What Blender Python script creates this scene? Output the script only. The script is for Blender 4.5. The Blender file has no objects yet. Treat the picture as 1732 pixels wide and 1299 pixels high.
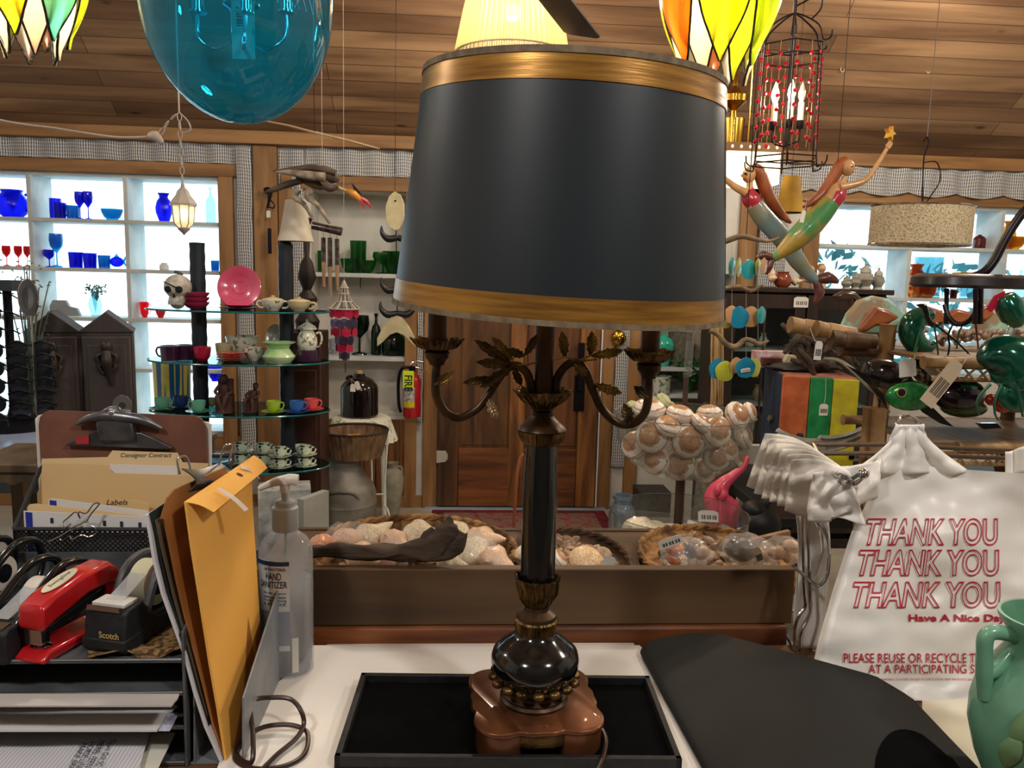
import bpy, bmesh, math, random
from math import sin, cos, pi, radians as R, sqrt, tan, atan2
from mathutils import Vector as V, Matrix as MX, noise as NZ
random.seed(7)
scene = bpy.context.scene
COL = scene.collection

# ------------------------------------------------------------------ camera
CAMZ = 1.57; F = 1350.0; YAW = R(4.0); PITCH = R(7.7); ROLL = R(1.46)
CR = (MX.Rotation(-YAW, 3, 'Z') @ MX.Rotation(pi/2-PITCH, 3, 'X') @ MX.Rotation(ROLL, 3, 'Z'))
CO = V((0, 0, CAMZ))
cam = bpy.data.objects.new('camera', bpy.data.cameras.new('camera'))
cam.data.sensor_fit = 'HORIZONTAL'; cam.data.sensor_width = 36; cam.data.lens = 36*F/1732
cam.data.clip_start = .02; cam.data.clip_end = 200
cam.matrix_world = MX.Translation(CO) @ CR.to_4x4()
COL.objects.link(cam); scene.camera = cam

# ------------------------------------------------------------------ sky, daylight, unseen room lamps, exposure
scene.view_settings.view_transform = 'Standard'; scene.view_settings.look = 'None'
scene.view_settings.gamma = 1; scene.view_settings.exposure = 1.0
try: scene.view_settings.use_curve_mapping = False
except Exception: pass
w = bpy.data.worlds.new('sky'); scene.world = w; w.use_nodes = True
nt = w.node_tree; bg = nt.nodes['Background']
sk = nt.nodes.new('ShaderNodeTexSky'); sk.sky_type = 'HOSEK_WILKIE'; sk.turbidity = 5; sk.ground_albedo = .5
sk.sun_direction = (.3, .5, .8)
mxn = nt.nodes.new('ShaderNodeMix'); mxn.data_type = 'RGBA'; mxn.inputs[0].default_value = .72
nt.links.new(sk.outputs[0], mxn.inputs[6]); mxn.inputs[7].default_value = (.80, .93, 1.0, 1)
nt.links.new(mxn.outputs[2], bg.inputs[0]); bg.inputs[1].default_value = 2.6
scene.cycles.max_bounces = 10; scene.cycles.transparent_max_bounces = 16
scene.cycles.transmission_bounces = 10; scene.cycles.caustics_refractive = False; scene.cycles.caustics_reflective = False
scene.cycles.sample_clamp_indirect = 4

def lamp(name, loc, watt, col, radius=.06, typ='POINT'):
    l = bpy.data.lights.new(name, typ); l.energy = watt; l.color = col
    if typ == 'POINT': l.shadow_soft_size = radius
    o = bpy.data.objects.new(name, l); o.location = loc; COL.objects.link(o); return o
def area(name, loc, rot, sx, sy, watt, col, portal=False):
    l = bpy.data.lights.new(name, 'AREA'); l.shape = 'RECTANGLE'; l.size = sx; l.size_y = sy; l.energy = watt; l.color = col
    o = bpy.data.objects.new(name, l); o.location = loc; o.rotation_euler = rot; COL.objects.link(o)
    if portal:
        l.cycles.is_portal = True
    return o
WARM = (1, .88, .72); NEUT = (1, .965, .92)
lamp('unseen_ceiling_light', (-.95, -.35, 2.75), 34, NEUT, .10)
lamp('unseen_ceiling_light', (1.15, -.30, 2.75), 38, NEUT, .10)
lamp('unseen_ceiling_light', (.1, 1.9, 3.15), 30, WARM, .10)  # added lamps from here down, unseen and without fixtures, to brighten the room
lamp('unseen_ceiling_light', (2.4, 1.6, 2.9), 36, WARM, .10)
lamp('unseen_ceiling_light', (-2.5, 2.2, 2.9), 16, NEUT, .10)
lamp('unseen_ceiling_light', (2.6, 3.7, 2.75), 26, WARM, .08)
lamp('unseen_ceiling_light', (.2, 3.9, 2.75), 22, WARM, .08)

# ------------------------------------------------------------------ pixel rays (1732 x 1299) -> real places
def ray(px, py):
    return CR @ V(((px-866)/F, -(py-649.5)/F, -1))
def OY(px, py, Y):
    d = ray(px, py); return CO + d*(Y/d.y)
def OZ(px, py, Z):
    d = ray(px, py); return CO + d*((Z-CAMZ)/d.z)
CI = CR.transposed()
def proj(p):
    q = CI @ (V(p)-CO); return (866 - F*q.x/q.z, 649.5 + F*q.y/q.z)
def mpp(p):
    return -(CI @ (V(p)-CO)).z/F
def XAT(px, Y, Z):
    x0, x1 = -6.0, 8.0
    for _ in range(40):
        m = (x0+x1)/2
        if proj((m, Y, Z))[0] < px: x0 = m
        else: x1 = m
    return x0
def ZAT(px, py, Y): return OY(px, py, Y).z

# ------------------------------------------------------------------ materials
def lin(h):
    if not isinstance(h, str): return tuple(h)[:3]
    h = h.lstrip('#'); out = []
    for i in (0, 2, 4):
        c = int(h[i:i+2], 16)/255
        out.append(c/12.92 if c <= .04045 else ((c+.055)/1.055)**2.4)
    return tuple(out)
MATS = {}
def M(name, c1='#888888', c2=None, rough=.5, metal=0, scale=6, stretch=(1,1,1), bump=0, bscale=None, trans=0, ior=1.45,
      coat=0, alpha=1, sss=0, sheen=0, emit=None, es=0, detail=4, dist=0, spec=.5, pos=(.35,.65), thin=False):
    if name in MATS: return MATS[name]
    m = bpy.data.materials.new(name); m.use_nodes = True; MATS[name] = m
    n = m.node_tree; L = n.links; b = n.nodes['Principled BSDF']
    a = lin(c1); c = lin(c2) if c2 else tuple(x*.78 for x in a)
    tc = n.nodes.new('ShaderNodeTexCoord'); mp = n.nodes.new('ShaderNodeMapping'); mp.inputs['Scale'].default_value = stretch
    L.new(tc.outputs['Object'], mp.inputs['Vector'])
    no = n.nodes.new('ShaderNodeTexNoise'); no.inputs['Scale'].default_value = scale; no.inputs['Detail'].default_value = detail
    no.inputs['Distortion'].default_value = dist
    L.new(mp.outputs[0], no.inputs['Vector'])
    cr = n.nodes.new('ShaderNodeValToRGB'); cr.color_ramp.elements[0].position = pos[0]; cr.color_ramp.elements[1].position = pos[1]
    cr.color_ramp.elements[0].color = (*c, 1); cr.color_ramp.elements[1].color = (*a, 1)
    L.new(no.outputs['Fac'], cr.inputs[0]); L.new(cr.outputs[0], b.inputs['Base Color'])
    b.inputs['Roughness'].default_value = rough; b.inputs['Metallic'].default_value = metal
    b.inputs['IOR'].default_value = ior; b.inputs['Transmission Weight'].default_value = trans
    b.inputs['Coat Weight'].default_value = coat; b.inputs['Coat Roughness'].default_value = .08
    b.inputs['Alpha'].default_value = alpha; b.inputs['Specular IOR Level'].default_value = spec
    if sheen: b.inputs['Sheen Weight'].default_value = sheen
    if sss:
        b.inputs['Subsurface Weight'].default_value = sss; b.inputs['Subsurface Scale'].default_value = .02
    if emit:
        b.inputs['Emission Color'].default_value = (*lin(emit), 1); b.inputs['Emission Strength'].default_value = es
    if bump:
        n2 = no
        if bscale:
            n2 = n.nodes.new('ShaderNodeTexNoise'); n2.inputs['Scale'].default_value = bscale; n2.inputs['Detail'].default_value = 4
            L.new(mp.outputs[0], n2.inputs['Vector'])
        bp = n.nodes.new('ShaderNodeBump'); bp.inputs['Strength'].default_value = bump; bp.inputs['Distance'].default_value = .01
        L.new(n2.outputs['Fac'], bp.inputs['Height']); L.new(bp.outputs[0], b.inputs['Normal'])
    return m
def wood(name, c1, c2, axis='z', scale=5, rough=.55, bump=.25, coat=0):
    st = {'x': (.12, 1, 1), 'y': (1, .12, 1), 'z': (1, 1, .12)}[axis]
    return M(name, c1, c2, rough=rough, scale=scale*2.2, stretch=st, bump=bump, detail=6, dist=.6, coat=coat, pos=(.36, .64))
def glass(name, c, tint=.75, rough=.04):
    """thin coloured glass: see-through tint with a clear gloss, no caustics needed"""
    if name in MATS: return MATS[name]
    m = bpy.data.materials.new(name); m.use_nodes = True; MATS[name] = m
    n = m.node_tree; L = n.links; n.nodes.clear()
    out = n.nodes.new('ShaderNodeOutputMaterial'); t = n.nodes.new('ShaderNodeBsdfTransparent'); g = n.nodes.new('ShaderNodeBsdfGlossy')
    tl = n.nodes.new('ShaderNodeBsdfTranslucent'); mx = n.nodes.new('ShaderNodeMixShader'); m2 = n.nodes.new('ShaderNodeMixShader')
    lw = n.nodes.new('ShaderNodeLayerWeight'); lw.inputs[0].default_value = .5
    pw = n.nodes.new('ShaderNodeMath'); pw.operation = 'POWER'; pw.inputs[1].default_value = 4; L.new(lw.outputs['Facing'], pw.inputs[0])
    fr = n.nodes.new('ShaderNodeMath'); fr.operation = 'MULTIPLY_ADD'; fr.inputs[1].default_value = .45; fr.inputs[2].default_value = .035; L.new(pw.outputs[0], fr.inputs[0])
    no = n.nodes.new('ShaderNodeTexNoise'); no.inputs['Scale'].default_value = 9; cr = n.nodes.new('ShaderNodeValToRGB')
    a = lin(c); cr.color_ramp.elements[0].color = (*[x*.93 for x in a], 1); cr.color_ramp.elements[1].color = (*a, 1)
    tc = n.nodes.new('ShaderNodeTexCoord'); L.new(tc.outputs['Object'], no.inputs['Vector'])
    L.new(no.outputs['Fac'], cr.inputs[0])
    g.inputs['Roughness'].default_value = rough; g.inputs['Color'].default_value = (1, 1, 1, 1)
    L.new(cr.outputs[0], t.inputs['Color']); L.new(cr.outputs[0], tl.inputs['Color'])
    mx.inputs[0].default_value = 1-tint; L.new(t.outputs[0], mx.inputs[1]); L.new(tl.outputs[0], mx.inputs[2])
    L.new(fr.outputs[0], m2.inputs[0]); L.new(mx.outputs[0], m2.inputs[1]); L.new(g.outputs[0], m2.inputs[2])
    L.new(m2.outputs[0], out.inputs['Surface'])
    return m

# ------------------------------------------------------------------ mesh builder
class MB:
    def __init__(s): s.v = []; s.f = []; s.mi = []; s.M = MX.Identity(4); s.cur = 0
    def at(s, loc=(0,0,0), rot=(0,0,0), sc=(1,1,1)):
        from mathutils import Euler
        if isinstance(sc, (int, float)): sc = (sc,)*3
        s.M = MX.Translation(V(loc)) @ Euler(rot).to_matrix().to_4x4() @ MX.Diagonal((*sc, 1)); return s
    def add(s, vs, fs):
        k = len(s.v)
        for p in vs: s.v.append(tuple(s.M @ V(p)))
        for f in fs: s.f.append(tuple(i+k for i in f)); s.mi.append(s.cur)
        return s
    def box(s, c, d, rot=None):
        x, y, z = d[0]/2, d[1]/2, d[2]/2
        vs = [V((a*x, b*y, e*z)) for a in (-1,1) for b in (-1,1) for e in (-1,1)]
        if rot:
            from mathutils import Euler
            r = Euler(rot).to_matrix(); vs = [r @ q for q in vs]
        vs = [q+V(c) for q in vs]
        return s.add(vs, [(0,1,3,2),(4,6,7,5),(0,4,5,1),(2,3,7,6),(0,2,6,4),(1,5,7,3)])
    def bb(s, lo, hi):
        return s.box([(lo[i]+hi[i])/2 for i in range(3)], [abs(hi[i]-lo[i]) for i in range(3)])
    def lathe(s, prof, seg=24, mod=None, cx=0, cy=0):
        vs = []; fs = []; n = len(prof)
        for i, (r, z) in enumerate(prof):
            for k in range(seg):
                t = 2*pi*k/seg; rr = max(r, 1e-5)
                if mod: rr *= mod(t, i/(n-1))
                vs.append((cx+rr*cos(t), cy+rr*sin(t), z))
        for i in range(n-1):
            for k in range(seg):
                a = i*seg+k; b = i*seg+(k+1) % seg
                fs.append((a, b, b+seg, a+seg))
        if prof[0][0] > 1e-4: fs.append(tuple(range(seg-1, -1, -1)))
        if prof[-1][0] > 1e-4: fs.append(tuple((n-1)*seg+k for k in range(seg)))
        return s.add(vs, fs)
    def open_lathe(s, prof, seg=24, mod=None):
        k0 = len(s.f); s.lathe(prof, seg, mod)
        while len(s.f) > k0 and len(s.f[-1]) > 4: s.f.pop(); s.mi.pop()
        return s
    def tube(s, pts, r, seg=8, sub=0, closed=False):
        pts = [V(p) for p in pts]
        rs = list(r) if isinstance(r, (list, tuple)) else [r]*len(pts)
        if sub:
            q = []; qr = []; n = len(pts); m = n if closed else n-1
            for i in range(m):
                p0 = pts[(i-1) % n] if (closed or i > 0) else pts[0]; p1 = pts[i]; p2 = pts[(i+1) % n]
                p3 = pts[(i+2) % n] if (closed or i+2 < n) else pts[-1]
                for j in range(sub):
                    t = j/sub
                    q.append(.5*((2*p1)+(p2-p0)*t+(2*p0-5*p1+4*p2-p3)*t*t+(3*p1-p0-3*p2+p3)*t**3))
                    qr.append(rs[i]*(1-t)+rs[(i+1) % n]*t)
            if not closed: q.append(pts[-1]); qr.append(rs[-1])
            pts, rs = q, qr
        n = len(pts); vs = []; fs = []
        d0 = (pts[1]-pts[0]).normalized(); up = V((0,0,1)) if abs(d0.z) < .9 else V((1,0,0))
        nrm = d0.cross(up).normalized()
        for i in range(n):
            a = pts[(i-1) % n] if (closed or i > 0) else pts[i]; b = pts[(i+1) % n] if (closed or i < n-1) else pts[i]
            d = (b-a)
            d = d.normalized() if d.length > 1e-9 else d0
            nrm = (nrm - d*nrm.dot(d))
            nrm = nrm.normalized() if nrm.length > 1e-6 else d.orthogonal().normalized()
            bi = d.cross(nrm)
            for k in range(seg):
                t = 2*pi*k/seg; vs.append(pts[i]+(nrm*cos(t)+bi*sin(t))*rs[i])
        m = n if closed else n-1
        for i in range(m):
            for k in range(seg):
                a = i*seg+k; b = i*seg+(k+1) % seg; c = ((i+1) % n)*seg
                fs.append((a, c+k, c+(k+1) % seg, b))
        if not closed:
            fs.append(tuple(range(seg))); fs.append(tuple((n-1)*seg+k for k in range(seg-1, -1, -1)))
        return s.add(vs, fs)
    def ell(s, c, r, rot=None, seg=16, ring=10, nz=0, nf=3, seed=0):
        if isinstance(r, (int, float)): r = (r,)*3
        from mathutils import Euler
        rm = Euler(rot).to_matrix() if rot else MX.Identity(3)
        vs = []; fs = []
        for i in range(ring+1):
            p = pi*i/ring
            for k in range(seg):
                t = 2*pi*k/seg; u = V((sin(p)*cos(t), sin(p)*sin(t), cos(p)))
                q = 1.0
                if nz: q += nz*NZ.noise(u*nf+V((seed*7.3, seed, 0)))
                vs.append(V(c)+rm @ V((u.x*r[0]*q, u.y*r[1]*q, u.z*r[2]*q)))
        for i in range(ring):
            for k in range(seg):
                a = i*seg+k; b = i*seg+(k+1) % seg
                fs.append((a, a+seg, b+seg, b))
        return s.add(vs, fs)
    def prism(s, pts, th, plane='xz', off=0):
        """outline in a plane, thickness along the third axis, centred"""
        n = len(pts)
        def q(a, b, t):
            return {'xz': (a, t, b), 'xy': (a, b, t), 'yz': (t, a, b)}[plane]
        vs = [q(a, b, off-th/2) for a, b in pts]+[q(a, b, off+th/2) for a, b in pts]
        fs = [tuple(range(n)), tuple(range(2*n-1, n-1, -1))]+[(i, i+n, (i+1) % n+n, (i+1) % n) for i in range(n)]
        return s.add(vs, fs)
    def surf(s, fn, nu, nv, th=0):
        vs = [V(fn(i/nu, j/nv)) for j in range(nv+1) for i in range(nu+1)]
        g = lambda i, j: j*(nu+1)+i
        fs = [(g(i,j), g(i+1,j), g(i+1,j+1), g(i,j+1)) for j in range(nv) for i in range(nu)]
        if th:
            N = len(vs); nr = []
            for j in range(nv+1):
                for i in range(nu+1):
                    du = vs[g(min(i+1,nu),j)]-vs[g(max(i-1,0),j)]; dv = vs[g(i,min(j+1,nv))]-vs[g(i,max(j-1,0))]
                    c = du.cross(dv); nr.append(c.normalized() if c.length > 1e-12 else V((0,0,1)))
            vs += [vs[i]-nr[i]*th for i in range(N)]
            fs += [tuple(x+N for x in reversed(f)) for f in fs[:nu*nv]]
            for i in range(nu):
                fs.append((g(i+1,0), g(i,0), g(i,0)+N, g(i+1,0)+N)); fs.append((g(i,nv), g(i+1,nv), g(i+1,nv)+N, g(i,nv)+N))
            for j in range(nv):
                fs.append((g(0,j), g(0,j+1), g(0,j+1)+N, g(0,j)+N)); fs.append((g(nu,j+1), g(nu,j), g(nu,j)+N, g(nu,j+1)+N))
        return s.add(vs, fs)
    def build(s, name, mat, parent=None, bevel=0, sharp=38, flat=False, loc=None, rz=0):
        me = bpy.data.meshes.new(name); me.from_pydata([tuple(p) for p in s.v], [], s.f)
        for m in (mat if isinstance(mat, (list, tuple)) else [mat]): me.materials.append(m)
        if max(s.mi, default=0) > 0: me.polygons.foreach_set('material_index', s.mi)
        me.update()
        bm = bmesh.new(); bm.from_mesh(me); bmesh.ops.recalc_face_normals(bm, faces=bm.faces); bm.to_mesh(me); bm.free()
        if not flat:
            me.shade_smooth(); me.set_sharp_from_angle(angle=R(sharp))
        o = bpy.data.objects.new(name, me); COL.objects.link(o)
        if parent is not None: o.parent = parent
        if loc is not None: o.location = loc
        if rz: o.rotation_euler.z = rz
        if bevel:
            b = o.modifiers.new('bevel', 'BEVEL'); b.width = bevel; b.segments = 2; b.limit_method = 'ANGLE'; b.angle_limit = R(40)
        return o
def tag(o, label, cat, group=None, kind=None):
    if label: o['label'] = label
    if cat: o['category'] = cat
    if group: o['group'] = group
    if kind: o['kind'] = kind
    return o
def T(name, label, cat, loc=(0,0,0), rz=0, group=None, rot=None):
    o = bpy.data.objects.new(name, None); o.empty_display_size = .05; COL.objects.link(o); o.location = loc
    o.rotation_euler = rot if rot else (0, 0, rz)
    return tag(o, label, cat, group)
def ST(o): o['kind'] = 'structure'; return o
def dup(root, loc, rz=None, label=None, group=None, sc=None, cat=None):
    def cp(o, par):
        c = o.copy(); COL.objects.link(c); c.parent = par
        for ch in list(o.children): cp(ch, c)
        return c
    r = root.copy(); COL.objects.link(r)
    for ch in list(root.children): cp(ch, r)
    r.location = loc
    if rz is not None: r.rotation_euler.z = rz
    if sc is not None: r.scale = (sc,)*3 if isinstance(sc, (int, float)) else sc
    if label: r['label'] = label
    if group: r['group'] = group
    if cat: r['category'] = cat
    return r
CH = {}
FONTC = {}
def text_mesh(txt, size=1, outline=0, shear=0, extrude=0, spacing=1, bold=0):
    cu = bpy.data.curves.new('lettering', 'FONT'); cu.body = txt; cu.size = size; cu.align_x = 'LEFT'; cu.shear = shear
    cu.space_character = spacing; cu.resolution_u = 4
    if bold: cu.offset = bold
    if outline: cu.fill_mode = 'NONE'; cu.bevel_depth = outline; cu.bevel_resolution = 0
    else: cu.extrude = extrude
    ob = bpy.data.objects.new('lettering', cu); COL.objects.link(ob)
    dg = bpy.context.evaluated_depsgraph_get(); dg.update()
    me = bpy.data.meshes.new_from_object(ob.evaluated_get(dg))
    vs = [v.co.copy() for v in me.vertices]; fs = [tuple(p.vertices) for p in me.polygons]
    bpy.data.objects.remove(ob); bpy.data.meshes.remove(me); bpy.data.curves.remove(cu)
    return vs, fs
def letters(txt, fn, parent, mat, name='lettering', fit=None, **k):
    """fn(u,v,w): u,v in 0..1 over the text box -> world/local point"""
    vs, fs = text_mesh(txt, **k)
    x0 = min(v.x for v in vs); x1 = max(v.x for v in vs); y0 = min(v.y for v in vs); y1 = max(v.y for v in vs)
    mb = MB(); mb.add([fn((v.x-x0)/(x1-x0), (v.y-y0)/(y1-y0), v.z) for v in vs], fs)
    o = mb.build(name, mat, parent, flat=True); return o
def lerp(a, b, t): return a+(b-a)*t
def pl(pts, t):
    """piecewise-linear y(x)"""
    if t <= pts[0][0]: return pts[0][1]
    for (a, b), (c, d) in zip(pts, pts[1:]):
        if t <= c: return b+(d-b)*(t-a)/(c-a)
    return pts[-1][1]
# ================================================================== the room
WY = 5.3; WT = .28; XL = -3.5; XR = 4.7; YB = -1.9; CEZ = 2.415
conc = M('concrete_floor', '#b8b0a0', '#9a9284', rough=.6, scale=3, bump=.05)
plaster = M('white_plaster', '#d8d4cc', '#c4c0b8', rough=.7, scale=5, bump=.1)
gplaster = M('grey_plaster', '#a39a86', '#857c6a', rough=.8, scale=14, bump=.3)
orange_z = wood('orange_pine', '#a07648', '#785430', 'z', 5)
orange_x = wood('orange_pine_level', '#a07648', '#785430', 'x', 5)
dark_z = wood('dark_door_wood', '#6c4826', '#3a2412', 'z', 6, bump=.4)
mid_z = wood('worn_door_wood', '#a06a34', '#5c3618', 'z', 7, bump=.4)
white_p = M('white_shelf_paint', '#c9ccca', '#b4b8b8', rough=.6, scale=8)
black_m = M('black_metal', '#14141a', '#0c0c10', rough=.4, metal=.6)
chrome = M('chrome', '#d8d8dc', '#b8b8bc', rough=.12, metal=1)
dglass = glass('window_glass', '#eef8fa', 1.0)
cloth_m = None
def striped_cloth(name='striped_curtain_cloth'):
    if name in MATS: return MATS[name]
    m = M(name, '#c4c4c2', '#a6a8ae', rough=.9, scale=4)
    n = m.node_tree; L = n.links; b = n.nodes['Principled BSDF']; tc = n.nodes['Texture Coordinate']
    w1 = n.nodes.new('ShaderNodeTexWave'); w1.wave_type = 'BANDS'; w1.bands_direction = 'X'; w1.inputs['Scale'].default_value = 24
    w1.inputs['Distortion'].default_value = 4; w1.inputs['Detail'].default_value = 1; w1.inputs['Detail Scale'].default_value = .4
    w2 = n.nodes.new('ShaderNodeTexWave'); w2.wave_type = 'BANDS'; w2.bands_direction = 'Z'; w2.inputs['Scale'].default_value = 15
    w2.inputs['Distortion'].default_value = 5; w2.inputs['Detail Scale'].default_value = .5
    for x in (w1, w2): L.new(tc.outputs['Object'], x.inputs['Vector'])
    ad = n.nodes.new('ShaderNodeMath'); ad.operation = 'MULTIPLY_ADD'; ad.inputs[1].default_value = .75
    L.new(w1.outputs['Fac'], ad.inputs[0])
    m2 = n.nodes.new('ShaderNodeMath'); m2.operation = 'MULTIPLY'; m2.inputs[1].default_value = .3
    L.new(w2.outputs['Fac'], m2.inputs[0]); L.new(m2.outputs[0], ad.inputs[2])
    cr = n.nodes.new('ShaderNodeValToRGB'); cr.color_ramp.elements[0].position = .2; cr.color_ramp.elements[1].position = .62
    cr.color_ramp.elements[0].color = (*lin('#444a5a'), 1); cr.color_ramp.elements[1].color = (*lin('#c2c0bc'), 1)
    L.new(ad.outputs[0], cr.inputs[0]); L.new(cr.outputs[0], b.inputs['Base Color'])
    return m
cloth = striped_cloth()

WLx = (-3.25, -1.517); WLz = (.48, 2.145)
NIx = (-.95, -.335); NIz = (.62, 2.085)
WRx = (2.40, 4.30); WRz = (.95, 2.115)
NRx = (1.25, 1.85); NRz = (.62, 1.62)
w = MB()
def piece(x0, x1, z0, z1): w.bb((x0, WY, z0), (x1, WY+WT, z1))
H = CEZ+.02
piece(XL-.2, WLx[0], 0, H); piece(WLx[0], WLx[1], 0, WLz[0]); piece(WLx[0], WLx[1], WLz[1], H)
piece(WLx[1], NIx[0], 0, H); piece(NIx[0], NIx[1], 0, NIz[0]); piece(NIx[0], NIx[1], NIz[1], H)
piece(NIx[1], NRx[0], 0, H); piece(NRx[0], NRx[1], 0, NRz[0]); piece(NRx[0], NRx[1], NRz[1], H)
piece(NRx[1], WRx[0], 0, H); piece(WRx[0], WRx[1], 0, WRz[0]); piece(WRx[0], WRx[1], WRz[1], H); piece(WRx[1], XR+.2, 0, H)
w.bb((NRx[0]-.05, WY+WT, NRz[0]-.05), (NRx[1]+.05, WY+WT+.02, NRz[1]+.05))
w.bb((NIx[0]-.05, WY+WT, NIz[0]-.05), (NIx[1]+.05, WY+WT+.02, NIz[1]+.05))
ST(w.build('wall_back', plaster, flat=True))
ST(MB().bb((XL-.2, YB, -.1), (XR+.2, WY+WT, 0)).build('floor', conc, flat=True))
ST(MB().bb((XL-.2, YB, 0), (XL, WY, 4.2)).build('wall_left', plaster, flat=True))
ST(MB().bb((XR, YB, 0), (XR+.2, WY, 4.2)).build('wall_right', plaster, flat=True))
ST(MB().bb((XL-.2, YB-.2, 0), (XR+.2, YB, 4.2)).build('wall_front', M('taupe_wall', '#6e665e', '#5c554e', rough=.8), flat=True))

# plank ceiling climbing from the back wall, then level
def plank_mat():
    m = M('ceiling_planks', '#9c7c5c', '#6c5038', rough=.6, scale=9, stretch=(.10, 1, 1), detail=6, dist=.5, bump=.15)
    n = m.node_tree; L = n.links; b = n.nodes['Principled BSDF']
    tc = n.nodes['Texture Coordinate']
    br = n.nodes.new('ShaderNodeTexBrick'); br.inputs['Scale'].default_value = 1; br.offset = .37; br.squash = 1
    br.inputs['Brick Width'].default_value = 2.1; br.inputs['Row Height'].default_value = .115; br.inputs['Mortar Size'].default_value = .0025
    br.inputs['Color1'].default_value = (.58, .52, .5, 1); br.inputs['Color2'].default_value = (1.12, 1.1, 1.06, 1); br.inputs['Mortar'].default_value = (.25, .22, .2, 1)
    L.new(tc.outputs['Object'], br.inputs['Vector'])
    mx = n.nodes.new('ShaderNodeMix'); mx.data_type = 'RGBA'; mx.blend_type = 'MULTIPLY'; mx.inputs[0].default_value = 1
    src = b.inputs['Base Color'].links[0].from_socket
    # knots
    vo = n.nodes.new('ShaderNodeTexVoronoi'); vo.inputs['Scale'].default_value = 3.2
    mp = n.nodes.new('ShaderNodeMapping'); mp.inputs['Scale'].default_value = (.6, 1.6, 1); L.new(tc.outputs['Object'], mp.inputs[0]); L.new(mp.outputs[0], vo.inputs['Vector'])
    kr = n.nodes.new('ShaderNodeValToRGB'); kr.color_ramp.elements[0].position = .035; kr.color_ramp.elements[1].position = .09
    kr.color_ramp.elements[0].color = (.35, .25, .2, 1); kr.color_ramp.elements[1].color = (1, 1, 1, 1); L.new(vo.outputs['Distance'], kr.inputs[0])
    m3 = n.nodes.new('ShaderNodeMix'); m3.data_type = 'RGBA'; m3.blend_type = 'MULTIPLY'; m3.inputs[0].default_value = 1
    L.new(src, mx.inputs[6]); L.new(br.outputs['Color'], mx.inputs[7]); L.new(mx.outputs[2], m3.inputs[6]); L.new(kr.outputs[0], m3.inputs[7])
    L.new(m3.outputs[2], b.inputs['Base Color'])
    return m
pm = plank_mat(); CS = R(36); CLEN = 3.1
c = MB().bb((XL-.3, 0, 0), (XR+.3, CLEN, .06)); o = c.build('ceiling', pm, flat=True)
o.location = (0, WY, CEZ); o.rotation_euler = (-CS, 0, 0); o.rotation_euler = (pi-CS, 0, 0); ST(o)
# (turned over: local +y runs up the slope towards the room)
o.rotation_euler = (0, 0, 0); o.matrix_world = MX.Translation((0, WY+.02, CEZ)) @ MX(((1,0,0,0),(0,-cos(CS),-sin(CS),0),(0,sin(CS),-cos(CS),0),(0,0,0,1))) @ MX.Translation((0,0,-.06))
yt = WY-CLEN*cos(CS); zt = CEZ+CLEN*sin(CS)
c = MB().bb((XL-.3, 0, -.06), (XR+.3, yt-YB+.3, 0)); o = c.build('ceiling', pm, flat=True); ST(o)
o.matrix_world = MX.Translation((0, yt+.05, zt)) @ MX(((1,0,0,0),(0,-1,0,0),(0,0,-1,0),(0,0,0,1)))

def trim(name, lo, hi, mat=None, bev=.004):
    return ST(MB().bb(lo, hi).build(name, mat or orange_z, bevel=bev))
Fy = WY-.03
k = 0
def tr(lo, hi, mat=None):
    global k
    k += 1; return trim('trim_%d' % k, lo, hi, mat)
tr((XL, WY-.09, CEZ-.07), (XR, WY, CEZ+.01), orange_x)                 # board under the ceiling
px0 = XAT(433, WY, 1.8); px1 = XAT(472, WY, 1.8)
tr((px0, WY-.05, 0), (px1, WY, CEZ-.07))                                # post left of the niche
# left window frame
tr((WLx[0]-.1, Fy, WLz[1]), (WLx[1]+.12, WY+.01, WLz[1]+.078), orange_x)
tr((WLx[1]-.005, Fy-.005, .42), (WLx[1]+.085, WY+.01, WLz[1]))
tr((WLx[0]-.1, Fy, WLz[0]-.09), (WLx[1]+.12, WY+.01, WLz[0]), orange_x)
# niche frame
tr((px1+.02, Fy, NIz[1]), (-.25, WY+.005, NIz[1]+.09), orange_x)
tr((NIx[1]-.01, Fy, 0), (NIx[1]+.07, WY+.005, NIz[1]))
tr((NIx[0]-.2, Fy, .3), (NIx[0]-.06, WY+.005, NIz[1]))
# door surround
tr((-.22, Fy-.01, 0), (-.125, WY+.005, 2.14)); tr((.96, Fy-.01, 0), (1.055, WY+.005, 2.14)); tr((-.235, Fy-.018, 2.045), (1.07, WY+.004, 2.15), orange_x)
tr((1.15, Fy, 0), (1.24, WY+.005, 2.24))
# right window frame
tr((1.9, Fy, WRz[1]), (XR, WY+.005, WRz[1]+.085), orange_x)
tr((WRx[0]-.10, Fy-.005, .3), (WRx[0]+.005, WY+.005, WRz[1]))
tr((1.86, Fy, 0), (1.98, WY+.005, CEZ-.071))
# wainscot of brown boards under the niche and windows
for i in range(9):
    x0 = -1.0+i*.078
    tr((x0, Fy+.008, .05), (x0+.074, WY+.002, .60), wood('wainscot_board', '#8a5a30', '#5e3a1c', 'z', 6))
ST(MB().bb((XL, WY-.025, 0), (-.22, WY, .08)).build('baseboard_back', orange_x, bevel=.004))

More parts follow.
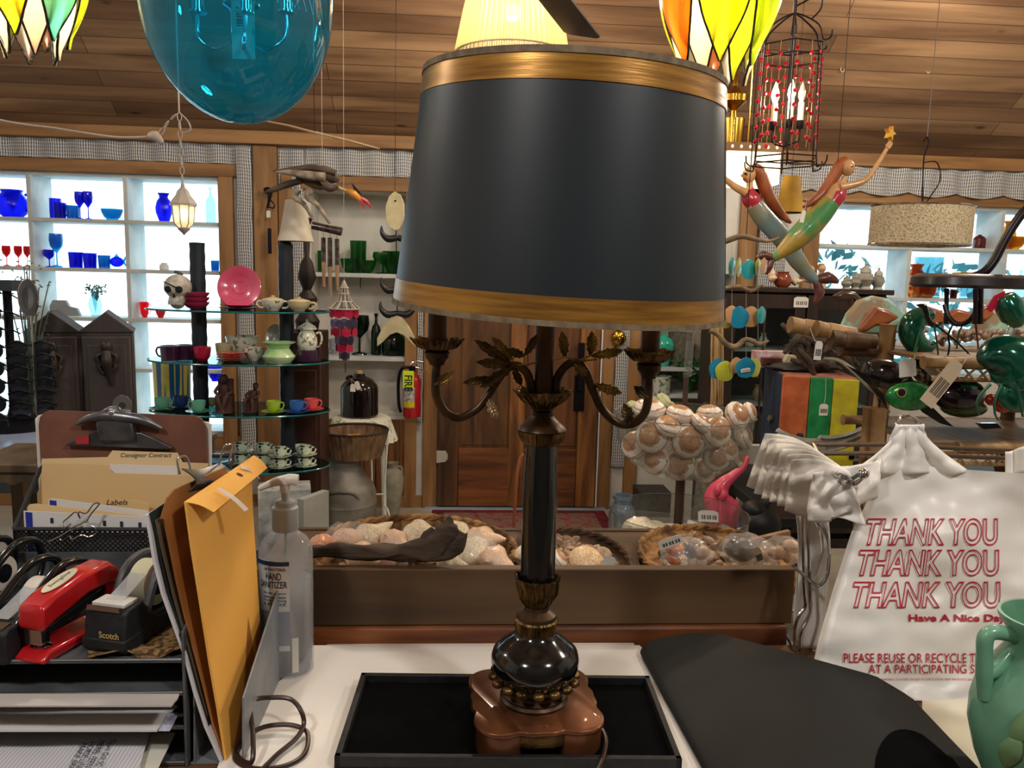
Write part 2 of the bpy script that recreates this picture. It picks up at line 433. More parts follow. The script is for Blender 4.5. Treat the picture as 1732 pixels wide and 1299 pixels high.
# striped cloth panels round the openings
def cloth_panel(x0, x1, z0, z1, vert=False, scallop=False, y=None):
    nx = max(4, int((x1-x0)/.02)); y = y if y is not None else WY-.02
    def fn(u, v):
        x = x0+(x1-x0)*u; z = z0+(z1-z0)*v
        d = .012*sin(x*38)+.006*NZ.noise(V((x*9, z*9, 0)))
        if scallop: z -= (1-v)*.03*abs(sin(x*9.5))
        return (x, y-.012+d, z)
    mb = MB(); mb.surf(fn, nx, 8, th=.004); return mb
def cp(label, *a, **kk):
    o = cloth_panel(*a, **kk).build('curtain_panel', cloth); tag(o, label, 'curtain', kk.get('group')); return o
cp('striped grey valance strip above the window with blue glass', XL+.05, -1.30, WLz[1]+.08, CEZ-.071)
cp('narrow striped curtain strip between the left window and the pine post', -1.40, px0-.01, .25, CEZ-.09, y=WY-.04)
cp('narrow striped curtain strip just right of the pine post', px1+.008, px1+.16, .2, CEZ-.09, y=WY-.012)
cp('striped grey valance strip above the niche of green glass', px1+.18, -.02, NIz[1]+.092, CEZ-.071)
cp('narrow striped curtain strip behind the fire extinguisher', -.258, -.222, .62, 2.1, y=WY-.03) if False else None
cp('striped curtain strip hanging behind the fire extinguisher', -.33+.07, -.225+.0, .60, 2.12, y=WY-.03)
cp('striped curtain strip between door and shelves, beside the brass mask', 1.06, 1.148, .3, 2.1, y=WY-.02)
cp('scalloped striped valance above the right window', 1.99, XR-.1, WRz[1]+.075, CEZ-.071, scallop=True, y=WY-.045)
cp('long striped curtain strip hanging behind the two mermaids', 1.985, 2.17, .9, CEZ-.09, y=WY-.05)

# windows: white cubby grids with the glass behind
def window(name, x0, x1, z0, z1, xs, zs, yb):
    f = MB(); y0 = WY+.015; y1 = yb
    f.bb((x0, y0, z0), (x1, y1, z0+.022)); f.bb((x0, y0, z1-.022), (x1, y1, z1))
    f.bb((x0, y0, z0), (x0+.022, y1, z1)); f.bb((x1-.022, y0, z0), (x1, y1, z1))
    o = ST(MB().build(name, white_p)) if False else None
    root = ST(f.build(name, white_p, bevel=.002))
    for zz in zs: MB().bb((x0+.02, y0-.01, zz-.012), (x1-.02, y1, zz+.012)).build('window_shelf', white_p, root, bevel=.002)
    for xx, za, zb in xs: MB().bb((xx-.013, y0-.006, za), (xx+.013, y1-.002, zb)).build('window_divider', white_p, root, bevel=.002)
    MB().bb((x0+.01, y1-.012, z0+.01), (x1-.01, y1-.006, z1-.01)).build('pane', dglass, root, flat=True)
    return root
zl = [ZAT(200, p, WY+.01) for p in (375, 458, 541, 626)]
xl = [XAT(213, WY, 1.8), XAT(50, WY, 1.8), XAT(50, WY, 1.8)-.62]
LZ = zl
window('window_1', WLx[0], WLx[1], WLz[0], WLz[1], [(x, WLz[0]+.02, WLz[1]-.02) for x in xl], zl, WY+WT)
zr = [ZAT(1560, p, WY+.01) for p in (420, 507, 585)]
RZ = zr
window('window_2', WRx[0], WRx[1], WRz[0], WRz[1], [(XAT(1695, WY, 1.9), zr[0], WRz[1]-.02), (XAT(1534, WY, 1.5), zr[2], zr[0]), (XAT(1695, WY, 1.5), zr[2], zr[0]), (XAT(1410, WY, 1.3), WRz[0], zr[2])], zr, WY+WT)
for (a, b) in ((WLx, WLz), (WRx, WRz)):
    area('window_daylight', ((a[0]+a[1])/2, WY+WT+.03, (b[0]+b[1])/2), (-pi/2, 0, 0), a[1]-a[0], b[1]-b[0], 1, (1,1,1), portal=True)

# niche shelves
def shelf(label, x0, x1, y0, y1, zt_, mat=white_p, th=.028, name='wall_shelf'):
    return tag(MB().bb((x0, y0, zt_-th), (x1, y1, zt_)).build(name, mat, bevel=.003), label, 'shelf')
NZ1 = ZAT(600, 462, WY+.05); NZ2 = ZAT(600, 602, WY+.05)
shelf('white niche shelf holding the green glassware', NIx[0]+.003, NIx[1]-.003, WY+.0, WY+WT-.003, NZ1)
shelf('white niche shelf holding the dark bottles and grey cups', NIx[0]+.003, NIx[1]-.003, WY+.0, WY+WT-.003, NZ2)
RN1 = ZAT(1150, 620, WY+.05); RN2 = .80
rb = MB(); rb.bb((NRx[0]+.003, WY+WT-.012, NRz[0]), (NRx[1]-.003, WY+WT-.001, NRz[1])); ST(rb.build('trim_60', gplaster, flat=True))
shelf('cream shelf behind the lamp holding the grey vase and turquoise egg', NRx[0]+.003, NRx[1]-.003, WY-.01, WY+WT-.014, RN1)
shelf('low cream shelf holding the leafy plant and flowered pot', NRx[0]+.003, NRx[1]-.003, WY-.01, WY+WT-.014, RN2)

# door
D0, D1 = -.117, .950
def door(name, x0, x1, y1, zz=2.03):
    b = MB().bb((x0, y1-.042, .012), (x1, y1-.012, zz)); root = ST(b.build(name, dark_z, bevel=.002))
    W = x1-x0
    def panel(a, b_, c, d, m, t=.012): 
        MB().bb((x0+a*W, y1-.042-t, c), (x0+b_*W, y1-.042, d)).build('door_panel', m, root, bevel=.005)
    for a, b_, m in ((0, .125, dark_z), (.875, 1, mid_z), (.44, .54, mid_z)): panel(a, b_, .02, 2.02, m, .016)
    for c, d in ((.02, .42), (1.93, 2.02)): panel(.127, .873, c, d, wood('door_rail_wood', '#8a5228', '#4e2c14', 'x', 6), .014)
    panel(.14, .43, .44, 1.91, dark_z, .006); panel(.55, .865, .44, 1.91, wood('door_plank_red', '#7a4a26', '#40240f', 'z', 6), .006)
    return root
dr = door('door_1', D0, D1, WY)
hb = MB().prism([(0,0),(.06,.01),(.075,.03),(.075,.06),(.06,.085),(0,.085)], .006); h = hb.build('hinge', M('worn_white_metal', '#c8c4ba', rough=.5), dr, bevel=.001)
h.location = (D0-.01, WY-.062, ZAT(745, 770, WY)-.04)
hb = MB().bb((-.035, -.02, -.12), (.035, 0, .12)); hb.bb((-.02, -.055, .02), (.02, -.015, .34)); h = hb.build('door_lock', black_m, dr, bevel=.004)
h.location = (XAT(983, WY-.06, 1.15), WY-.05, ZAT(983, 665, WY-.06))
MB().bb((D0+.5, WY-.0585, 1.80), (D0+.8, WY-.056, 1.88)).build('door_notice', M('notice_paper', '#c8c0a8', rough=.8), dr)
ST(MB().bb((-.2, WY-.05, 0), (1.03, WY+.02, .012)).build('trim_70', M('steel_threshold', '#9ab8d8', '#88a8c8', rough=.3, metal=.4), flat=True))
# gap of daylight beside the door, painted as a white strip
ST(MB().bb((.956, WY-.062, .02), (.964, WY-.04, 2.03)).build('trim_71', M('painted_daylight_gap', '#e8eef4', rough=.4), flat=True))

# outdoors: ground coloured pale for daylight glare, porch and shrubs behind the panes
ST(MB().bb((-12, WY+WT+.1, -.12), (14, 22, -.1)).build('ground', M('glare_pale_ground', '#e4e8e6', '#d0d8d8', rough=.9, scale=5), flat=True))
pc = MB(); pc.bb((1.8, WY+.6, 2.45), (6.5, 8.2, 2.52))
for x in (2.6, 3.3, 4.0, 4.7, 5.4): pc.bb((x, WY+.7, 2.33), (x+.05, 8.2, 2.45))
tag(pc.build('porch_roof', M('pale_porch_paint', '#b8d4e4', '#a4c4d8', rough=.7), flat=True), 'pale blue porch roof with rafters outside the right window', 'porch')
def shrub(label, loc, r, h, seed, col=('#3c8a86', '#1e5a66')):
    rnd = random.Random(seed); t = T('shrub', label, 'shrub', loc, group='shrubs outside the windows')
    f = MB()
    for i in range(380):
        a = rnd.uniform(0, 2*pi); q = rnd.uniform(0, 1)**.6; z = rnd.uniform(.1, 1)
        rr = r*q*sqrt(max(.05, 1-(z*2-1)**2*.8)); c_ = V((rr*cos(a), rr*sin(a), z*h)); s = rnd.uniform(.05, .1)
        d1 = V((rnd.uniform(-1,1), rnd.uniform(-1,1), rnd.uniform(-1,1))).normalized(); d2 = d1.orthogonal().normalized()
        f.add([c_-d1*s, c_+d2*s*.5, c_+d1*s, c_-d2*s*.5], [(0,1,2,3)])
    f.build('foliage', M('shrub_leaf', col[0], col[1], rough=.6, scale=3), t, flat=True)
    s_ = MB()
    for i in range(5):
        a = i*1.3; s_.tube([(0,0,0), (.3*r*cos(a), .3*r*sin(a), h*.4), (.5*r*cos(a), .5*r*sin(a), h*.75)], .02, 6)
    s_.build('stem', wood('bark', '#5a4634', '#3c2e20', 'z'), t)
shrub('leafy shrub outside the left half of the right window', (3.3, 7.2, -.1), .8, 2.0, 3)
shrub('leafy shrub outside the right half of the right window', (4.9, 7.6, -.1), .9, 1.9, 4)
# ================================================================== counter, tray, lamp
CZ = .95
cwood = wood('counter_wood', '#6e4a30', '#46301e', 'x', 5, rough=.45)
ct = T('counter', 'brown wooden shop counter under the lamp and papers', 'counter', (0, 0, 0))
MB().bb((-1.3, .38, CZ-.04), (1.45, 1.275, CZ)).build('countertop', cwood, ct, bevel=.004)
MB().bb((-1.25, .46, 0), (1.4, 1.27, CZ-.04)).build('counter_body', wood('counter_front', '#7a5030', '#4e321c', 'z', 4), ct, bevel=.004)

# white sheets on the counter
paperm = M('white_paper', '#e4dfd8', '#d8d2ca', rough=.75, scale=3)
def sheet(label, L, Rr, y0, y1, z, mat, curl=0, seed=0, n=(26, 18), th=.0008, zfn=None, name='paper_sheet', cat='paper'):
    def fn(u, v):
        py = lerp(y0, y1, v); px = lerp(pl(L, py), pl(Rr, py), u)
        zz = z+.0022*(1+NZ.noise(V((u*3+seed, v*3, 0))))
        if zfn: zz += zfn(u, v)
        return OZ(px, py, zz)
    return tag(MB().surf(fn, n[0], n[1], th=th).build(name, mat), label, cat)
sheet('large white paper sheet spread under the black velvet tray', [(1090,528),(1130,505),(1165,455),(1200,402),(1235,392),(1345,350)],
      [(1090,1080),(1106,1094),(1150,1118),(1200,1152),(1345,1248)], 1092, 1345, CZ+.0015, paperm, seed=1,
      zfn=lambda u, v: .016*max(0, 1-u*7)*max(0, 1-v*5))
sheet('second paper sheet peeking out behind the large white one', [(1086,556),(1112,540)], [(1086,1070),(1112,1086)], 1088, 1112, CZ+.0002, M('cream_paper', '#e6d8cc', '#d8c8bc', rough=.8), seed=5, n=(12, 3))

# velvet tray
TR = T('display_tray', 'flat black velvet display tray carrying the tall lamp', 'tray', (.0775, 1.03, CZ+.006), rz=R(-2.3))
velvet = M('black_velvet', '#050506', '#020203', rough=1, scale=60, spec=.1)
tb = M('black_leatherette', '#1a1b1d', '#101113', rough=.55, scale=60, bump=.15)
w = MB(); tw, td = .218, .106
w.bb((-tw, -td, 0), (tw, td, .004)); 
for lo, hi in (((-tw, -td, 0), (tw, -td+.008, .017)), ((-tw, td-.008, 0), (tw, td, .017)), ((-tw, -td, 0), (-tw+.008, td, .017)), ((tw-.008, -td, 0), (tw, td, .017))): w.bb(lo, hi)
w.build('tray_frame', tb, TR, bevel=.001)
MB().bb((-tw+.008, -td+.008, .004), (tw-.008, td-.008, .0055)).build('tray_lining', velvet, TR)

# the lamp
LX, LY = .112, 1.018
LB = CZ+.0115
LP = T('candelabra_lamp', 'tall black and bronze candelabra table lamp with leafy arms standing on the black tray', 'lamp', (LX, LY, LB))
bronze = M('antique_bronze', '#58422e', '#2e2218', rough=.38, metal=.75, scale=30, bump=.1)
gbronze = M('golden_bronze', '#80643a', '#2c2212', rough=.36, metal=.85, scale=40, bump=.15)
copper = M('copper_base_paint', '#7c4c2e', '#50301c', rough=.36, metal=.55, scale=14, coat=.2)
blackg = M('black_lacquer', '#0b0f12', '#07090b', rough=.14, scale=4, coat=.6)
brownm = M('brown_candle_metal', '#523624', '#382416', rough=.42, metal=.5, scale=20)
def LZp(y): return ZAT(lerp(903, 921, (1180-y)/650), y, LY)-LB
def LR(px, y): 
    z = LZp(y); return px*mpp((LX, LY, z+LB))
def prof(l, dy=0): return [(LR(r, y), LZp(y)) for r, y in l]
# base plate
def plate_out(a, s=1.0):
    t = (a % (pi/2)); n = 5
    q = 1/((abs(cos(a))**n+abs(sin(a))**n)**(1/n))
    notch = sum(math.exp(-((t-c)/R(6.5))**2) for c in (R(19), R(71)))
    mid = math.exp(-(min(t, pi/2-t)/R(12))**2)
    return .087*s*q*(1-.062*notch-.03*mid)
def plate(s, z0, z1, N=144):
    mb = MB(); vs = []
    for z, ss in ((z0, s*.985), (z0+.0015, s), (z1-.0015, s), (z1, s*.985)):
        vs += [(plate_out(2*pi*k/N, ss)*cos(2*pi*k/N), plate_out(2*pi*k/N, ss)*sin(2*pi*k/N), z) for k in range(N)]
    fs = [(j*N+k, j*N+(k+1) % N, (j+1)*N+(k+1) % N, (j+1)*N+k) for j in range(3) for k in range(N)]
    fs += [tuple(range(N-1, -1, -1)), tuple(3*N+k for k in range(N))]
    return mb.add(vs, fs)
PT = LZp(1180); print('plate top', PT)
plate(1.0, PT-.007, PT).build('base_plate', copper, LP, sharp=50, rz=R(3))
N = 144
for s0 in range(4):
    ft = MB()
    pts = []
    ks = [k for k in range(N) if abs(((360*k/N)-(45+90*s0)+180) % 360-180) <= 27]
    ks.sort(key=lambda k: (((360*k/N)-(45+90*s0)+180) % 360-180))
    out = [(plate_out(2*pi*k/N, .965)*cos(2*pi*k/N), plate_out(2*pi*k/N, .965)*sin(2*pi*k/N)) for k in ks]
    inn = [(x*.82, y*.82) for x, y in reversed(out)]
    ft.prism(out+inn, PT-.006, 'xy', off=(PT-.006)/2)
    ft.build('base_foot', copper, LP, sharp=50, bevel=.001, rz=R(3))
ap = MB(); pts = [(plate_out(2*pi*k/N, .95)*cos(2*pi*k/N), plate_out(2*pi*k/N, .95)*sin(2*pi*k/N)) for k in range(N)]
vs = []; fs = []
for z in (PT-.024, PT-.005):
    vs += [(x, y, z) for x, y in pts]+[(x*.92, y*.92, z) for x, y in pts]
for k in range(N):
    a, b = k, (k+1) % N; fs += [(a, b, b+2*N, a+2*N), (a+N, a+3*N, b+3*N, b+N), (a, a+N, b+N, b)]
ap.add(vs, fs); ap.build('base_apron', gbronze, LP, sharp=50, rz=R(3))
# urn rings + urn + bead
MB().lathe([(LR(40,1182), PT-.001)]+[(LR(r, 1180), PT+z) for r, z in ((57, 0), (58, .004), (54, .007), (55, .010), (50, .013), (49, .016), (54, .022), (62, .028), (64, .032))], 48).build('urn_foot', bronze, LP)
zb = PT+.031
bd = MB()
for k in range(16):
    a = 2*pi*k/16; r = LR(68, 1145)
    bd.ell((r*cos(a), r*sin(a), zb+.001), (.0085, .0085, .006), rot=(0, 0, a), seg=12, ring=8)
bd.build('bead_ring', gbronze, LP)
MB().lathe([(LR(62,1140), zb+.001)]+prof([(70,1133),(74,1120),(74.5,1110),(71,1099),(62,1090),(50,1081),(40,1074),(34,1068),(31,1060)]), 56).build('urn', blackg, LP)
def ribs(n, amp): return lambda t, u: 1+amp*abs(sin(n*t/2))*min(1, 4*u*(1-u)+.3)
MB().lathe(prof([(28,1076),(31,1070),(33,1052),(34,1047),(33,1044)]), 96, mod=ribs(44, .10)).build('ribbed_collar', gbronze, LP, sharp=20)
MB().lathe(prof([(33,1046),(34,1042),(33,1038),(27,1034),(21,1030),(20,1022)]), 48).build('collar_ring', bronze, LP)
def acan(n, amp, flare=0):
    def m(t, u): return 1+amp*(abs(sin(n*t/2))**.6-.5)*(u*1.2+.2)+flare*max(0, u-.75)*4*abs(cos(n*t/2))**3
    return m
def leaf_cup(name, pr, n=8, amp=.12, flare=.10, cx=0, cy=0, mat=None):
    mb = MB(); zs = pr; q = []
    for (r0, z0), (r1, z1) in zip(zs, zs[1:]):
        for j in range(4): q.append((lerp(r0, r1, j/4), lerp(z0, z1, j/4)))
    q.append(zs[-1]); rt, zt_ = zs[-1]; q += [(rt*.93, zt_-.001), (rt*.75, zt_-.010), (0, zt_-.014)]
    def m(t, u):
        e = .5+.5*cos(n*t); v = .03*sin(n*3*t)+.02*sin(n*5*t+u*9)
        return 1+amp*(e-.5)*min(1, u*1.5)+v+(flare*.7*e**4*max(0, u-.5)*2 if u < .82 else 0)
    mb.lathe(q, 120, mod=m); mb2 = []
    for i, (x, y, z) in enumerate(mb.v):
        t = atan2(y, x); f_ = (z-zs[0][1])/max(1e-6, zt_-zs[0][1]); z2 = z+.0022*(.5+.5*cos(n*t))**3*max(0, f_)**3
        mb.v[i] = (x+cx, y+cy, z2)
    # raised veins of the little acanthus leaves
    for k in range(n):
        for s_ in (-1, 1):
            for j in range(2):
                a0 = 2*pi*k/n; pts = []
                for i in range(6):
                    u = .2+.12*j+.5*i/5; zz = lerp(zs[0][1], zt_, u)
                    rr = pl([(z_, r_) for r_, z_ in zs], zz)*(1.04)
                    a = a0+s_*(.05+.9/n*(i/5)**1.4*(1.3-.5*j)); pts.append((cx+rr*cos(a), cy+rr*sin(a), zz))
                mb.tube(pts, [.0008, .0014, .0016, .0014, .001, .0005], 5, sub=2)
    return mb.build(name, mat or gbronze, LP, sharp=30)
leaf_cup('acanthus_cup', prof([(20,1024),(26,1016),(32,1004),(34,992),(35,982),(38,974)]), n=7, amp=.10, flare=.14)
MB().lathe(prof([(27,990),(29,972),(29.5,930),(29.5,840),(28,800),(25.5,752),(25,742)]), 48).build('column', blackg, LP)
MB().lathe(prof([(27,751),(33,745),(38,735),(40,728)]), 110, mod=ribs(40, .09)).build('ribbed_collar', gbronze, LP, sharp=20)
MB().lathe(prof([(38,730),(41,726),(39,722),(30,714),(22,707),(19,702),(20,699),(19,696),(16,695),(19,691),(19,688)]), 48).build('bell_cap', bronze, LP)
leaf_cup('centre_cup', prof([(18,690),(26,684),(36,675),(42,668),(49,660)]), n=8, amp=.10, flare=.06)
MB().lathe(prof([(16.5,668),(16.5,470)]), 32).build('centre_tube', brownm, LP)
# arms: drawn in the vertical plane through the column, slightly turned
def LPT(px, py, dy=0):
    p = OY(px, py, LY+dy); return p-V((LX, LY, LB))
def arm(pts, cup, tube_x, swing):
    # swing: how far (m) the cup end comes forward (+ towards viewer)
    n = len(pts); P3 = []
    for i, (x, y) in enumerate(pts):
        f_ = abs(x-920)/abs(pts[-1][0]-920); P3.append(LPT(x, y, -swing*f_))
    MB().tube(P3, LR(7.3, 650), 14, sub=5).build('arm', bronze, LP, sharp=60)
    c = P3[-1]; k = mpp(V((LX, LY-swing, LB+c.z)))
    cx, cy = c.x, c.y; z1 = c.z
    top = LPT(cup[0], cup[1], -swing).z
    h = top-z1
    leaf_cup('candle_cup', [(k*14, z1+h*.52), (k*24, z1+h*.62), (k*33, z1+h*.78), (k*40, z1+h*.92), (k*43, top)], n=8, amp=.08, flare=.05, cx=cx, cy=cy)
    MB().lathe([(0, z1-.002), (k*12, z1), (k*14, z1+h*.12), (k*17, z1+h*.22), (k*20, z1+h*.3), (k*20, z1+h*.42), (k*22, z1+h*.50), (k*18, z1+h*.56), (k*14, z1+h*.58)], 32, cx=cx, cy=cy).build('cup_socket', bronze, LP)
    MB().lathe([(k*16, top-.012), (k*16, top+.12)], 28, cx=cx, cy=cy).build('candle_tube', brownm, LP)
arm([(899,664),(897,648),(889,628),(873,618),(856,624),(842,642),(825,668),(805,693),(775,707),(752,696),(738,668),(737,640),(739,617)], (745, 574), 749, .03)
arm([(941,664),(943,640),(957,619),(976,613),(991,630),(1003,660),(1020,694),(1044,715),(1068,717),(1088,702),(1096,676),(1097,640)], (1097, 593), 1096, .03)
leafm = M('dark_leaf_bronze', '#6a5634', '#3a2e1c', rough=.45, metal=.6, scale=50, bump=.1)
leafg = M('gilded_leaf_bronze', '#a08648', '#665228', rough=.4, metal=.7, scale=50, bump=.1)
leafp = M('pale_leaf_bronze', '#c0a684', '#8a6c48', rough=.4, metal=.5, scale=50, bump=.1)
def oak_leaf(b, t, wpx, dy, mat, bend=.012):
    A = LPT(b[0], b[1], dy); B = LPT(t[0], t[1], dy-.006); ax = B-A; Ln = ax.length; ax.normalize()
    sd = ax.cross(V((0, -1, 0))); sd.normalize(); nr = sd.cross(ax); wd = LR(wpx*1.2, 620)
    def fn(u, v):
        s_ = (u-.5)*2; env = sin(pi*min(1, v*1.02+.02))**.7*(.75+.3*v)
        lob = 1-.42*abs(sin(v*pi*4.2))**.5*abs(s_)**2
        q = s_*wd*env*lob; lift = .25*abs(q)+.0009*sin(v*46-abs(s_)*8)
        return A+ax*(Ln*(v+.05*abs(s_)*env))+sd*q+nr*(lift+bend*sin(pi*v)*.5)
    mb = MB(); mb.surf(fn, 12, 22, th=.0007)
    mb.tube([A+nr*(bend*sin(pi*v)*.5+.0006)+ax*Ln*v for v in (0, .25, .5, .75, .95)], [.0012, .0011, .0009, .0007, .0004], 5)
    return mb.build('leaf', mat, LP, sharp=25)
for b, t, w_, dy, m in [((862,612),(803,575),11,-.014,leafm), ((868,610),(832,569),10,.012,leafg), ((887,602),(856,590),10,-.01,leafm), ((888,600),(908,566),9,-.014,leafm),
    ((870,616),(805,612),11,-.016,leafm), ((868,618),(812,655),12,-.02,leafm), ((832,638),(783,647),9,-.012,leafm), ((824,670),(842,712),11,-.016,leafp),
    ((736,650),(768,628),10,-.04,leafg), ((868,622),(882,652),9,.012,leafm), ((955,604),(950,560),11,.012,leafg), ((998,600),(1001,560),12,-.01,leafg),
    ((1000,602),(1054,592),11,-.012,leafg), ((972,616),(994,637),10,-.014,leafg), ((1005,650),(1052,665),11,-.014,leafg), ((1095,672),(1072,653),11,-.04,leafm),
    ((1064,716),(1055,682),13,-.036,leafm)]: oak_leaf(b, t, w_, dy, m)
tw_ = MB()
for pts in ([(908,613),(885,617),(868,616)], [(887,616),(887,600)], [(935,608),(958,604),(976,611),(998,601)], [(976,611),(1010,608)]):
    tw_.tube([LPT(x, y, -.012) for x, y in pts], .0013, 6, sub=3)
tw_.build('twig', leafg, LP)
# hanging thread with crystals seen by the left tube
# shade, tipped a little to the right
SB = OY(943, 521, LY); STp = OY(970, 140, LY-.0135)
shade = T('lamp_shade', None, None); del shade
ax = (STp-SB); HS = ax.length; ax.normalize()
kb = mpp(SB); kt = mpp(STp); RB_, RT_ = 279*kb*.985, 255*kt*.985
xa = V((1, 0, 0)); ya = ax.cross(xa).normalized(); xa = ya.cross(ax).normalized()
SM = MX(((xa.x, ya.x, ax.x, SB.x-LX), (xa.y, ya.y, ax.y, SB.y-LY), (xa.z, ya.z, ax.z, SB.z-LB), (0, 0, 0, 1)))
shblk = M('black_shade_card', '#161e24', '#121920', rough=.42, scale=3, spec=.55)
shgold = M('brushed_gold_paint', '#a87a34', '#7c5422', rough=.32, metal=.55, scale=10, stretch=(1, 1, 14), detail=6, bump=.06)
shin = M('cream_shade_lining', '#d8c8a4', '#c8b890', rough=.8)
taupe = M('taupe_trim_tape', '#7a6a54', '#5e5040', rough=.85, scale=80)
def ring(z0, z1, off=0, th=.0012):
    r = lambda z: lerp(RB_, RT_, z/HS)+off
    return [(r(z0)-th, z0), (r(z0), z0), (r((z0+z1)/2), (z0+z1)/2), (r(z1), z1), (r(z1)-th, z1)]
def ringmesh(z0, z1, off, th):
    p = ring(z0, z1, off, th); mb = MB(); mb.open_lathe(p+[p[0]], 120); return mb
e = HS*.108
o = ringmesh(0, HS, 0, .0012).build('shade', shblk, LP, sharp=30); o.matrix_local = SM
o['label'] = 'black card drum shade with gold bands'
for nm, z0, z1, off, mt in (('gold_band', .004, e*.96, .0010, shgold), ('gold_band', HS-e*1.03, HS-.004, .0010, shgold), ('rim_tape', -.002, .004, .0022, taupe), ('rim_tape', HS-.005, HS+.002, .0022, taupe)):
    o = ringmesh(z0, z1, off, .003).build(nm, mt, LP, sharp=30); o.matrix_local = SM
o = ringmesh(.002, HS-.002, -.0016, .0006).build('shade_lining', shin, LP, sharp=30); o.matrix_local = SM
o = MB().surf(lambda u, v: (lerp(RB_, RT_, v)*1.003*cos(-.42-.012*u), lerp(RB_, RT_, v)*1.003*sin(-.42-.012*u), lerp(.003, HS-.003, v)), 2, 6, th=.0008).build('shade_seam', M('seam_edge', '#0c0f12', rough=.6), LP); o.matrix_local = SM
sp = MB()
for k in range(3):
    a = 2*pi*k/3+.5; sp.tube([(0, 0, HS-.02), ((RT_-.004)*cos(a), (RT_-.004)*sin(a), HS-.008)], .0014, 6)
sp.tube([(0, 0, HS*.2), (0, 0, HS-.015)], .004, 8)
o = sp.build('shade_spider', gbronze, LP); o.matrix_local = SM
# lamp cord: loops out behind the base and along the counter
cordm = M('brown_cord_plastic', '#3a241a', '#2a1812', rough=.35)
q = lambda x, y, z: OZ(x, y, CZ+z)-V((LX, LY, LB))
MB().tube([q(960,1215,.03), q(1005,1222,.022), q(1024,1245,.022), q(1022,1275,.026), q(1008,1312,.028)], .0028, 8, sub=6).build('power_cord', cordm, LP)
# copper wire hanging off the column's left side
tag(MB().tube([OY(886, 768, 1.9), OY(879, 778, 1.9), OY(874, 810, 1.9), OY(871, 860, 1.9), OY(869, 905, 1.9), V((OY(868, 930, 1.9).x, 1.9, .02))], .004, 8, sub=4).build('copper_wire', M('copper_wire_coating', '#9a5a3a', '#7a4228', rough=.4)), 'thin coppery wire standing behind the black lamp column', 'wire')
# coil of cord at the left
cc = [(405,1262,.004),(398,1285,.004),(430,1300,.006),(480,1296,.006),(515,1275,.008),(520,1240,.012),(500,1228,.015),(470,1226,.016),(440,1232,.014),(412,1250,.010),(398,1275,.006),(425,1290,.010),(428,1245,.03),(424,1200,.042),(430,1184,.046),(455,1180,.046),(490,1182,.044),(508,1200,.036),(514,1225,.020),(500,1250,.012),(470,1275,.010),(445,1300,.010),(425,1318,.008)]
tag(MB().tube([OZ(x, y, CZ+z+.002) for x, y, z in cc], .0032, 8, sub=5).build('cord_coil', cordm), 'loosely coiled brown cord on white paper left of the black tray', 'cord')

# black sheet arching on the right
bsheet = M('black_rubber_sheet', '#171716', '#11110f', rough=.7, scale=5, spec=.35)
topL = [(0,1085,1106),(.1,1120,1086),(.22,1165,1073),(.32,1215,1074),(.45,1300,1096),(.6,1400,1124),(.72,1480,1146),(.82,1540,1182),(.92,1600,1246),(1,1652,1300)]
def bs(u, v):
    X = pl([(a, b) for a, b, c in topL], u); Yp = pl([(a, c) for a, b, c in topL], u)
    fx = lerp(1205, 1668, u); fy = 1345
    px = lerp(X, fx, v); 
    if u < .2: px = lerp(px, pl([(1106,1085),(1170,1120),(1300,1192),(1345,1210)], lerp(Yp, fy, v)), 1-u/.2)
    py = lerp(Yp, fy, v); zz = CZ+.006+.055*sin(pi*min(1, u*.92+.04))**1.2*(1-v*.65)
    return OZ(px, py, zz)
bsr = T('leather_sheet', 'large arched sheet of matte black leather in front of the white carrier bags', 'leather')
MB().surf(bs, 40, 18, th=.003).build('sheet', bsheet, bsr)
def bs2(u, v):
    a = lerp(.40, .985, u); r_ = lerp(.87, .995, u); v0 = lerp(.86, .10, sin(pi*min(.96, u)/2)**1.0)
    v0 = max(.10, 1-.62*sin(pi*(u*.85+.04))**.6) if u < .8 else pl([(.8,.42),(1,.98)], u)
    p = bs(.62+.37*u, lerp(v0, 1, v)); return p+V((0, 0, .0022))
MB().surf(bs2, 20, 10, th=.001).build('felt_patch', velvet, bsr)
# ================================================================== left side of the counter: organiser and stationery
greymesh = M('charcoal_steel', '#74777a', '#5c5f62', rough=.5, metal=.5, scale=30, bump=.1)
meshhole = M('black_wire_mesh', '#3a3a3c', '#1c1c1e', rough=.5, metal=.4, scale=60)
OG = T('desk_organizer', 'charcoal metal letter tray tower with stapler and tape dispensers on its top', 'organizer', (0, 0, CZ+.001))
ox0, ox1, oy0, oy1 = -.80, -.330, .952, 1.20
def ol(z): return z-CZ-.001
for z in (.953, 1.001, 1.046, 1.089):
    w = MB(); w.bb((ox0, oy0, ol(z)-.0015), (ox1-.002, oy1, ol(z))); 
    w.bb((ox0, oy0, ol(z)-.0015), (ox1-.002, oy0+.0025, ol(z)+.004))
    o = w.build('tray_shelf', greymesh, OG, bevel=.0006)
    MB().tube([(ox0, oy0, ol(z)+.0035), (ox1-.002, oy0, ol(z)+.0035)], .0018, 6).build('rolled_edge', M('worn_steel_edge', '#8a8c8e', '#6a6c6e', rough=.35, metal=.8), o)
for x in (ox0, ox1): MB().prism([(oy0-.002, 0), (oy1, 0), (oy1, .20), (oy0+.06, .195), (oy0-.002, .178)], .003, 'yz', off=x).build('side_wall', greymesh, OG, bevel=.0008)
MB().bb((ox0, oy1-.002, 0), (ox1, oy1, .19)).build('back_wall', greymesh, OG)
TZ = 1.0895   # top of the tower

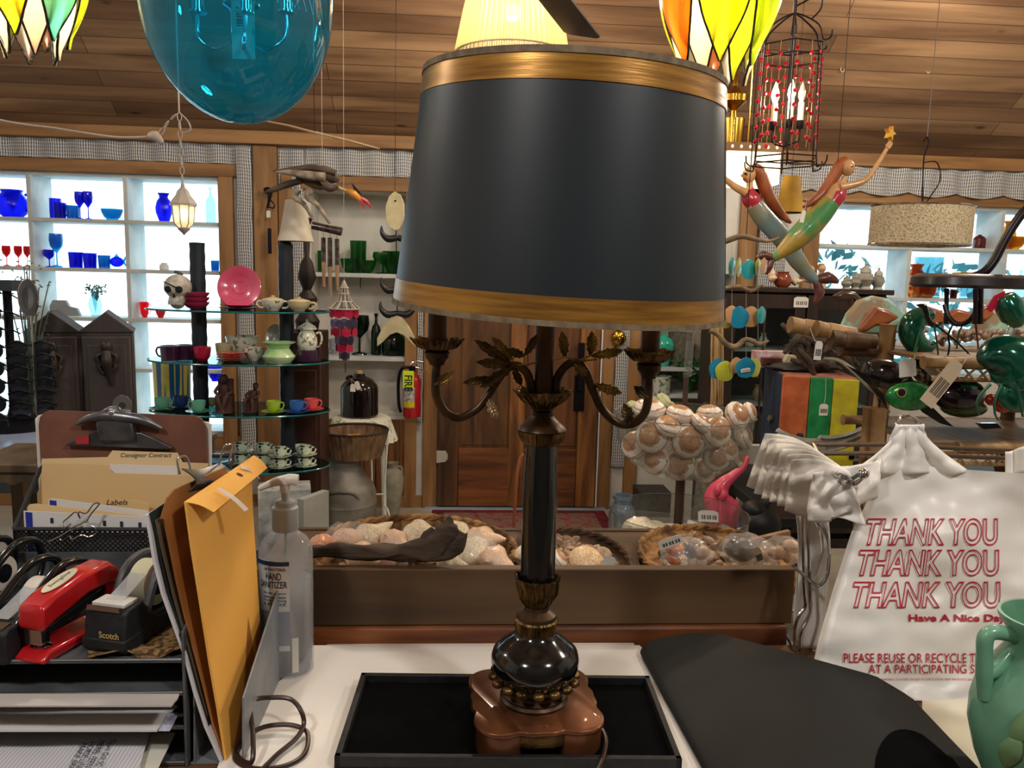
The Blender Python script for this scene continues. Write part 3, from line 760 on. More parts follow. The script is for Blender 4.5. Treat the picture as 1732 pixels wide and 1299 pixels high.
def lined(name, axis='X', sc=150, bg='#dcd8da', ink='#8a94b4'):
    m = M(name, bg, bg, rough=.8); n = m.node_tree; L = n.links; b = n.nodes['Principled BSDF']; tc = n.nodes['Texture Coordinate']
    wv = n.nodes.new('ShaderNodeTexWave'); wv.bands_direction = axis; wv.inputs['Scale'].default_value = sc/ (2*pi)
    L.new(tc.outputs['Object'], wv.inputs['Vector']); cr = n.nodes.new('ShaderNodeValToRGB')
    cr.color_ramp.elements[0].position = .03; cr.color_ramp.elements[1].position = .09
    cr.color_ramp.elements[0].color = (*lin(ink), 1); cr.color_ramp.elements[1].color = (*lin(bg), 1)
    L.new(wv.outputs['Fac'], cr.inputs[0]); L.new(cr.outputs[0], b.inputs['Base Color']); return m
lp = lined('lined_paper', 'X', 420)
ink = M('dark_ink', '#2a2a3a', '#22222e', rough=.7); redink = M('red_print', '#c4223c', '#b01c34', rough=.5)
s1 = sheet('lined note sheet with handwriting sticking out of the lowest tray', [(1236,-60),(1345,-60)], [(1236,254),(1299,236),(1345,222)], 1236, 1345, .970, lp, seed=3, n=(16, 8))
sheet('blank cream sheet under the handwritten note in the lowest tray', [(1240,-60),(1345,-60)], [(1240,297),(1299,268),(1345,248)], 1240, 1345, .962, M('cream_sheet', '#e2dfd0', '#d8d4c4', rough=.8), seed=9, n=(12, 8))
sheet('white paper stack end sticking out of the middle tray', [(1196,-60),(1231,-60)], [(1196,300),(1243,262)], 1196, 1238, 1.0055, M('office_paper', '#dedcda', '#d2d0ce', rough=.8), seed=4, n=(16, 4), th=.003)
sheet('small printed slip at the right end of the middle tray', [(1208,284),(1237,268)], [(1206,303),(1237,287)], 1207, 1237, 1.010, M('slip_paper', '#d4d4dc', '#8890b0', rough=.7, scale=80), seed=4, n=(5, 4))
sheet('white papers lying in the second tray from the top', [(1180,-60),(1192,-60)], [(1180,303),(1196,290)], 1176, 1196, 1.0495, M('shaded_paper', '#c8c2be', '#bcb6b2', rough=.8), seed=6, n=(12, 3), th=.002)
for (txt, x, y, hh, ln) in (('Thurs Grk SC', 196, 1250, 11, 60), ('MEREL FERN', 178, 1252, 11, 60), ('HORSE LINE', 162, 1254, 11, 62), ('MAKE BRK', 148, 1256, 10, 60)):
    letters(txt, lambda u, v, w_, x=x, y=y, hh=hh, ln=ln: OZ(x-10+v*hh-u*ln*.42, y+u*ln*.78, .9755), s1, ink, 'handwriting', size=1, shear=.2)

# ---- tape dispensers
dblk = M('matte_black_plastic', '#1e2124', '#17191c', rough=.6, scale=70, bump=.15)
dgls = M('glossy_black_plastic', '#101215', '#0b0d0f', rough=.18, coat=.5)
tapem = M('translucent_tape_roll', '#dcd8bc', '#c8c4a4', rough=.45, sss=.3)
tapew = M('white_tape_roll', '#e4ddd2', '#d0c8bc', rough=.4)
def dispenser(label, loc, rz, style=0, rollm=None, logo='Scotch', logom=None):
    t = T('tape_dispenser', label, 'tape dispenser', loc, rz=rz, group=None)
    if style == 0:    # heavy angular desk dispenser; +y away from viewer
        out = [(0, .004), (.003, 0), (.150, 0), (.165, .012), (.168, .050), (.155, .066), (.140, .060), (.128, .040), (.100, .024), (.070, .022), (.052, .034), (.040, .056), (.012, .054), (.006, .050)]
        MB().prism(out, .058, 'yz').build('body', dblk, t, bevel=.003)
        MB().prism([(-.001, .006), (.004, .0), (.05, .0), (.05, .018), (-.001, .018)], .061, 'yz').build('weighted_foot', dblk, t, bevel=.002)
        for s in (-1, 1): MB().tube([(s*.024, .050, .034), (s*.024, .075, .078), (s*.024, .115, .088), (s*.024, .150, .070), (s*.024, .156, .055)], .006, 8, sub=4).build('side_rail', M('grey_plastic', '#54565a', '#44464a', rough=.4), t)
        rc = (0, .092, .058); rr = .030
        MB().box((0, .024, .0575), (.046, .026, .005)).build('tape_tongue', M('white_plastic', '#d8d6ce', rough=.4), t, bevel=.001)
        MB().box((0, .003, .0565), (.046, .002, .006)).build('cutter', chrome, t)
        lx, lz = .012, .022
    else:             # rounded loop dispenser
        pts = [(0, .02, .040), (0, .05, .062), (0, .095, .088), (0, .135, .084), (0, .150, .055), (0, .140, .025), (0, .115, .012)]
        fr = MB()
        ring = [(0, .018, .034), (0, .06, .068), (0, .10, .088), (0, .138, .082), (0, .153, .055), (0, .142, .026), (0, .110, .012), (0, .06, .014)]
        for s in (-1, 1): fr.tube([(s*.022, y, z) for _, y, z in ring], .0055, 10, sub=5, closed=True)
        fr.build('loop_frame', dgls, t)
        MB().prism([(-.004, 0), (.150, 0), (.150, .010), (.045, .014), (.036, .044), (.004, .046), (-.004, .040)], .054, 'yz').build('base', dblk, t, bevel=.004)
        MB().box((0, .006, .0465), (.046, .012, .002), rot=(.15, 0, 0)).build('cutter', chrome, t)
        rc = (0, .090, .050); rr = .024
    r = MB().open_lathe([(rr*.55, -.0125), (rr, -.0125), (rr+.0005, 0), (rr, .0125), (rr*.55, .0125), (rr*.55, -.0125)], 36)
    o = r.build('tape_roll', rollm or tapem, t, sharp=40); o.rotation_euler = (0, pi/2, 0); o.location = rc
    MB().lathe([(rr*.54, -.0135), (rr*.54, .0135)], 20).build('hub', dgls, o)
    MB().surf(lambda u, v: ((v-.5)*.024, lerp(.020, rc[1]-.004, u), lerp(.0595 if style == 0 else .048, rc[2]+rr*.97, u**1.3)), 8, 1, th=.0003).build('tape_strip', M('clear_tape', '#dde2e4', rough=.15, alpha=.35), t)
    if logo:
        y0 = -.0018 if style == 0 else -.0045
        letters(logo, lambda u, v, w_: (-.004+u*.028 if style == 0 else -.018+u*.036, y0, (.0205 if style == 0 else .006)+v*.0085), t, logom or M('gold_logo', '#c8b060', rough=.5), 'logo', size=1, bold=.02)
    return t
dispenser('black angular tape dispenser with a translucent roll, right of the red stapler', (-.432, .968, TZ+.004), R(-16), 0)
dispenser('black loop tape dispenser with a white roll, left of the red stapler', (-.560, .952, TZ), R(-14), 1, tapew, logom=M('silver_logo', '#a8acb0', rough=.5))
dispenser('black loop tape dispenser cut off by the left picture edge', (-.655, 1.03, TZ), R(-10), 1, tapew, logo=None)
dispenser('dark angular tape dispenser standing behind the front one against the mesh file holder', (-.395, 1.085, TZ), R(8), 0, logo=None).scale = (.9, .6, 1.0)

# ---- stapler
red = M('red_enamel', '#c81e24', '#a8161c', rough=.25, coat=.5)
stp = T('stapler', 'red metal desk stapler beside the tape dispensers', 'stapler', (-.510, .950, TZ+.001), rz=R(-17)); stp.scale = (1, .80, 1.12)
w = MB().prism([(0, 0), (.165, 0), (.165, .010), (.010, .012), (-.006, .004)], .042, 'yz'); w.build('base', red, stp, bevel=.003)
w = MB().prism([(.001, .043), (.004, .062), (.03, .070), (.09, .078), (.15, .078), (.172, .064), (.168, .050), (.10, .052), (.03, .040), (.004, .034)], .036, 'yz'); w.build('top_arm', red, stp, bevel=.005)
MB().prism([(.006, .018), (.024, .018), (.024, .040), (.006, .042)], .024, 'yz').build('staple_head', chrome, stp, bevel=.001)
MB().prism([(.02, .024), (.155, .040), (.155, .050), (.02, .034)], .020, 'yz').build('magazine', M('dark_steel', '#38383c', rough=.4, metal=.8), stp, bevel=.001)
w = MB(); w.lathe([(0, .0125), (.012, .0125), (.013, .0135), (.008, .016), (0, .0155)], 24, cy=.022); w.build('anvil', chrome, stp)
MB().prism([(.135, .010), (.165, .010), (.165, .060), (.148, .060)], .030, 'yz').build('hinge_post', red, stp, bevel=.002)
w = MB(); w.lathe([(0, 0), (1, 0), (1.04, .5), (1, 1), (0, 1)], 32)
w.v = [(x*.010, y*.034, z*.0016) for x, y, z in w.v]
o = w.build('name_plate', M('ivory_plate', '#d8d2b8', rough=.4), stp); o.location = (0, .064, .0755); o.rotation_euler = (R(8), 0, 0)
letters('Swingline', lambda u, v, w_: (-.004+(1-v)*.008-.0, -.022+u*.044, .0019), o, ink, 'logo', size=1, shear=.3)

# ---- woven brown mat under the dispenser
burl = M('brown_burlap', '#a08050', '#4a3018', rough=.95, scale=110, bump=.6, pos=(.42, .58))
def bm(u, v):
    a = 2*pi*u; e = 1+.10*sin(a*5)+.06*sin(a*9+1); r = v*.078*e
    return (-.395+r*cos(a)*1.05, 1.03+r*sin(a)*1.0, TZ+.0006+.010*v**3*(.5+.5*sin(a*6))*(1 if sin(a) < .2 else .3)-.0*v)
tag(MB().surf(bm, 72, 10, th=.0015).build('woven_mat', burl), 'ragged brown woven mat under the front tape dispenser', 'mat')
# blue glass-like tray behind the dispensers
tag(MB().at((-.565, 1.13, TZ)).lathe([(0, .002), (.045, .002), (.055, .014), (.052, .014), (.043, .004), (0, .004)], 28).build('glass_dish', glass('dish_glass', '#9cc4cc', .6)), 'small clear bluish dish behind the left tape dispensers', 'dish')

# ---- wire mesh file holder
fh = T('file_holder', 'black wire mesh file holder full of folders behind the tape dispensers', 'file holder', (0, 0, TZ))
hx0, hx1, hy0, hy1 = -.665, -.365, 1.215, 1.315
def fz(z): return z-TZ
def mesh_mat():
    m = M('punched_mesh', '#2c2c30', '#1e1e22', rough=.5, metal=.5); n = m.node_tree; L = n.links; b = n.nodes['Principled BSDF']; tc = n.nodes['Texture Coordinate']
    mp = n.nodes.new('ShaderNodeMapping'); mp.inputs['Scale'].default_value = (190, 190, 190); mp.inputs['Rotation'].default_value = (0, R(45), 0)
    L.new(tc.outputs['Object'], mp.inputs[0]); sp_ = n.nodes.new('ShaderNodeSeparateXYZ'); L.new(mp.outputs[0], sp_.inputs[0])
    mul = []
    for ax in ('X', 'Z'):
        f_ = n.nodes.new('ShaderNodeMath'); f_.operation = 'FRACT'; L.new(sp_.outputs[ax], f_.inputs[0])
        s_ = n.nodes.new('ShaderNodeMath'); s_.operation = 'SUBTRACT'; s_.inputs[1].default_value = .5; L.new(f_.outputs[0], s_.inputs[0])
        a_ = n.nodes.new('ShaderNodeMath'); a_.operation = 'ABSOLUTE'; L.new(s_.outputs[0], a_.inputs[0])
        g_ = n.nodes.new('ShaderNodeMath'); g_.operation = 'GREATER_THAN'; g_.inputs[1].default_value = .30; L.new(a_.outputs[0], g_.inputs[0]); mul.append(g_)
    mx = n.nodes.new('ShaderNodeMath'); mx.operation = 'MAXIMUM'; L.new(mul[0].outputs[0], mx.inputs[0]); L.new(mul[1].outputs[0], mx.inputs[1])
    L.new(mx.outputs[0], b.inputs['Alpha']); return m
pmesh = mesh_mat()
MB().bb((hx0, hy0, .002), (hx1, hy0+.001, .082)).build('mesh_front', pmesh, fh, flat=True)
MB().bb((hx0, hy1, .002), (hx1, hy1+.001, .12)).build('mesh_back', pmesh, fh, flat=True)
w = MB(); w.bb((hx0, hy0, 0), (hx1, hy1, .002)); w.bb((hx0, hy0-.001, 0), (hx1, hy0+.002, .006)); w.build('bottom', meshhole, fh)
MB().tube([(hx0, hy0, .002), (hx0, hy0, .082), (hx1, hy0, .082), (hx1, hy0, .002)], .0035, 8).build('front_rim', dblk, fh)
MB().tube([(hx0, hy0, .082), (hx0+.012, hy1-.04, .16), (hx0+.02, hy1, .175), (hx1, hy1, .175), (hx1, hy0, .082)], .0035, 8).build('back_rim', dblk, fh)
manila = M('manila_card', '#dcbb88', '#d2b07c', rough=.8, scale=3)
manila2 = M('manila_card_pale', '#e2c698', '#dabc8c', rough=.8, scale=3)
def fo(name, label, pxs, Y, mat, th=.0016, cat='folder', parent=None, btm=None):
    b_ = TZ+.006 if btm is None else btm
    pts = [OY(x, y, Y) for x, y in pxs]; o2 = [(p.x, p.z) for p in pts]
    o2 = [(o2[0][0], b_)]+o2+[(o2[-1][0], b_)]
    o = MB().prism(o2, th, 'xz', off=Y).build(name, mat, parent, flat=True)
    return tag(o, label, cat) if label else o
f1 = fo('manila_folder', 'manila folder with the handwritten Consignor Contract tab', [(67,812),(71,776),(182,773),(190,762),(300,766),(309,782),(352,784)], 1.285, manila2)
letters('Consignor Contract', lambda u, v, w_: OY(204+u*86, 775.5-v*9.5, 1.2835), f1, ink, 'handwriting', size=1, shear=.25)
fo('paper_insert', 'white paper edge poking out below the folder tab', [(186,785),(300,788)], 1.280, paperm, cat='paper')
f2 = fo('manila_folder', 'front manila folder with a notched top edge', [(63,834),(67,826),(72,786),(74,784),(177,786),(184,791),(190,800),(352,805)], 1.272, manila)
f3 = fo('manila_folder', 'low manila folder whose Labels tab peeks over the white label sheets', [(160,862),(166,842),(232,846),(252,852)], 1.258, manila)
letters('Labels', lambda u, v, w_: OY(180+u*36, 854-v*9, 1.2565), f3, ink, 'handwriting', size=1, shear=.25)
blue = M('blue_print', '#2c3a9c', '#24308a', rough=.5)
def lab_sheet(label, pxs, Y, stripe):
    o = fo('label_sheet', label, pxs, Y, M('label_sheet_white', '#dddad6', '#cfccca', rough=.7), cat='paper')
    a, b_, c, d = stripe
    fo('blue_stripe', None, [(a, c), (b_, c+1)], Y-.0016, blue, th=.0006, parent=o, btm=OY(a, d, Y).z); return o
lab_sheet('rear white label sheet with a short blue corner mark', [(82,845),(88,843),(250,864)], 1.248, (84, 95, 846, 856))
fo('manila_folder', 'cream folder edge between the two label sheets', [(46,858),(50,853),(60,852),(246,872)], 1.240, manila2)
ls = lab_sheet('front white label sheet with a tall blue stripe at its left end', [(40,864),(246,874)], 1.230, (43, 54, 866, 943))
for x in (85, 174, 203, 234):
    fo('printed_box', None, [(x, 876+(x-85)*.05), (x+5, 876+(x-80)*.05)], 1.2283, ink, th=.0004, parent=ls, btm=OY(x, 885+(x-85)*.05, 1.228).z)
# wire butterfly clipped to the rim
wb = T('wire_butterfly', 'bent silver wire butterfly clipped on the front rim of the mesh holder', 'ornament', (0, 0, 0))
sw = M('silver_wire', '#b8b4ac', '#98948c', rough=.25, metal=.9)
def W(pts, Y, name): MB().tube([OY(x, y, Y+.004*sin(i)) for i, (x, y) in enumerate(pts)], .0011, 6, sub=4).build(name, sw, wb)
W([(145,884),(155,868),(168,852),(158,853),(146,868),(133,866),(135,876),(128,866),(115,876),(106,884),(110,892),(120,886)], 1.206, 'upper_wing')
W([(146,888),(160,892),(162,902),(150,908),(138,905),(122,912),(118,907),(105,914),(102,908),(118,898),(140,890)], 1.204, 'lower_wing')
W([(120,893),(145,882)], 1.202, 'body'); W([(120,896),(100,908),(82,916)], 1.203, 'antenna')

# ---- big clipboard at the back
hb_ = M('brown_hardboard', '#7a5040', '#6a4436', rough=.5, scale=20)
cb = T('clipboard', 'large brown hardboard clipboard standing behind the folders', 'clipboard', (0, 0, 0))
pxs = [(66,720),(68,706),(74,698),(82,694),(332,703),(342,709),(348,722),(350,790)]
fo('board', None, pxs, 1.300, hb_, th=.003, parent=cb)
zc = lambda x, y, Y=1.29: OY(x, y, Y)
steel = M('dull_clip_steel', '#8a8a8c', '#58585c', rough=.35, metal=.85, scale=20)
w = MB(); A = [zc(112,750), zc(140,743), zc(262,752), zc(292,756)]
w.prism([(p.x, p.z) for p in [zc(112,750), zc(150,735), zc(162,728), zc(240,732), zc(262,742), zc(292,757), zc(290,760), zc(113,753)]], .008, 'xz', off=1.292); w.build('clip_plate', steel, cb, bevel=.001)
w = MB(); w.prism([(p.x, p.z) for p in [zc(172,745), zc(166,715), zc(174,694), zc(186,687), zc(198,688), zc(206,700), zc(228,712), zc(232,744)]], .016, 'xz', off=1.287); w.build('clip_lever', steel, cb, bevel=.003)
w = MB(); w.tube([zc(130,717,1.288), zc(150,708,1.283), zc(180,703,1.283), zc(215,706,1.283), zc(245,712,1.283), zc(274,725,1.288)], [.003, .007, .009, .009, .007, .003], 10, sub=4); w.build('clip_spring', steel, cb)
w = MB(); c0 = zc(207, 686, 1.29); ri = .010
w.surf(lambda u, v: (c0.x+(.006+.009*v)*cos(2*pi*u), 1.291, c0.z+(.006+.011*v)*sin(2*pi*u)), 28, 1, th=.002); w.build('hanging_ring', M('nickel', '#b4b4b0', rough=.25, metal=.9), cb)
w = MB(); c1 = zc(188, 699, 1.276); w.ell((c1.x, 1.277, c1.z), (.0055, .003, .0055)); w.build('rivet', M('nickel', '#b4b4b0', rough=.25, metal=.9), cb)
fo('red_sticker', None, [(128,741),(150,736)], 1.2862, M('red_sticker', '#a83038', rough=.5), th=.0008, parent=cb, btm=zc(130,750).z)
fo('paper_stack', 'white paper edges standing just behind the brown clipboard', [(61,708),(66,702),(72,700),(300,708),(352,714),(357,718),(358,790)], 1.308, paperm, th=.006, cat='paper')

# ---- standing papers, clipboard and envelope in the divider at the right of the tower
dv = T('divider', 'grey steel file divider panel holding the yellow envelope upright', 'divider', (0, 0, CZ+.001))
gp = M('pale_grey_steel', '#8c9094', '#7a7e82', rough=.5, metal=.3, scale=20)
p = [OY(390,1288,.955), OY(404,1160,.965), OY(483,1034,1.185), OY(470,1150,1.180)]
xx = -.262
w = MB(); w.prism([(.955, 0), (.962, .085), (1.175, .150), (1.175, 0)], .0025, 'yz', off=xx); w.build('divider_plate', gp, dv, bevel=.0008)
w = MB(); w.bb((-.326, .955, 0), (xx, 1.175, .002)); w.build('divider_base', gp, dv)
w = MB(); w.prism([(.955, 0), (.962, .10), (1.175, .10), (1.175, 0)], .002, 'yz', off=-.322); w.build('divider_plate', gp, dv, bevel=.0008)
def leaf_stack(name, label, cat, edge, dxtop, dxbot, y0, y1, ztopfar, mat, th, round_top=0, parent=None):
    """edge: px of the near upright edge, top to bottom"""
    P = [OY(x, y, y0) for x, y in edge]
    def fn(u, v):
        i = v*(len(P)-1); k_ = min(int(i), len(P)-2); q = P[k_].lerp(P[k_+1], i-k_)
        y = lerp(y0, y1, u); zt_ = q.z+(ztopfar*(1-v))*u
        if round_top and v < .12: 
            e_ = (1-v/.12); zt_ -= round_top*e_*max(0, 1-min(u, 1-u)/.15)**2
        return (q.x+lerp(dxtop, dxbot, v)*u, y, max(zt_, CZ+.004))
    return tag(MB().surf(fn, 12, 24, th=th).build(name, mat, parent), label, cat)
leaf_stack('notepad', 'squared white notepad bowed outwards left of the brown clipboard', 'notepad', [(244,872),(250,900),(258,950),(272,1005),(292,1060),(310,1110),(326,1170),(345,1230),(371,1288)], .02, .01, .953, 1.15, .0, lined('squared_paper', 'Z', 900, '#d6d4d8', '#a8acc0'), .0035)
leaf_stack('card', 'dark green stiff card between the notepad and the clipboard', 'card', [(252,868),(262,900),(272,950),(284,1005),(302,1060),(318,1110),(334,1170),(352,1230),(374,1288)], .02, .01, .957, 1.16, .004, M('dark_green_card', '#1c2c2c', '#142020', rough=.5), .001)
leaf_stack('kraft_folder', 'dull brown folder between the notepad and the clipboard', 'folder', [(262,880),(270,920),(280,960),(292,1010),(308,1065),(322,1115),(338,1175),(354,1230),(376,1288)], .02, .01, .960, 1.15, .0, M('dull_kraft', '#6a5844', '#5a4a38', rough=.7), .001)
cl2 = T('clipboard', 'tan clipboard standing edge-on in the divider beside the yellow envelope', 'clipboard', (0, 0, 0))
leaf_stack('board', None, None, [(270,838),(276,880),(286,930),(296,980),(310,1040),(326,1100),(342,1160),(358,1225),(379,1288)], .050, .02, .962, 1.085, .010, M('tan_hardboard', '#a8703c', '#8a5426', rough=.5, scale=8), .003, round_top=.03, parent=cl2)
cz_ = lambda x, y, Y: OY(x, y, Y)
w = MB(); w.surf(lambda u, v: V(cz_(lerp(308, 372, u), lerp(838, 792, v)-10*u+6*sin(pi*u), lerp(1.0, 1.10, u)))+V((.018*sin(pi*v), 0, 0)), 12, 8, th=.0015); w.build('clip_body', steel, cl2)
for (x, y, Y) in ((314, 800, 1.02), (378, 786, 1.10)):
    a = cz_(x, y, Y); b_ = cz_(x-6 if x < 340 else x+8, y-24 if x < 340 else y-30, Y)
    sd = V((.005, .006, 0)); w = MB(); w.tube([a-sd, b_-sd*.9, b_+V((0, 0, .003)), b_+sd*.9, a+sd], .0014, 8, sub=4)
    w.build('clip_handle', M('nickel', '#b4b4b0', rough=.25, metal=.9), cl2)
env = T('envelope', 'yellow kraft envelope with its flap folded over standing in the grey divider', 'envelope', (0, 0, 0))
yk = M('yellow_kraft', '#eeb458', '#e4a648', rough=.65, scale=4, stretch=(1, 1, .4))
P = [OY(x, y, .955) for x, y in ((311,850),(322,930),(338,1030),(352,1120),(366,1200),(380,1290))]
def ev(u, v):
    i = v*5; k_ = min(int(i), 4); q = P[k_].lerp(P[k_+1], i-k_)
    return (q.x+.032*u*(1-v)+.004*v*u+.006*sin(pi*u)*(1-v), lerp(.955, 1.135, u), max(q.z-.004*u, CZ+.004))
MB().surf(ev, 10, 20, th=.003).build('envelope_body', yk, env)
A, B, Cc, Dd = V(ev(0, 0)), V(ev(1, 0)), OY(452, 792, 1.15), OY(361, 867, .965)
B = OY(429, 771, 1.165)
MB().surf(lambda u, v: A.lerp(B, u).lerp(Dd.lerp(Cc, u), v)+V((0, 0, .003*sin(pi*v))), 10, 6, th=.0008).build('flap', yk, env)
h0 = A.lerp(B, .62).lerp(Dd.lerp(Cc, .62), .45); nrm = (B-A).cross(Dd-A).normalized(); e1 = (B-A).normalized(); e2 = nrm.cross(e1)
if nrm.dot(CO-h0) < 0: nrm = -nrm
MB().add([h0+nrm*.0035+(e1*cos(2*pi*k/20)*.0048+e2*sin(2*pi*k/20)*.0048) for k in range(20)], [tuple(range(20))]).build('punch_hole', M('dark_brown_hole', '#6a3418', rough=.8), env, flat=True)
ctp = M('clear_tape', '#dde2e4', rough=.15, alpha=.35)
for (a_, b_, ww) in (((366, 832, 1.0), (415, 868, .99), .005), ((405, 795, 1.10), (436, 812, 1.12), .005)):
    pa = OY(*a_)+nrm*.005; pb = OY(*b_)+nrm*.004; s_ = (pb-pa).cross(nrm).normalized()*ww
    MB().surf(lambda u, v: pa.lerp(pb, u)+s_*(v*2-1)+V((0, 0, .003*sin(pi*u))), 8, 1, th=.0003).build('tape_strip', M('frosted_tape', '#dcdcd8', rough=.4, alpha=.55), env)

# ---- hand sanitizer
SX, SY = -.256, 1.192
sa = T('sanitizer_bottle', 'tall clear pump bottle of hand sanitizer beside the envelope', 'bottle', (SX, SY, CZ+.001))
sk_ = mpp((SX, SY, 1.07)); zz = lambda y: ZAT(485, y, SY)-CZ-.001
bp_ = [(0, 0), (.036, 0), (.040, .006), (.0405, .02), (.0405, zz(935)), (.039, zz(922)), (.032, zz(908)), (.020, zz(898)), (.018, zz(893))]
clr = glass('sanitizer_plastic', '#f8faff', .74, .08)
w = MB(); w.lathe(bp_, 40); w.v = [(x, y*.8, z) for x, y, z in w.v]; w.build('bottle', clr, sa)
gel = MB(); gel.lathe([(0, .004), (.035, .004), (.038, .02), (.038, zz(975)), (0, zz(975))], 32); gel.v = [(x, y*.78, z) for x, y, z in gel.v]
gel.build('gel', glass('sanitizer_gel', '#f2f4f6', .55), sa)
frost = M('frosted_plastic', '#d8dcdc', '#c8cccc', rough=.35, trans=.3, alpha=.95)
w = MB(); w.lathe([(.018, zz(896)), (.0195, zz(893)), (.0195, zz(858)), (.0155, zz(855)), (.0150, zz(848)), (.013, zz(846)), (0, zz(846))], 40, mod=lambda t, u: 1+.015*sin(40*t)); w.build('screw_collar', frost, sa)
MB().lathe([(.0055, zz(850)), (.0058, zz(826)), (.0085, zz(818))], 20).build('pump_stem', frost, sa)
wp = M('white_plastic_pump', '#e8e0d6', '#ded6cc', rough=.3)
w = MB(); q = lambda x, y: OY(x, y, SY)-V((SX, SY, CZ+.001))
w.tube([q(504,812), q(490,811), q(470,814), q(455,819), q(438,827)], [.0085, .0088, .0070, .0055, .0038], 14, sub=4)
w.lathe([(.0072, zz(832)), (.0082, zz(812)), (.0070, zz(806)), (0, zz(804))], 20); w.build('pump_head', wp, sa)
MB().tube([(0, 0, zz(850)), (.002, 0, .01)], .002, 8).build('dip_tube', frost, sa)
def lab(a0, a1, z0, z1, mat, nm='label', off=.0008):
    return MB().surf(lambda u, v: ((.0405+off)*cos(lerp(a0, a1, u)), .8*(.0405+off)*sin(lerp(a0, a1, u)), lerp(z0, z1, v)), 16, 2, th=.0004).build(nm, mat, sa)
a0, a1 = R(-155), R(-74)
lab(a0, a1, zz(1085), zz(937), M('label_cream', '#cfcfca', '#c4c4c0', rough=.6))
lab(a0, a1, zz(1076), zz(1020), M('label_grey', '#9498a0', '#8a8e98', rough=.6), 'label_panel', .0014)
lab(a0, a1, zz(945), zz(938), M('label_navy', '#20385a', rough=.6), 'label_band', .0014)
navy = M('navy_ink', '#22304e', rough=.6)
def ltx(t, x0_, x1_, y0_, y1_):
    letters(t, lambda u, v, w_: ((.0405+.0018)*cos(lerp(x0_, x1_, u)), .8*(.0405+.0018)*sin(lerp(x0_, x1_, u)), zz(lerp(y0_, y1_, v))), sa, navy, 'label_text', size=1, bold=.01)
ltx('ANTIBACTERIAL', R(-128), R(-80), 953, 948); ltx('HAND', R(-124), R(-90), 968, 956); ltx('SANITIZER', R(-140), R(-78), 981, 970)
for i, t in enumerate(('kills 99% of germs', 'without water', 'moisturizing', '8 FL OZ')): ltx(t, R(-132), R(-80), 992+i*6, 988+i*6)
lab(R(-70), R(-56), zz(1122), zz(1065), M('back_label', '#d6d4cc', rough=.6), 'side_label')
# ================================================================== carrier bags on their chrome rack, vase
bagm = M('white_bag_plastic', '#f0ece6', '#e4dfd8', rough=.36, scale=6, bump=.10, bscale=9)
def bagY(px, py, s=0):
    t = (1195-py)/400
    y = 1.085+.085*t
    y += .010*sin((px-1400)*.021+py*.006)*(.3+.7*min(1, max(0, t)))
    y += .018*NZ.noise(V((px*.006+s, py*.010, s)))+.007*NZ.noise(V((px*.02, py*.03, s+3)))
    return y
RK = T('bag_rack', 'chrome wire carrier bag rack on the counter', 'rack', (0, 0, CZ+.001))
cz2 = lambda x, y, Y: OY(x, y, Y)-V((0, 0, CZ+.001))
def wire(name, pts, r=.0028, sub=4): 
    return MB().tube([cz2(*p) for p in pts], r, 8, sub=sub).build(name, chrome, RK)
wire('upright_wire', [(1343,1098,1.235),(1345,1060,1.235),(1352,1040,1.235),(1362,1025,1.235),(1360,990,1.235),(1358,860,1.235)])
wire('upright_wire', [(1353,1098,1.215),(1355,1072,1.215),(1366,1050,1.215),(1372,1030,1.215),(1370,1000,1.215),(1366,866,1.215)])
wire('side_hoop', [(1347,860,1.235),(1370,868,1.21),(1392,890,1.19),(1402,925,1.18),(1400,970,1.18),(1386,990,1.18),(1370,982,1.195),(1345,960,1.235)])
wire('side_hoop', [(1362,864,1.235),(1384,890,1.19),(1391,930,1.185),(1380,975,1.185)], .0022)
wire('bag_arm', [(1380,752,1.50),(1500,752,1.50),(1732,764,1.50),(1860,772,1.50)], .0045, sub=1)
wire('bag_arm', [(1380,767,1.48),(1500,767,1.48),(1700,775,1.48),(1860,782,1.48)], .0045, sub=1)
wire('bag_hook', [(1376,752,1.30),(1398,790,1.22),(1420,804,1.105),(1440,810,1.10),(1455,802,1.095),(1462,798,1.095)], .0042)
wire('bag_hook', [(1390,770,1.30),(1412,800,1.22),(1430,816,1.11),(1446,818,1.10),(1462,803,1.095)], .0038)
MB().ell(cz2(1461, 801, 1.09), .008).build('hook_tip', chrome, RK)
wire('centre_hook', [(1516,725,1.20),(1515,715,1.19),(1524,706,1.185),(1536,704,1.185),(1549,710,1.19),(1554,728,1.20)], .003)
wire('back_frame', [(1358,860,1.235),(1358,800,1.30),(1378,755,1.45),(1382,752,1.50)], .003)
MB().tube([(.578, 1.23, .002), (.60, 1.40, .002), (1.0, 1.45, .002), (1.05, 1.2, .002)], .003, 8).build('base_wire', chrome, RK)

bag = T('carrier_bag', 'front white plastic carrier bag printed THANK YOU three times in red', 'bag', (0, 0, CZ+.0015))
def bg(px, py, s=0, off=0): p = OY(px, py, bagY(px, py, s)+off); return V((p.x, p.y, max(p.z, CZ+.003)))-V((0, 0, CZ+.0015))
Lx = [(776,1490),(800,1472),(850,1466),(900,1440),(1000,1408),(1080,1385),(1120,1376),(1200,1392),(1230,1400)]
Rx = [(776,1640),(800,1790),(900,1860),(1230,1860)]
def body(u, v, off=0):
    py = lerp(788, 1205, v)+(1-v)*14*abs(u-.35)*2+v*4*sin(u*30)
    px = lerp(pl(Lx, py), pl(Rx, py), u); edge = .02*(1-min(1, min(u, 1-u)/.03))
    return bg(px, py, 0, off+edge)
MB().surf(lambda u, v: body(u, v), 70, 60).surf(lambda u, v: body(u, v, .045), 50, 40).build('bag_body', bagm, bag, sharp=180)
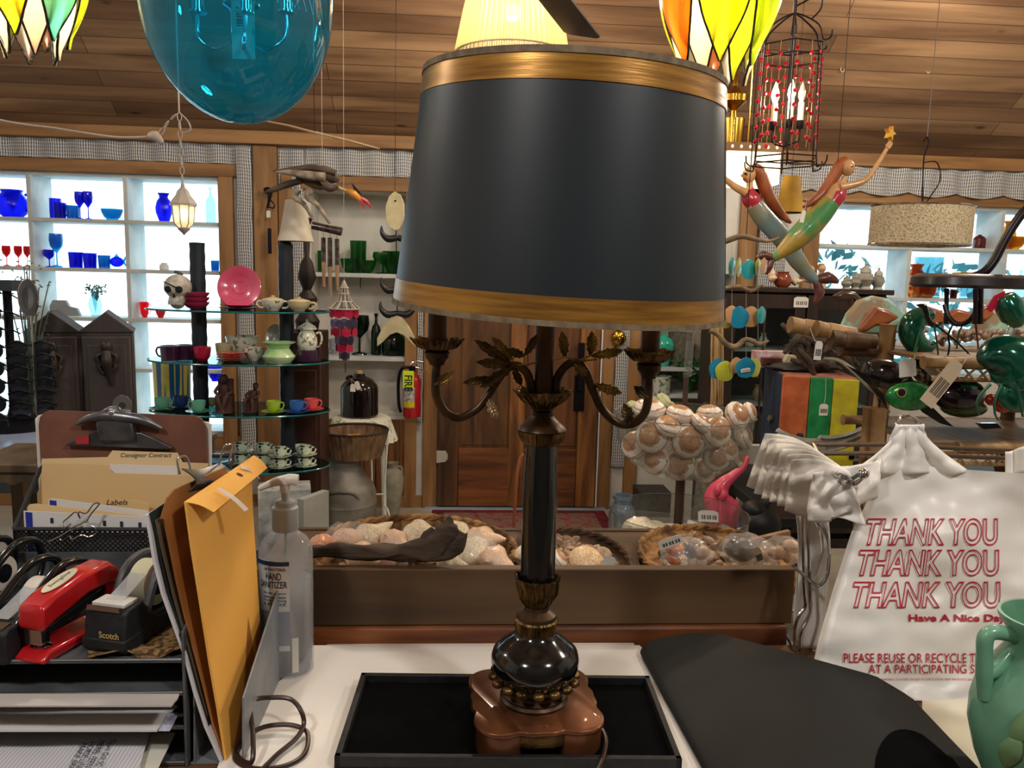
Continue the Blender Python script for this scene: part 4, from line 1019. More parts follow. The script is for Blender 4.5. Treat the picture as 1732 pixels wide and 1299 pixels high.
# centre handle tab gathered over the hook
def tab(u, v):
    py = lerp(718, 800, v); w_ = pl([(718,22),(735,30),(748,34),(770,58),(800,100)], py)
    px = 1537+(u-.5)*2*w_; y = 1.175-.0*v+.010*sin(u*19)*v+.006*NZ.noise(V((u*7, v*5, 2)))
    return OY(px, py, y)-V((0, 0, CZ+.0015))
MB().surf(tab, 30, 20, th=.004).build('bag_handle', bagm, bag, sharp=180)
def tab2(u, v):
    px = lerp(1700, 1790, u); py = lerp(758, 800, v)+6*cos(u*6); return OY(px, py, 1.17+.01*sin(u*12))-V((0, 0, CZ+.0015))
MB().surf(tab2, 14, 8, th=.004).build('bag_handle', bagm, bag, sharp=180)
def shoulder(u, v):
    px = lerp(1375, 1492, u)-10*v; py = lerp(lerp(800, 778, u), lerp(880, 850, u), v)+10*sin(u*5)*v
    if v > .8: py += (1-u)*0
    return OY(px, py, 1.155+.012*sin(u*9+v*5)+.012*NZ.noise(V((u*5, v*4, 7))))-V((0, 0, CZ+.0015))
MB().surf(shoulder, 24, 18, th=.003).build('bag_handle', bagm, bag, sharp=180)
def btxt(t, x0, x1, yt, yb, outline=0, slant=0, name='print', fishL=0, **k):
    def fn(u, v, w_):
        px = lerp(x0, x1, u); 
        py = lerp(yb, yt, v); 
        if fishL: py += 0
        p = bg(px-(1-v)*slant*(1-u), py, 0, -.0022-abs(w_)*.0); return p
    letters(t, fn, bag, redink, name, outline=outline, size=1, **k)
for (x0, x1, yt, yb) in ((1468,1688,876,923),(1455,1690,929,975),(1445,1692,983,1029)):
    btxt('THANK YOU', x0, x1, yt, yb, outline=.020, slant=12, bold=.02)
btxt('Have A Nice Day', 1537, 1702, 1039, 1055, bold=.03)
btxt('PLEASE REUSE OR RECYCLE THIS BAG', 1427, 1712, 1105, 1121, bold=.005)
btxt('AT A PARTICIPATING STORE', 1469, 1692, 1124, 1139, bold=.005)
btxt('WARNING: TO AVOID DANGER OF SUFFOCATION, KEEP THIS PLASTIC BAG AWAY FROM BABIES', 1490, 1690, 1147, 1151)
def lower(u, v):
    return OZ(lerp(1560, 1880, u), lerp(1186, 1345, v), CZ+.003+.009*(1-v)*(.6+.4*sin(u*11)))
tag(MB().surf(lower, 24, 8, th=.002).build('paper_bag', M('cream_paper_bag', '#e6e0cc', '#dad2bc', rough=.7)), 'cream paper lying under the carrier bags beside the green vase', 'paper')
# bundle of folded bags at the left: layered crumpled sheets
bd_ = T('bag_bundle', 'bundle of folded white carrier bags drooping left over the chrome hook', 'bag', (0, 0, 0))
for i in range(6):
    def lay(u, v, i=i):
        ax = lerp(1294+i*9, 1262+i*13, v); ay = lerp(733+i*9, 822+i*9, v)     # left edge
        bx = lerp(1392+i*9, 1440+i*5, v); by = lerp(768+i*6, 856+i*6, v)      # right edge
        px = lerp(ax, bx, u); py = lerp(ay, by, u)-10*sin(pi*u)*(1-v)+4*sin(u*9+i)*v
        return OY(px, py, 1.30-i*.018-.10*u*.8+.010*NZ.noise(V((u*4, v*4, i*3.1)))+.006*sin(v*14+i+u*5))
    MB().surf(lay, 18, 16, th=.0012).build('folded_bag', bagm, bd_, sharp=180)
def droop(u, v):
    px = lerp(lerp(1455, 1380, v), lerp(1520, 1440, v), u)
    py = lerp(868, 1110, v); return OY(px, py, 1.215-.03*u+.01*sin(u*8+v*4))
tag(MB().surf(droop, 12, 26, th=.002).build('rear_bag', bagm, sharp=180), 'white carrier bag hanging in folds behind the printed one', 'bag')
tag(MB().surf(lambda u, v: OY(lerp(1346, 1400, u)+4*sin(v*6), lerp(870, 1098, v), 1.25+.01*sin(u*5)), 8, 20, th=.002).build('rear_bag', bagm, sharp=180), 'rearmost white carrier bag edge inside the chrome rack', 'bag')

# ---- green pottery vase
vg = M('green_matt_glaze', '#7cb498', '#4c8062', rough=.38, scale=7, coat=.35, pos=(.3, .7), bump=.08)
vs_ = T('vase', 'green pottery vase with a raised cream flower at the right edge', 'vase', (XAT(1762, .865, 1.08), .865, CZ+.001))
zv = lambda y: ZAT(1740, y, .865)-CZ-.001
pr = [(0, 0), (.035, 0), (.037, .006), (.034, .012), (.050, zv(1330)), (.066, zv(1285)), (.076, zv(1235)), (.076, zv(1200)), (.070, zv(1160)), (.058, zv(1132)), (.047, zv(1108)), (.043, zv(1088)), (.046, zv(1070)), (.055, zv(1052)), (.056, zv(1044)), (.052, zv(1044)), (.042, zv(1072)), (.038, zv(1090)), (.040, zv(1120)), (0, .10)]
MB().lathe(pr, 56).build('vase_body', vg, vs_)
for s in (-1, 1):
    MB().tube([(s*.040, 0, zv(1078)), (s*.060, 0, zv(1070)), (s*.074, 0, zv(1070)), (s*.080, 0, zv(1080)), (s*.079, 0, zv(1105)), (s*.076, 0, zv(1140)), (s*.073, 0, zv(1180))], [.008, .009, .009, .0095, .009, .010, .008], 12, sub=4).build('handle', vg, vs_, sharp=70)
    MB().tube([(s*.046, 0, zv(1105)), (s*.058, 0, zv(1128)), (s*.076, 0, zv(1140))], [.007, .009, .009], 10, sub=3).build('handle_strut', vg, vs_)
cf = M('cream_flower_glaze', '#c9a98a', '#a8845f', rough=.45, scale=30, coat=.2)
def on_body(a, z, out=.002):
    r = pl([(z_, r_) for r_, z_ in pr[3:15]], z)+out; return V((r*cos(a), r*sin(a), z))
fm = MB(); 
for i, (a, z, L_, w_, rot) in enumerate([(a_, z_-.075+zv(1222), L2*1.15, w2*1.1, r2_) for a_, z_, L2, w2, r2_ in [(-1.95, .105, .045, .018, .1), (-1.72, .10, .05, .018, -.1), (-1.5, .105, .045, .018, -.5), (-2.1, .075, .05, .017, .6), (-1.6, .068, .045, .02, -.3), (-1.3, .08, .04, .018, -.9)]]):
    def fn(u, v, a=a, z=z, L_=L_, w_=w_, rot=rot):
        q = (v-.5)*2*w_*sin(pi*min(1, u*.9+.1))**.6; l = u*L_
        da = (q*cos(rot)+l*sin(rot))/.066; dz = l*cos(rot)-q*sin(rot)-L_*.4
        return on_body(a+da, z+dz, .003+.004*sin(pi*u)*cos((v-.5)*pi)+.0012*sin(v*18))
    fm.surf(fn, 12, 8, th=.002)
fm.build('flower_relief', cf, vs_, sharp=60)
lm = MB()
for a, z, L_, rot in [(a_, z_-.075+zv(1222), L2*1.2, r2_) for a_, z_, L2, r2_ in [(-2.55, .10, .05, .3), (-2.3, .128, .04, .15), (-1.9, .145, .035, 0), (-2.65, .06, .04, .2), (-2.3, .04, .04, .5)]]:
    def fn(u, v, a=a, z=z, L_=L_, rot=rot):
        q = (v-.5)*2*.009*sin(pi*u)**.7; l = u*L_; return on_body(a+(q*cos(rot)+l*sin(rot))/.06, z+l*cos(rot)-L_*.4, .002+.003*sin(pi*u)*cos((v-.5)*pi))
    lm.surf(fn, 10, 6, th=.002)
lm.build('leaf_relief', M('light_green_glaze', '#7fa070', '#5a8058', rough=.4, coat=.3), vs_, sharp=60)
# ================================================================== kit of small wares
PR = {
 'tumbler': [(0,.04),(.86,.03),(.9,0),(.95,.5),(1,1),(.94,1),(.86,.1),(0,.1)],
 'cup': [(0,0),(.45,0),(.5,.06),(.62,.1),(.84,.3),(.95,.65),(1,1),(.94,1),(.86,.6),(.7,.25),(0,.14)],
 'bowl': [(0,0),(.45,0),(.48,.08),(.72,.3),(.92,.7),(1,1),(.96,1),(.84,.66),(.6,.3),(0,.16)],
 'plate': [(0,0),(.55,0),(.6,.3),(.98,.9),(1,1),(.6,.55),(0,.4)],
 'disc': [(0,0),(.97,0),(1,.5),(.97,1),(0,1)],
 'goblet': [(0,0),(.75,0),(.7,.04),(.12,.08),(.10,.42),(.3,.48),(.85,.62),(1,.8),(.92,1),(.86,1),(.9,.8),(.7,.64),(0,.52)],
 'vase': [(0,0),(.55,0),(.62,.05),(.95,.32),(1,.5),(.8,.72),(.5,.84),(.52,.9),(.72,1),(.62,1),(.42,.88),(.4,.7),(0,.1)],
 'round': [(0,0),(.55,0),(.85,.14),(1,.4),(.95,.65),(.7,.84),(.62,.9),(.72,1),(.62,1),(.5,.86),(0,.2)],
 'bottle': [(0,0),(.9,0),(1,.05),(1,.55),(.75,.68),(.32,.76),(.26,.92),(.38,.93),(.38,1),(0,1)],
 'jar': [(0,0),(.85,0),(.95,.05),(1,.3),(.98,.62),(.8,.78),(.62,.84),(.62,.9),(.72,.93),(.72,1),(.55,1),(.5,.86),(0,.8)],
 'jug': [(0,0),(.94,0),(1,.03),(1,.62),(.96,.72),(.7,.86),(.34,.93),(.30,.94),(.28,1),(0,1)],
 'cask': [(0,0),(.55,0),(.62,.06),(.95,.4),(1,.62),(.96,.68),(.7,.80),(.2,.88),(.14,.92),(.17,1),(0,1)],
 'shade': [(.55,1),(.65,.7),(.85,.25),(1,0),(.97,0),(.82,.25),(.62,.7),(.52,1)],
 'amph': [(0,0),(.45,0),(.55,.08),(.9,.5),(1,.72),(.85,.84),(.45,.9),(.42,.95),(.55,1),(.45,1),(.35,.92),(0,.5)],
 'cham': [(0,0),(.75,0),(.8,.08),(.95,.2),(1,.32),(.8,.5),(.62,.7),(.7,.85),(.98,.96),(1,1),(.9,1),(.6,.8),(0,.4)],
}
def put(kind, label, cat, pxc, wpx, hpx, Y, z, mat, name=None, handle=0, spout=0, lid=None, group=None, seg=24, rz=0, ribs_=None, parts=None, x=None, squash=1):
    """a small lathe-turned ware standing at shelf height z, depth Y, under picture column pxc"""
    X = x if x is not None else XAT(pxc, Y, z); m = mpp((X, Y, z)); Wd, H_ = wpx*m/2, hpx*m
    mb = MB(); mb.lathe([(r*Wd, zz_*H_) for r, zz_ in PR[kind]], seg, mod=(lambda t, u: 1+ribs_[1]*abs(sin(ribs_[0]*t/2))) if ribs_ else None)
    if squash != 1: mb.v = [(a, b*squash, c) for a, b, c in mb.v]
    nm = name or kind
    if handle or lid or spout or parts:
        t = T(nm, label, cat, (X, Y, z+.0004), rz=rz, group=group); mb.build('body', mat, t)
        for s in ((1,) if handle in (1,) else (-1,) if handle == -1 else (1, -1) if handle == 2 else ()):
            MB().tube([(s*Wd*.86, 0, H_*.82), (s*Wd*1.25, 0, H_*.86), (s*Wd*1.42, 0, H_*.6), (s*Wd*1.2, 0, H_*.3), (s*Wd*.8, 0, H_*.26)], Wd*.10, 8, sub=3).build('handle', mat, t)
        if spout:
            MB().tube([(-Wd*.8, 0, H_*.35), (-Wd*1.3, 0, H_*.5), (-Wd*1.6, 0, H_*.9)], [Wd*.22, Wd*.16, Wd*.10], 8, sub=3).build('spout', mat, t)
        if lid:
            MB().lathe([(Wd*.98, H_), (Wd*.8, H_*1.12), (Wd*.25, H_*1.28), (Wd*.12, H_*1.3), (Wd*.16, H_*1.42), (0, H_*1.46)], seg).build('lid', lid, t)
        if parts: parts(t, Wd, H_)
        return t
    o = mb.build(nm, mat, loc=(X, Y, z+.0004), rz=rz); return tag(o, label, cat, group)

barcode = M('barcode_print', '#2a2a2a', rough=.7)
tagm = M('white_tag_paper', '#e0dcd4', '#d4d0c8', rough=.7)
def price_tag(label, px, py, Y, w_=.03, h_=.045, ang=0, tilt=0, string=None, code=True, mat=None, facing=0):
    p = OY(px, py, Y); t = T('price_tag', label, 'tag', p, rot=(tilt, ang, facing), group=None)
    MB().prism([(-w_/2, -h_/2), (w_/2, -h_/2), (w_/2, h_*.35), (w_*.3, h_/2), (-w_*.3, h_/2), (-w_/2, h_*.35)], .0008, 'xz').build('card', mat or tagm, t)
    if code:
        mb = MB(); x = -w_*.34; i = 0
        while x < w_*.34:
            d = w_*(.03+.03*((i*7) % 3)); mb.bb((x, -.0012, -h_*.28), (x+d*.6, -.0006, h_*.08)); x += d*1.5; i += 1
        mb.build('barcode', barcode, t, flat=True)
    if string:
        q = OY(*string)-p
        o = MB().tube([(0, 0, h_*.5), q*.5+V((.003, 0, -.004)), q], .0008, 5, sub=4).build('string', M('white_string', '#d8d4cc', rough=.9), t)
        if ang or tilt or facing:
            from mathutils import Euler
            o.matrix_local = Euler((tilt, ang, facing)).to_matrix().to_4x4().inverted()
    return t

# ================================================================== shell bin behind the lamp
bo = wood('bin_board', '#62492f', '#3e2c1b', 'x', 3, rough=.6, bump=.15)
ro = wood('bin_ledge', '#8a5028', '#4a2612', 'x', 6, rough=.5, bump=.5)
BY = 1.287; BT = ZAT(900, 963, BY); BB = ZAT(900, 1062, BY-.01)
bx0, bx1 = -.37, XAT(1346, BY, BT)
dt_ = T('bin_table', 'rough brown wooden table with a ledge behind the counter', 'table', (0, 0, 0))
MB().bb((bx0-.02, BY-.008, .93), (bx1-.008, 1.79, BB)).build('tabletop', ro, dt_, bevel=.006)
for x in (bx0+.02, bx1-.06):
    for y in (1.31, 1.76): MB().bb((x-.025, y-.02, 0), (x+.025, y+.02, .93)).build('leg', ro, dt_)
bn = T('display_bin', 'shallow dark wooden bin full of shell baskets behind the lamp', 'bin', (0, 0, BB+.0005))
def bz(z): return z-BB-.0005
MB().bb((bx0, BY, 0), (bx1, BY+.022, bz(BT))).build('front_board', bo, bn, bevel=.002)
MB().bb((bx0, 1.765, 0), (bx1, 1.78, .012)).build('back_board', bo, bn, bevel=.002)
for x in (bx0, bx1-.02): MB().bb((x, BY+.022, 0), (x+.02, 1.765, .02)).build('end_board', bo, bn, bevel=.002)
MB().bb((bx0+.02, BY+.022, 0), (bx1-.02, 1.765, .008)).build('bin_floor', bo, bn)
sea = M('seagrass_weave', '#b08550', '#5e4026', rough=.85, scale=26, stretch=(1, 1, .25), bump=.5, pos=(.4, .6))
seaD = M('dark_hyacinth_weave', '#5c4028', '#34241a', rough=.85, scale=30, stretch=(1, 1, .4), bump=.5)
def basket(label, px, cy, rx, ry, zr_, mat, n=46, braid=0):
    z0 = BB+.010; X = XAT(px, cy, zr_); t = T('basket', label, 'basket', (X, cy, z0)); H_ = zr_-z0
    mb = MB(); pf = [(.86, 0), (.93, H_*.3), (.98, H_*.7), (1, H_), (.965, H_), (.94, H_*.7), (.9, H_*.3), (.84, .006), (0, .006)]
    q = []
    for (a, b), (c, d) in zip(pf, pf[1:]):
        for j in range(3): q.append((lerp(a, c, j/3), lerp(b, d, j/3)))
    q.append(pf[-1]); q = [(0, 0)]+q
    mb.lathe(q, n*5, mod=lambda t_, u: 1+.022*abs(sin(n*t_/2))**.6+.006*sin(u*90+(int(n*t_/(2*pi)) % 2)*pi))
    mb.v = [(x*rx, y*ry, z) for x, y, z in mb.v]; mb.build('basket_body', mat, t, sharp=50)
    rb_ = MB()
    for k in range(2):
        pts = []
        for i in range(n*4):
            a = 2*pi*i/(n*4); ph = a*n*.5+k*pi
            pts.append((rx*(.985+.012*cos(ph))*cos(a), ry*(.985+.012*cos(ph))*sin(a), H_+.002+.004*sin(ph)))
        rb_.tube(pts, .0055, 6, closed=True)
    rb_.build('braided_rim', mat, t); return X, z0
Xa, z0b = basket('large oval seagrass basket of pale shells left of the lamp column', 700, 1.548, .205, .205, ZAT(700, 876, 1.75), sea)
Xb, _ = basket('dark braided basket half hidden by the lamp column', 965, 1.535, .12, .18, ZAT(980, 898, 1.71), seaD, 34)
Xc, _ = basket('square-cornered seagrass basket of bagged shells at the right end of the bin', 1215, 1.548, .16, .205, ZAT(1215, 893, 1.75), sea, 40)

# ---- shells
sh1 = M('cream_pink_shell', '#e8cdb0', '#c99a7c', rough=.35, scale=22, coat=.2, stretch=(1, 1, 3), bump=.15)
sh2 = M('pale_cream_shell', '#ece0c6', '#cbb896', rough=.4, scale=18, coat=.2, bump=.2)
sh3 = M('peach_shell', '#e0a27c', '#c88a6e', rough=.4, scale=18, coat=.2)
wrap = M('clear_wrap', '#ffffff', '#f4f4f4', rough=.12, alpha=.16, scale=12, bump=.8)
def conch_mesh(seed):
    rnd = random.Random(seed); mb = MB(); kn = rnd.choice((6, 7, 8))
    def fn(u, v):
        t = 2*pi*u; r = pl([(0,.02),(.12,.30),(.3,.46),(.45,.40),(.6,.30),(.8,.16),(1,.03)], v)*(1-.0)
        r *= 1+.10*cos(t-v*16)+.10*max(0, cos(kn*t))*max(0, 1-abs(v-.3)/.14)
        return (r*cos(t)+.05*sin(v*5), r*sin(t)*.8, (v-.4)*1.25)
    mb.surf(fn, 28, 20); return mb.build('shell', sh1)
PROTO_DEL = []
SHM = [conch_mesh(i) for i in range(3)]
for o in SHM: COL.objects.unlink(o)
def shell(label, X, Y, Z, s, rot, mat=None, grp=None, wrapd=False, i=0, cat='shell'):
    src = SHM[i % 3]; o = bpy.data.objects.new('shell', src.data.copy() if mat else src.data)
    if mat: o.data.materials[0] = mat
    COL.objects.link(o); o.location = (X, Y, Z); o.rotation_euler = rot; o.scale = (s,)*3
    tag(o, label, cat, grp)
    if wrapd:
        mb = MB(); mb.ell((0, 0, 0), (.56, .52, .72), seg=18, ring=12, nz=.22, nf=3, seed=i); mb.build('plastic_wrap', wrap, o, sharp=25)
    return o
rnd = random.Random(5)
SL = [(548,912,'peach and cream conch at the left basket end, beside the hand sanitizer bottle',.052,sh3),(590,905,'pink-lipped conch wrapped in plastic, second from the left in the big basket',.060,sh1),
 (628,898,'round pale conch at the middle of the big basket',.062,sh2),(668,906,'peach bagged conch left of the driftwood tip',.055,sh1),(712,898,'large cream conch just behind the driftwood tip',.070,sh2),
 (610,930,'flat pink conch low at the basket front, left part',.052,sh1),(660,930,'shiny wrapped conch low in front of the cream ones',.050,sh3),
 (815,905,'long tan conch at the right side of the big basket',.070,sh1),(800,925,'cream conch in plastic right of the driftwood',.062,sh2),(838,938,'pink-tipped conch at the right front corner of the big basket',.055,sh1),
 (775,893,'pale conch right behind the driftwood peak',.058,sh2),(760,940,'conch hidden low in front of the driftwood root',.045,sh2),(890,925,'white and orange shell glimpsed just left of the column foot',.04,sh2)]
for i, (px, py, lb, s, mt) in enumerate(SL):
    Y = 1.385+(945-py)/60*.24; z = ZAT(px, py, Y)
    shell(lb, XAT(px, Y, z), Y, z-.012, s*1.22, (rnd.uniform(1.2, 1.9), rnd.uniform(-.4, .4), rnd.uniform(0.6, 2.5)), mt, 'conch shells in the seagrass basket', wrapd=(i in (1, 6, 8)), i=i)
fill = MB(); 
for X_, cy, rx, ry in ((Xa, 1.60, .19, .20), (Xc, 1.60, .14, .19), (Xb, 1.56, .10, .17)):
    pass
for nm, X_, cy, rx, ry, lb in (('shell_heap', Xa, 1.548, .16, .155, 'bed of small broken shells filling the big seagrass basket'), ('shell_heap', Xc, 1.548, .115, .15, 'bed of small shells in the right seagrass basket'), ('shell_heap', Xb, 1.535, .08, .13, 'bed of small shells in the dark braided basket')):
    mb = MB(); r2 = random.Random(int(X_*1000))
    for k in range(110):
        a = r2.uniform(0, 2*pi); q = sqrt(r2.random()); mb.ell((X_+rx*q*cos(a), cy+ry*q*sin(a), z0b+.010+r2.uniform(0, .012)), (r2.uniform(.010, .02), r2.uniform(.008, .014), r2.uniform(.005, .01)), rot=(r2.uniform(-1, 1), r2.uniform(-1, 1), 0), seg=7, ring=5)
    tag(mb.build(nm, M('tan_small_shells', '#b89c7c', '#6c503c', rough=.5, scale=30)), lb, 'shells', kind='stuff')
# middle basket: big striped moon shell + small ones
def moon_mesh(name, m1, m2, m3):
    mb = MB(); nu, nv = 40, 26
    def fn(u, v):
        t = 2*pi*u; ph = pi*.5*v*1.75; s_ = (v*3.0-u) % 1
        r = sin(min(pi, ph*.98+.02))*(1+.14*u*v); g_ = .045*(abs(s_-.5)*2)**4*(1-v)
        r = r*(1-g_*2); z = cos(ph)*.62+.10*max(0, .4-v)
        return ((r)*cos(t), (r)*sin(t), z*(1-.4*g_)-.06*u*v)
    k0 = len(mb.f); mb.surf(fn, nu, nv)
    for j in range(nv):
        for i in range(nu):
            v = (j+.5)/nv; u = (i+.5)/nu; w_ = v+u*.22
            mb.mi[k0+j*nu+i] = 0 if w_ < .13 else 1 if w_ < .17 else 0 if w_ < .31 else 1 if w_ < .36 else 0 if w_ < .42 else 2 if w_ < .62 else 1 if w_ < .66 else 2
    o = mb.build(name, [m1, m2, m3], sharp=60); COL.objects.unlink(o); return o.data
tanm = M('moon_shell_tan', '#b88e6c', '#a07654', rough=.35, coat=.3, scale=10); brm = M('moon_shell_band', '#b07c50', '#94603a', rough=.35, coat=.3); whm = M('moon_shell_white', '#e8ddd0', '#d8c8b8', rough=.35, coat=.3)
MOON = moon_mesh('moon_shell', tanm, brm, whm); MOON2 = moon_mesh('moon_shell', M('striped_cream', '#e6d4b0', '#c08850', rough=.4, scale=16, stretch=(1, 1, 4), pos=(.45, .55)), M('striped_cream', ''), M('striped_cream', ''))
def moon(label, p, s, rot, grp=None, data=None, cat='shell'):
    o = bpy.data.objects.new('moon_shell', data or MOON); COL.objects.link(o); o.location = p; o.rotation_euler = rot; o.scale = (s,)*3
    return tag(o, label, cat, grp)
moon('large striped cream moon shell in the dark braided basket', OY(993, 950, 1.42), .034, (.6, .1, .3), data=MOON2)
moon('small orange shell touching the lamp column in the dark basket', OY(946, 945, 1.42), .020, (.8, .3, 1), data=MOON)
price_tag('little white price tag with a turquoise corner in the dark basket', 1030, 950, 1.40, .022, .022, ang=.4, code=False)
# right basket
def bagged(label, px, py, Y, s, items, seed):
    p = OY(px, py, Y); t = T('shell_bag', label, 'bag', p); mb = MB(); mb.ell((0, 0, 0), (s, s*.9, s*.62), seg=26, ring=16, nz=.18, nf=2.5, seed=seed); mb.build('cellophane', wrap, t, sharp=20)
    for k, (dx, dz, r, mt) in enumerate(items): MB().ell((dx*s, -.1*s, dz*s), (r*s, r*s*.8, r*s*.7), rot=(0, .5*k, 0), seg=14, ring=10, nz=.1, seed=k).build('shell', mt, t)
    return t
orm = M('orange_shell', '#d07838', '#b05c28', rough=.4, coat=.3); dkm = M('dark_brown_shell', '#4a3e34', '#2e2622', rough=.3, coat=.4)
bagged('clear bag with an orange and several dark shells at the front of the right basket', 1160, 938, 1.42, .050, [(-.45,.25,.38,orm),(-.5,-.15,.30,orm),(.1,.2,.35,dkm),(.25,-.3,.32,sh2),(.6,.1,.3,sh1),(-.1,-.35,.22,sh2)], 3)
bagged('clear bag around one dark shell in the middle of the right basket', 1262, 932, 1.44, .052, [(-.2,.1,.62,dkm),(.5,-.1,.35,tanm),(-.1,-.42,.32,sh2)], 5)
bagged('clear bag of tan shells at the right end of the right basket', 1325, 930, 1.44, .042, [(-.3,-.1,.45,tanm),(.35,.2,.42,sh1),(.1,-.3,.3,tanm)], 8)
tag(MB().surf(lambda u, v: OY(lerp(1225, 1332, u), lerp(lerp(920, 895, u), lerp(932, 912, u), v), 1.52+.02*u), 10, 4, th=.012).build('brown_package', M('brown_cello', '#8a6a50', '#6a4e3a', rough=.25, coat=.4)), 'flat brown cellophane package leaning across the right basket', 'package')
price_tag('barcode tag above the orange shell bag in the right basket', 1134, 917, 1.40, .045, .018, ang=-.35)
price_tag('barcode tag stuck on the dark bagged shell', 1283, 940, 1.385, .014, .035, ang=-.4, code=True)
# driftwood lying along the front board
dw = M('weathered_driftwood', '#5c4e42', '#2e2620', rough=.9, scale=20, stretch=(.25, 1, 1.6), bump=1.0, detail=8, dist=1)
db = MB()
def dr_(pts, rs): 
    n0 = len(db.v); db.tube([OY(x, y, Y) for x, y, Y in pts], rs, 14, sub=6)
    for i in range(n0, len(db.v)):
        p = V(db.v[i]); q = NZ.noise(V((p.x*30, p.y*90, p.z*90)))*.006; db.v[i] = (p.x, p.y+q, p.z+q*.8)
dr_([(522,933,1.315),(580,932,1.315),(640,934,1.315),(700,930,1.31),(738,920,1.31),(757,900,1.31),(763,885,1.312)], [.010,.013,.014,.017,.024,.020,.010])
dr_([(690,940,1.315),(735,936,1.308),(768,922,1.308),(783,900,1.31)], [.010,.014,.018,.009]); dr_([(715,925,1.31),(727,905,1.31),(735,897,1.31)], [.014,.010,.006]); dr_([(745,905,1.31),(760,884,1.31),(757,875,1.31)], [.014,.008,.003])
tag(db.build('driftwood', dw, sharp=60), 'dark gnarled driftwood piece lying along the bin front', 'driftwood')

# ================================================================== acrylic shell stand
acr = glass('clear_acrylic', '#f8fafa', .97, .05)
AY = 2.12; axx = XAT(1152, AY, 1.05)
as_ = T('bowl_stand', 'tiered clear acrylic bowl stand on a brown pole holding shells', 'stand', (axx, AY, 0))
pole = M('brown_pole_paint', '#4a3428', '#382820', rough=.5)
Zr = 1.208; Zb = ZAT(1165, 806, AY)+.015; Zl = ZAT(1155, 866, AY)
MB().lathe([(.15, 0), (.15, .012), (.02, .03), (.013, .05), (.013, Zb), (.007, Zb), (.007, ZAT(1165, 632, AY)), (0, ZAT(1165, 632, AY))], 24).build('pole', pole, as_)
MB().lathe([(.02, Zb), (.10, Zb), (.15, Zb+.03), (.18, Zb+.085), (.187, Zr), (.191, Zr+.002), (.184, Zr), (.177, Zb+.087), (.147, Zb+.033), (.098, Zb+.004), (.02, Zb+.004)], 64).build('upper_bowl', acr, as_)
MB().lathe([(.02, Zl-.075), (.188, Zl-.075), (.190, Zl), (.193, Zl+.001), (.187, Zl), (.185, Zl-.072), (.02, Zl-.072)], 64).build('lower_bowl', acr, as_)
for z0_, z1_, rr in ((Zb+.01, Zr-.02, .165), (Zl-.07, Zl-.005, .185)):
    for k in range(3):
        a = 2*pi*k/3-1.3; w = MB(); w.prism([(.012, z0_), (rr*.75, z0_), (rr, z1_), (.012, z1_)], .002, 'xz'); o = w.build('bowl_divider', acr, as_, flat=True); o.rotation_euler.z = a
MB().open_lathe([(.190, -.0012), (.1925, 0), (.190, .0012), (.1875, 0), (.190, -.0012)], 64).build('bowl_rim', glass('acrylic_edge', '#c4ccd0', .7, .08), as_, loc=(0, 0, Zr+.001))
MB().open_lathe([(.190, -.0012), (.1925, 0), (.190, .0012), (.1875, 0), (.190, -.0012)], 64).build('bowl_rim', glass('acrylic_edge', ''), as_, loc=(0, 0, Zl+.001))
w = MB(); w.box((.005, 0, .07), (.035, .012, .14), rot=(0, .08, .9)); o = w.build('sign_holder', acr, as_, bevel=.002); o.location = (0, 0, ZAT(1165, 632, AY)-.01)
rnd = random.Random(11); g_ = 'banded moon shells in the clear bowl'
ML = [(1098,690,'moon shell highest at the left rim of the clear bowl',.044,(.15,-.1)),(1150,700,'moon shell with its peak up at the centre of the rim',.040,(.1,.1)),(1200,698,'pale moon shell peak right of the pole',.036,(0,.2)),
 (1247,702,'white-lipped moon shell leaning on the right rim',.040,(1.1,.6)),(1268,697,'small banded moon shell at the far right rim',.030,(1.2,.9)),(1103,738,'moon shell facing front at the left, below the rim',.046,(1.35,-.3)),
 (1163,745,'large brown moon shell facing front at the centre of the bowl',.050,(1.5,.1)),(1211,728,'moon shell with a wide white lip right of centre',.046,(1.3,.5)),(1258,738,'white moon shell pressed at the right wall',.038,(1.2,.9)),
 (1073,752,'white shell back at the left wall of the bowl',.040,(1.2,-.9)),(1148,785,'golden brown moon shell at the bottom centre',.046,(1.5,0)),(1212,772,'grey brown moon shell bottom right of the divider',.042,(1.5,.3)),
 (1110,778,'white shell low at the left curve',.040,(1.2,-.6)),(1190,796,'pale shell at the very bottom of the bowl',.036,(1.2,.2)),(1245,770,'brown and white shell low at the right curve',.036,(1.3,.8)),(1130,720,'shell wedge between the two front ones',.036,(.6,.4)),(1186,715,'white triangular shell bit near the pole',.032,(.7,1.2)),(1230,760,'white lip of a shell behind the right wall',.036,(1.1,.5))]
for px, py, lb, s, (rx_, ry_) in ML:
    rim = 1-max(0, (py-700)/106)**1.6*.45; dx = (px-1163)/120
    Y = AY-.15*sqrt(max(.03, rim*rim-dx*dx))*(.55 if py < 712 else .80)
    moon(lb, OY(px, py, Y), s*.93, (rx_, rnd.uniform(-.2, .2), ry_+rnd.uniform(-.2, .2)), g_)
ur = M('pale_green_urchin', '#c4c494', '#9c9c6c', rough=.6, scale=14, bump=.2)
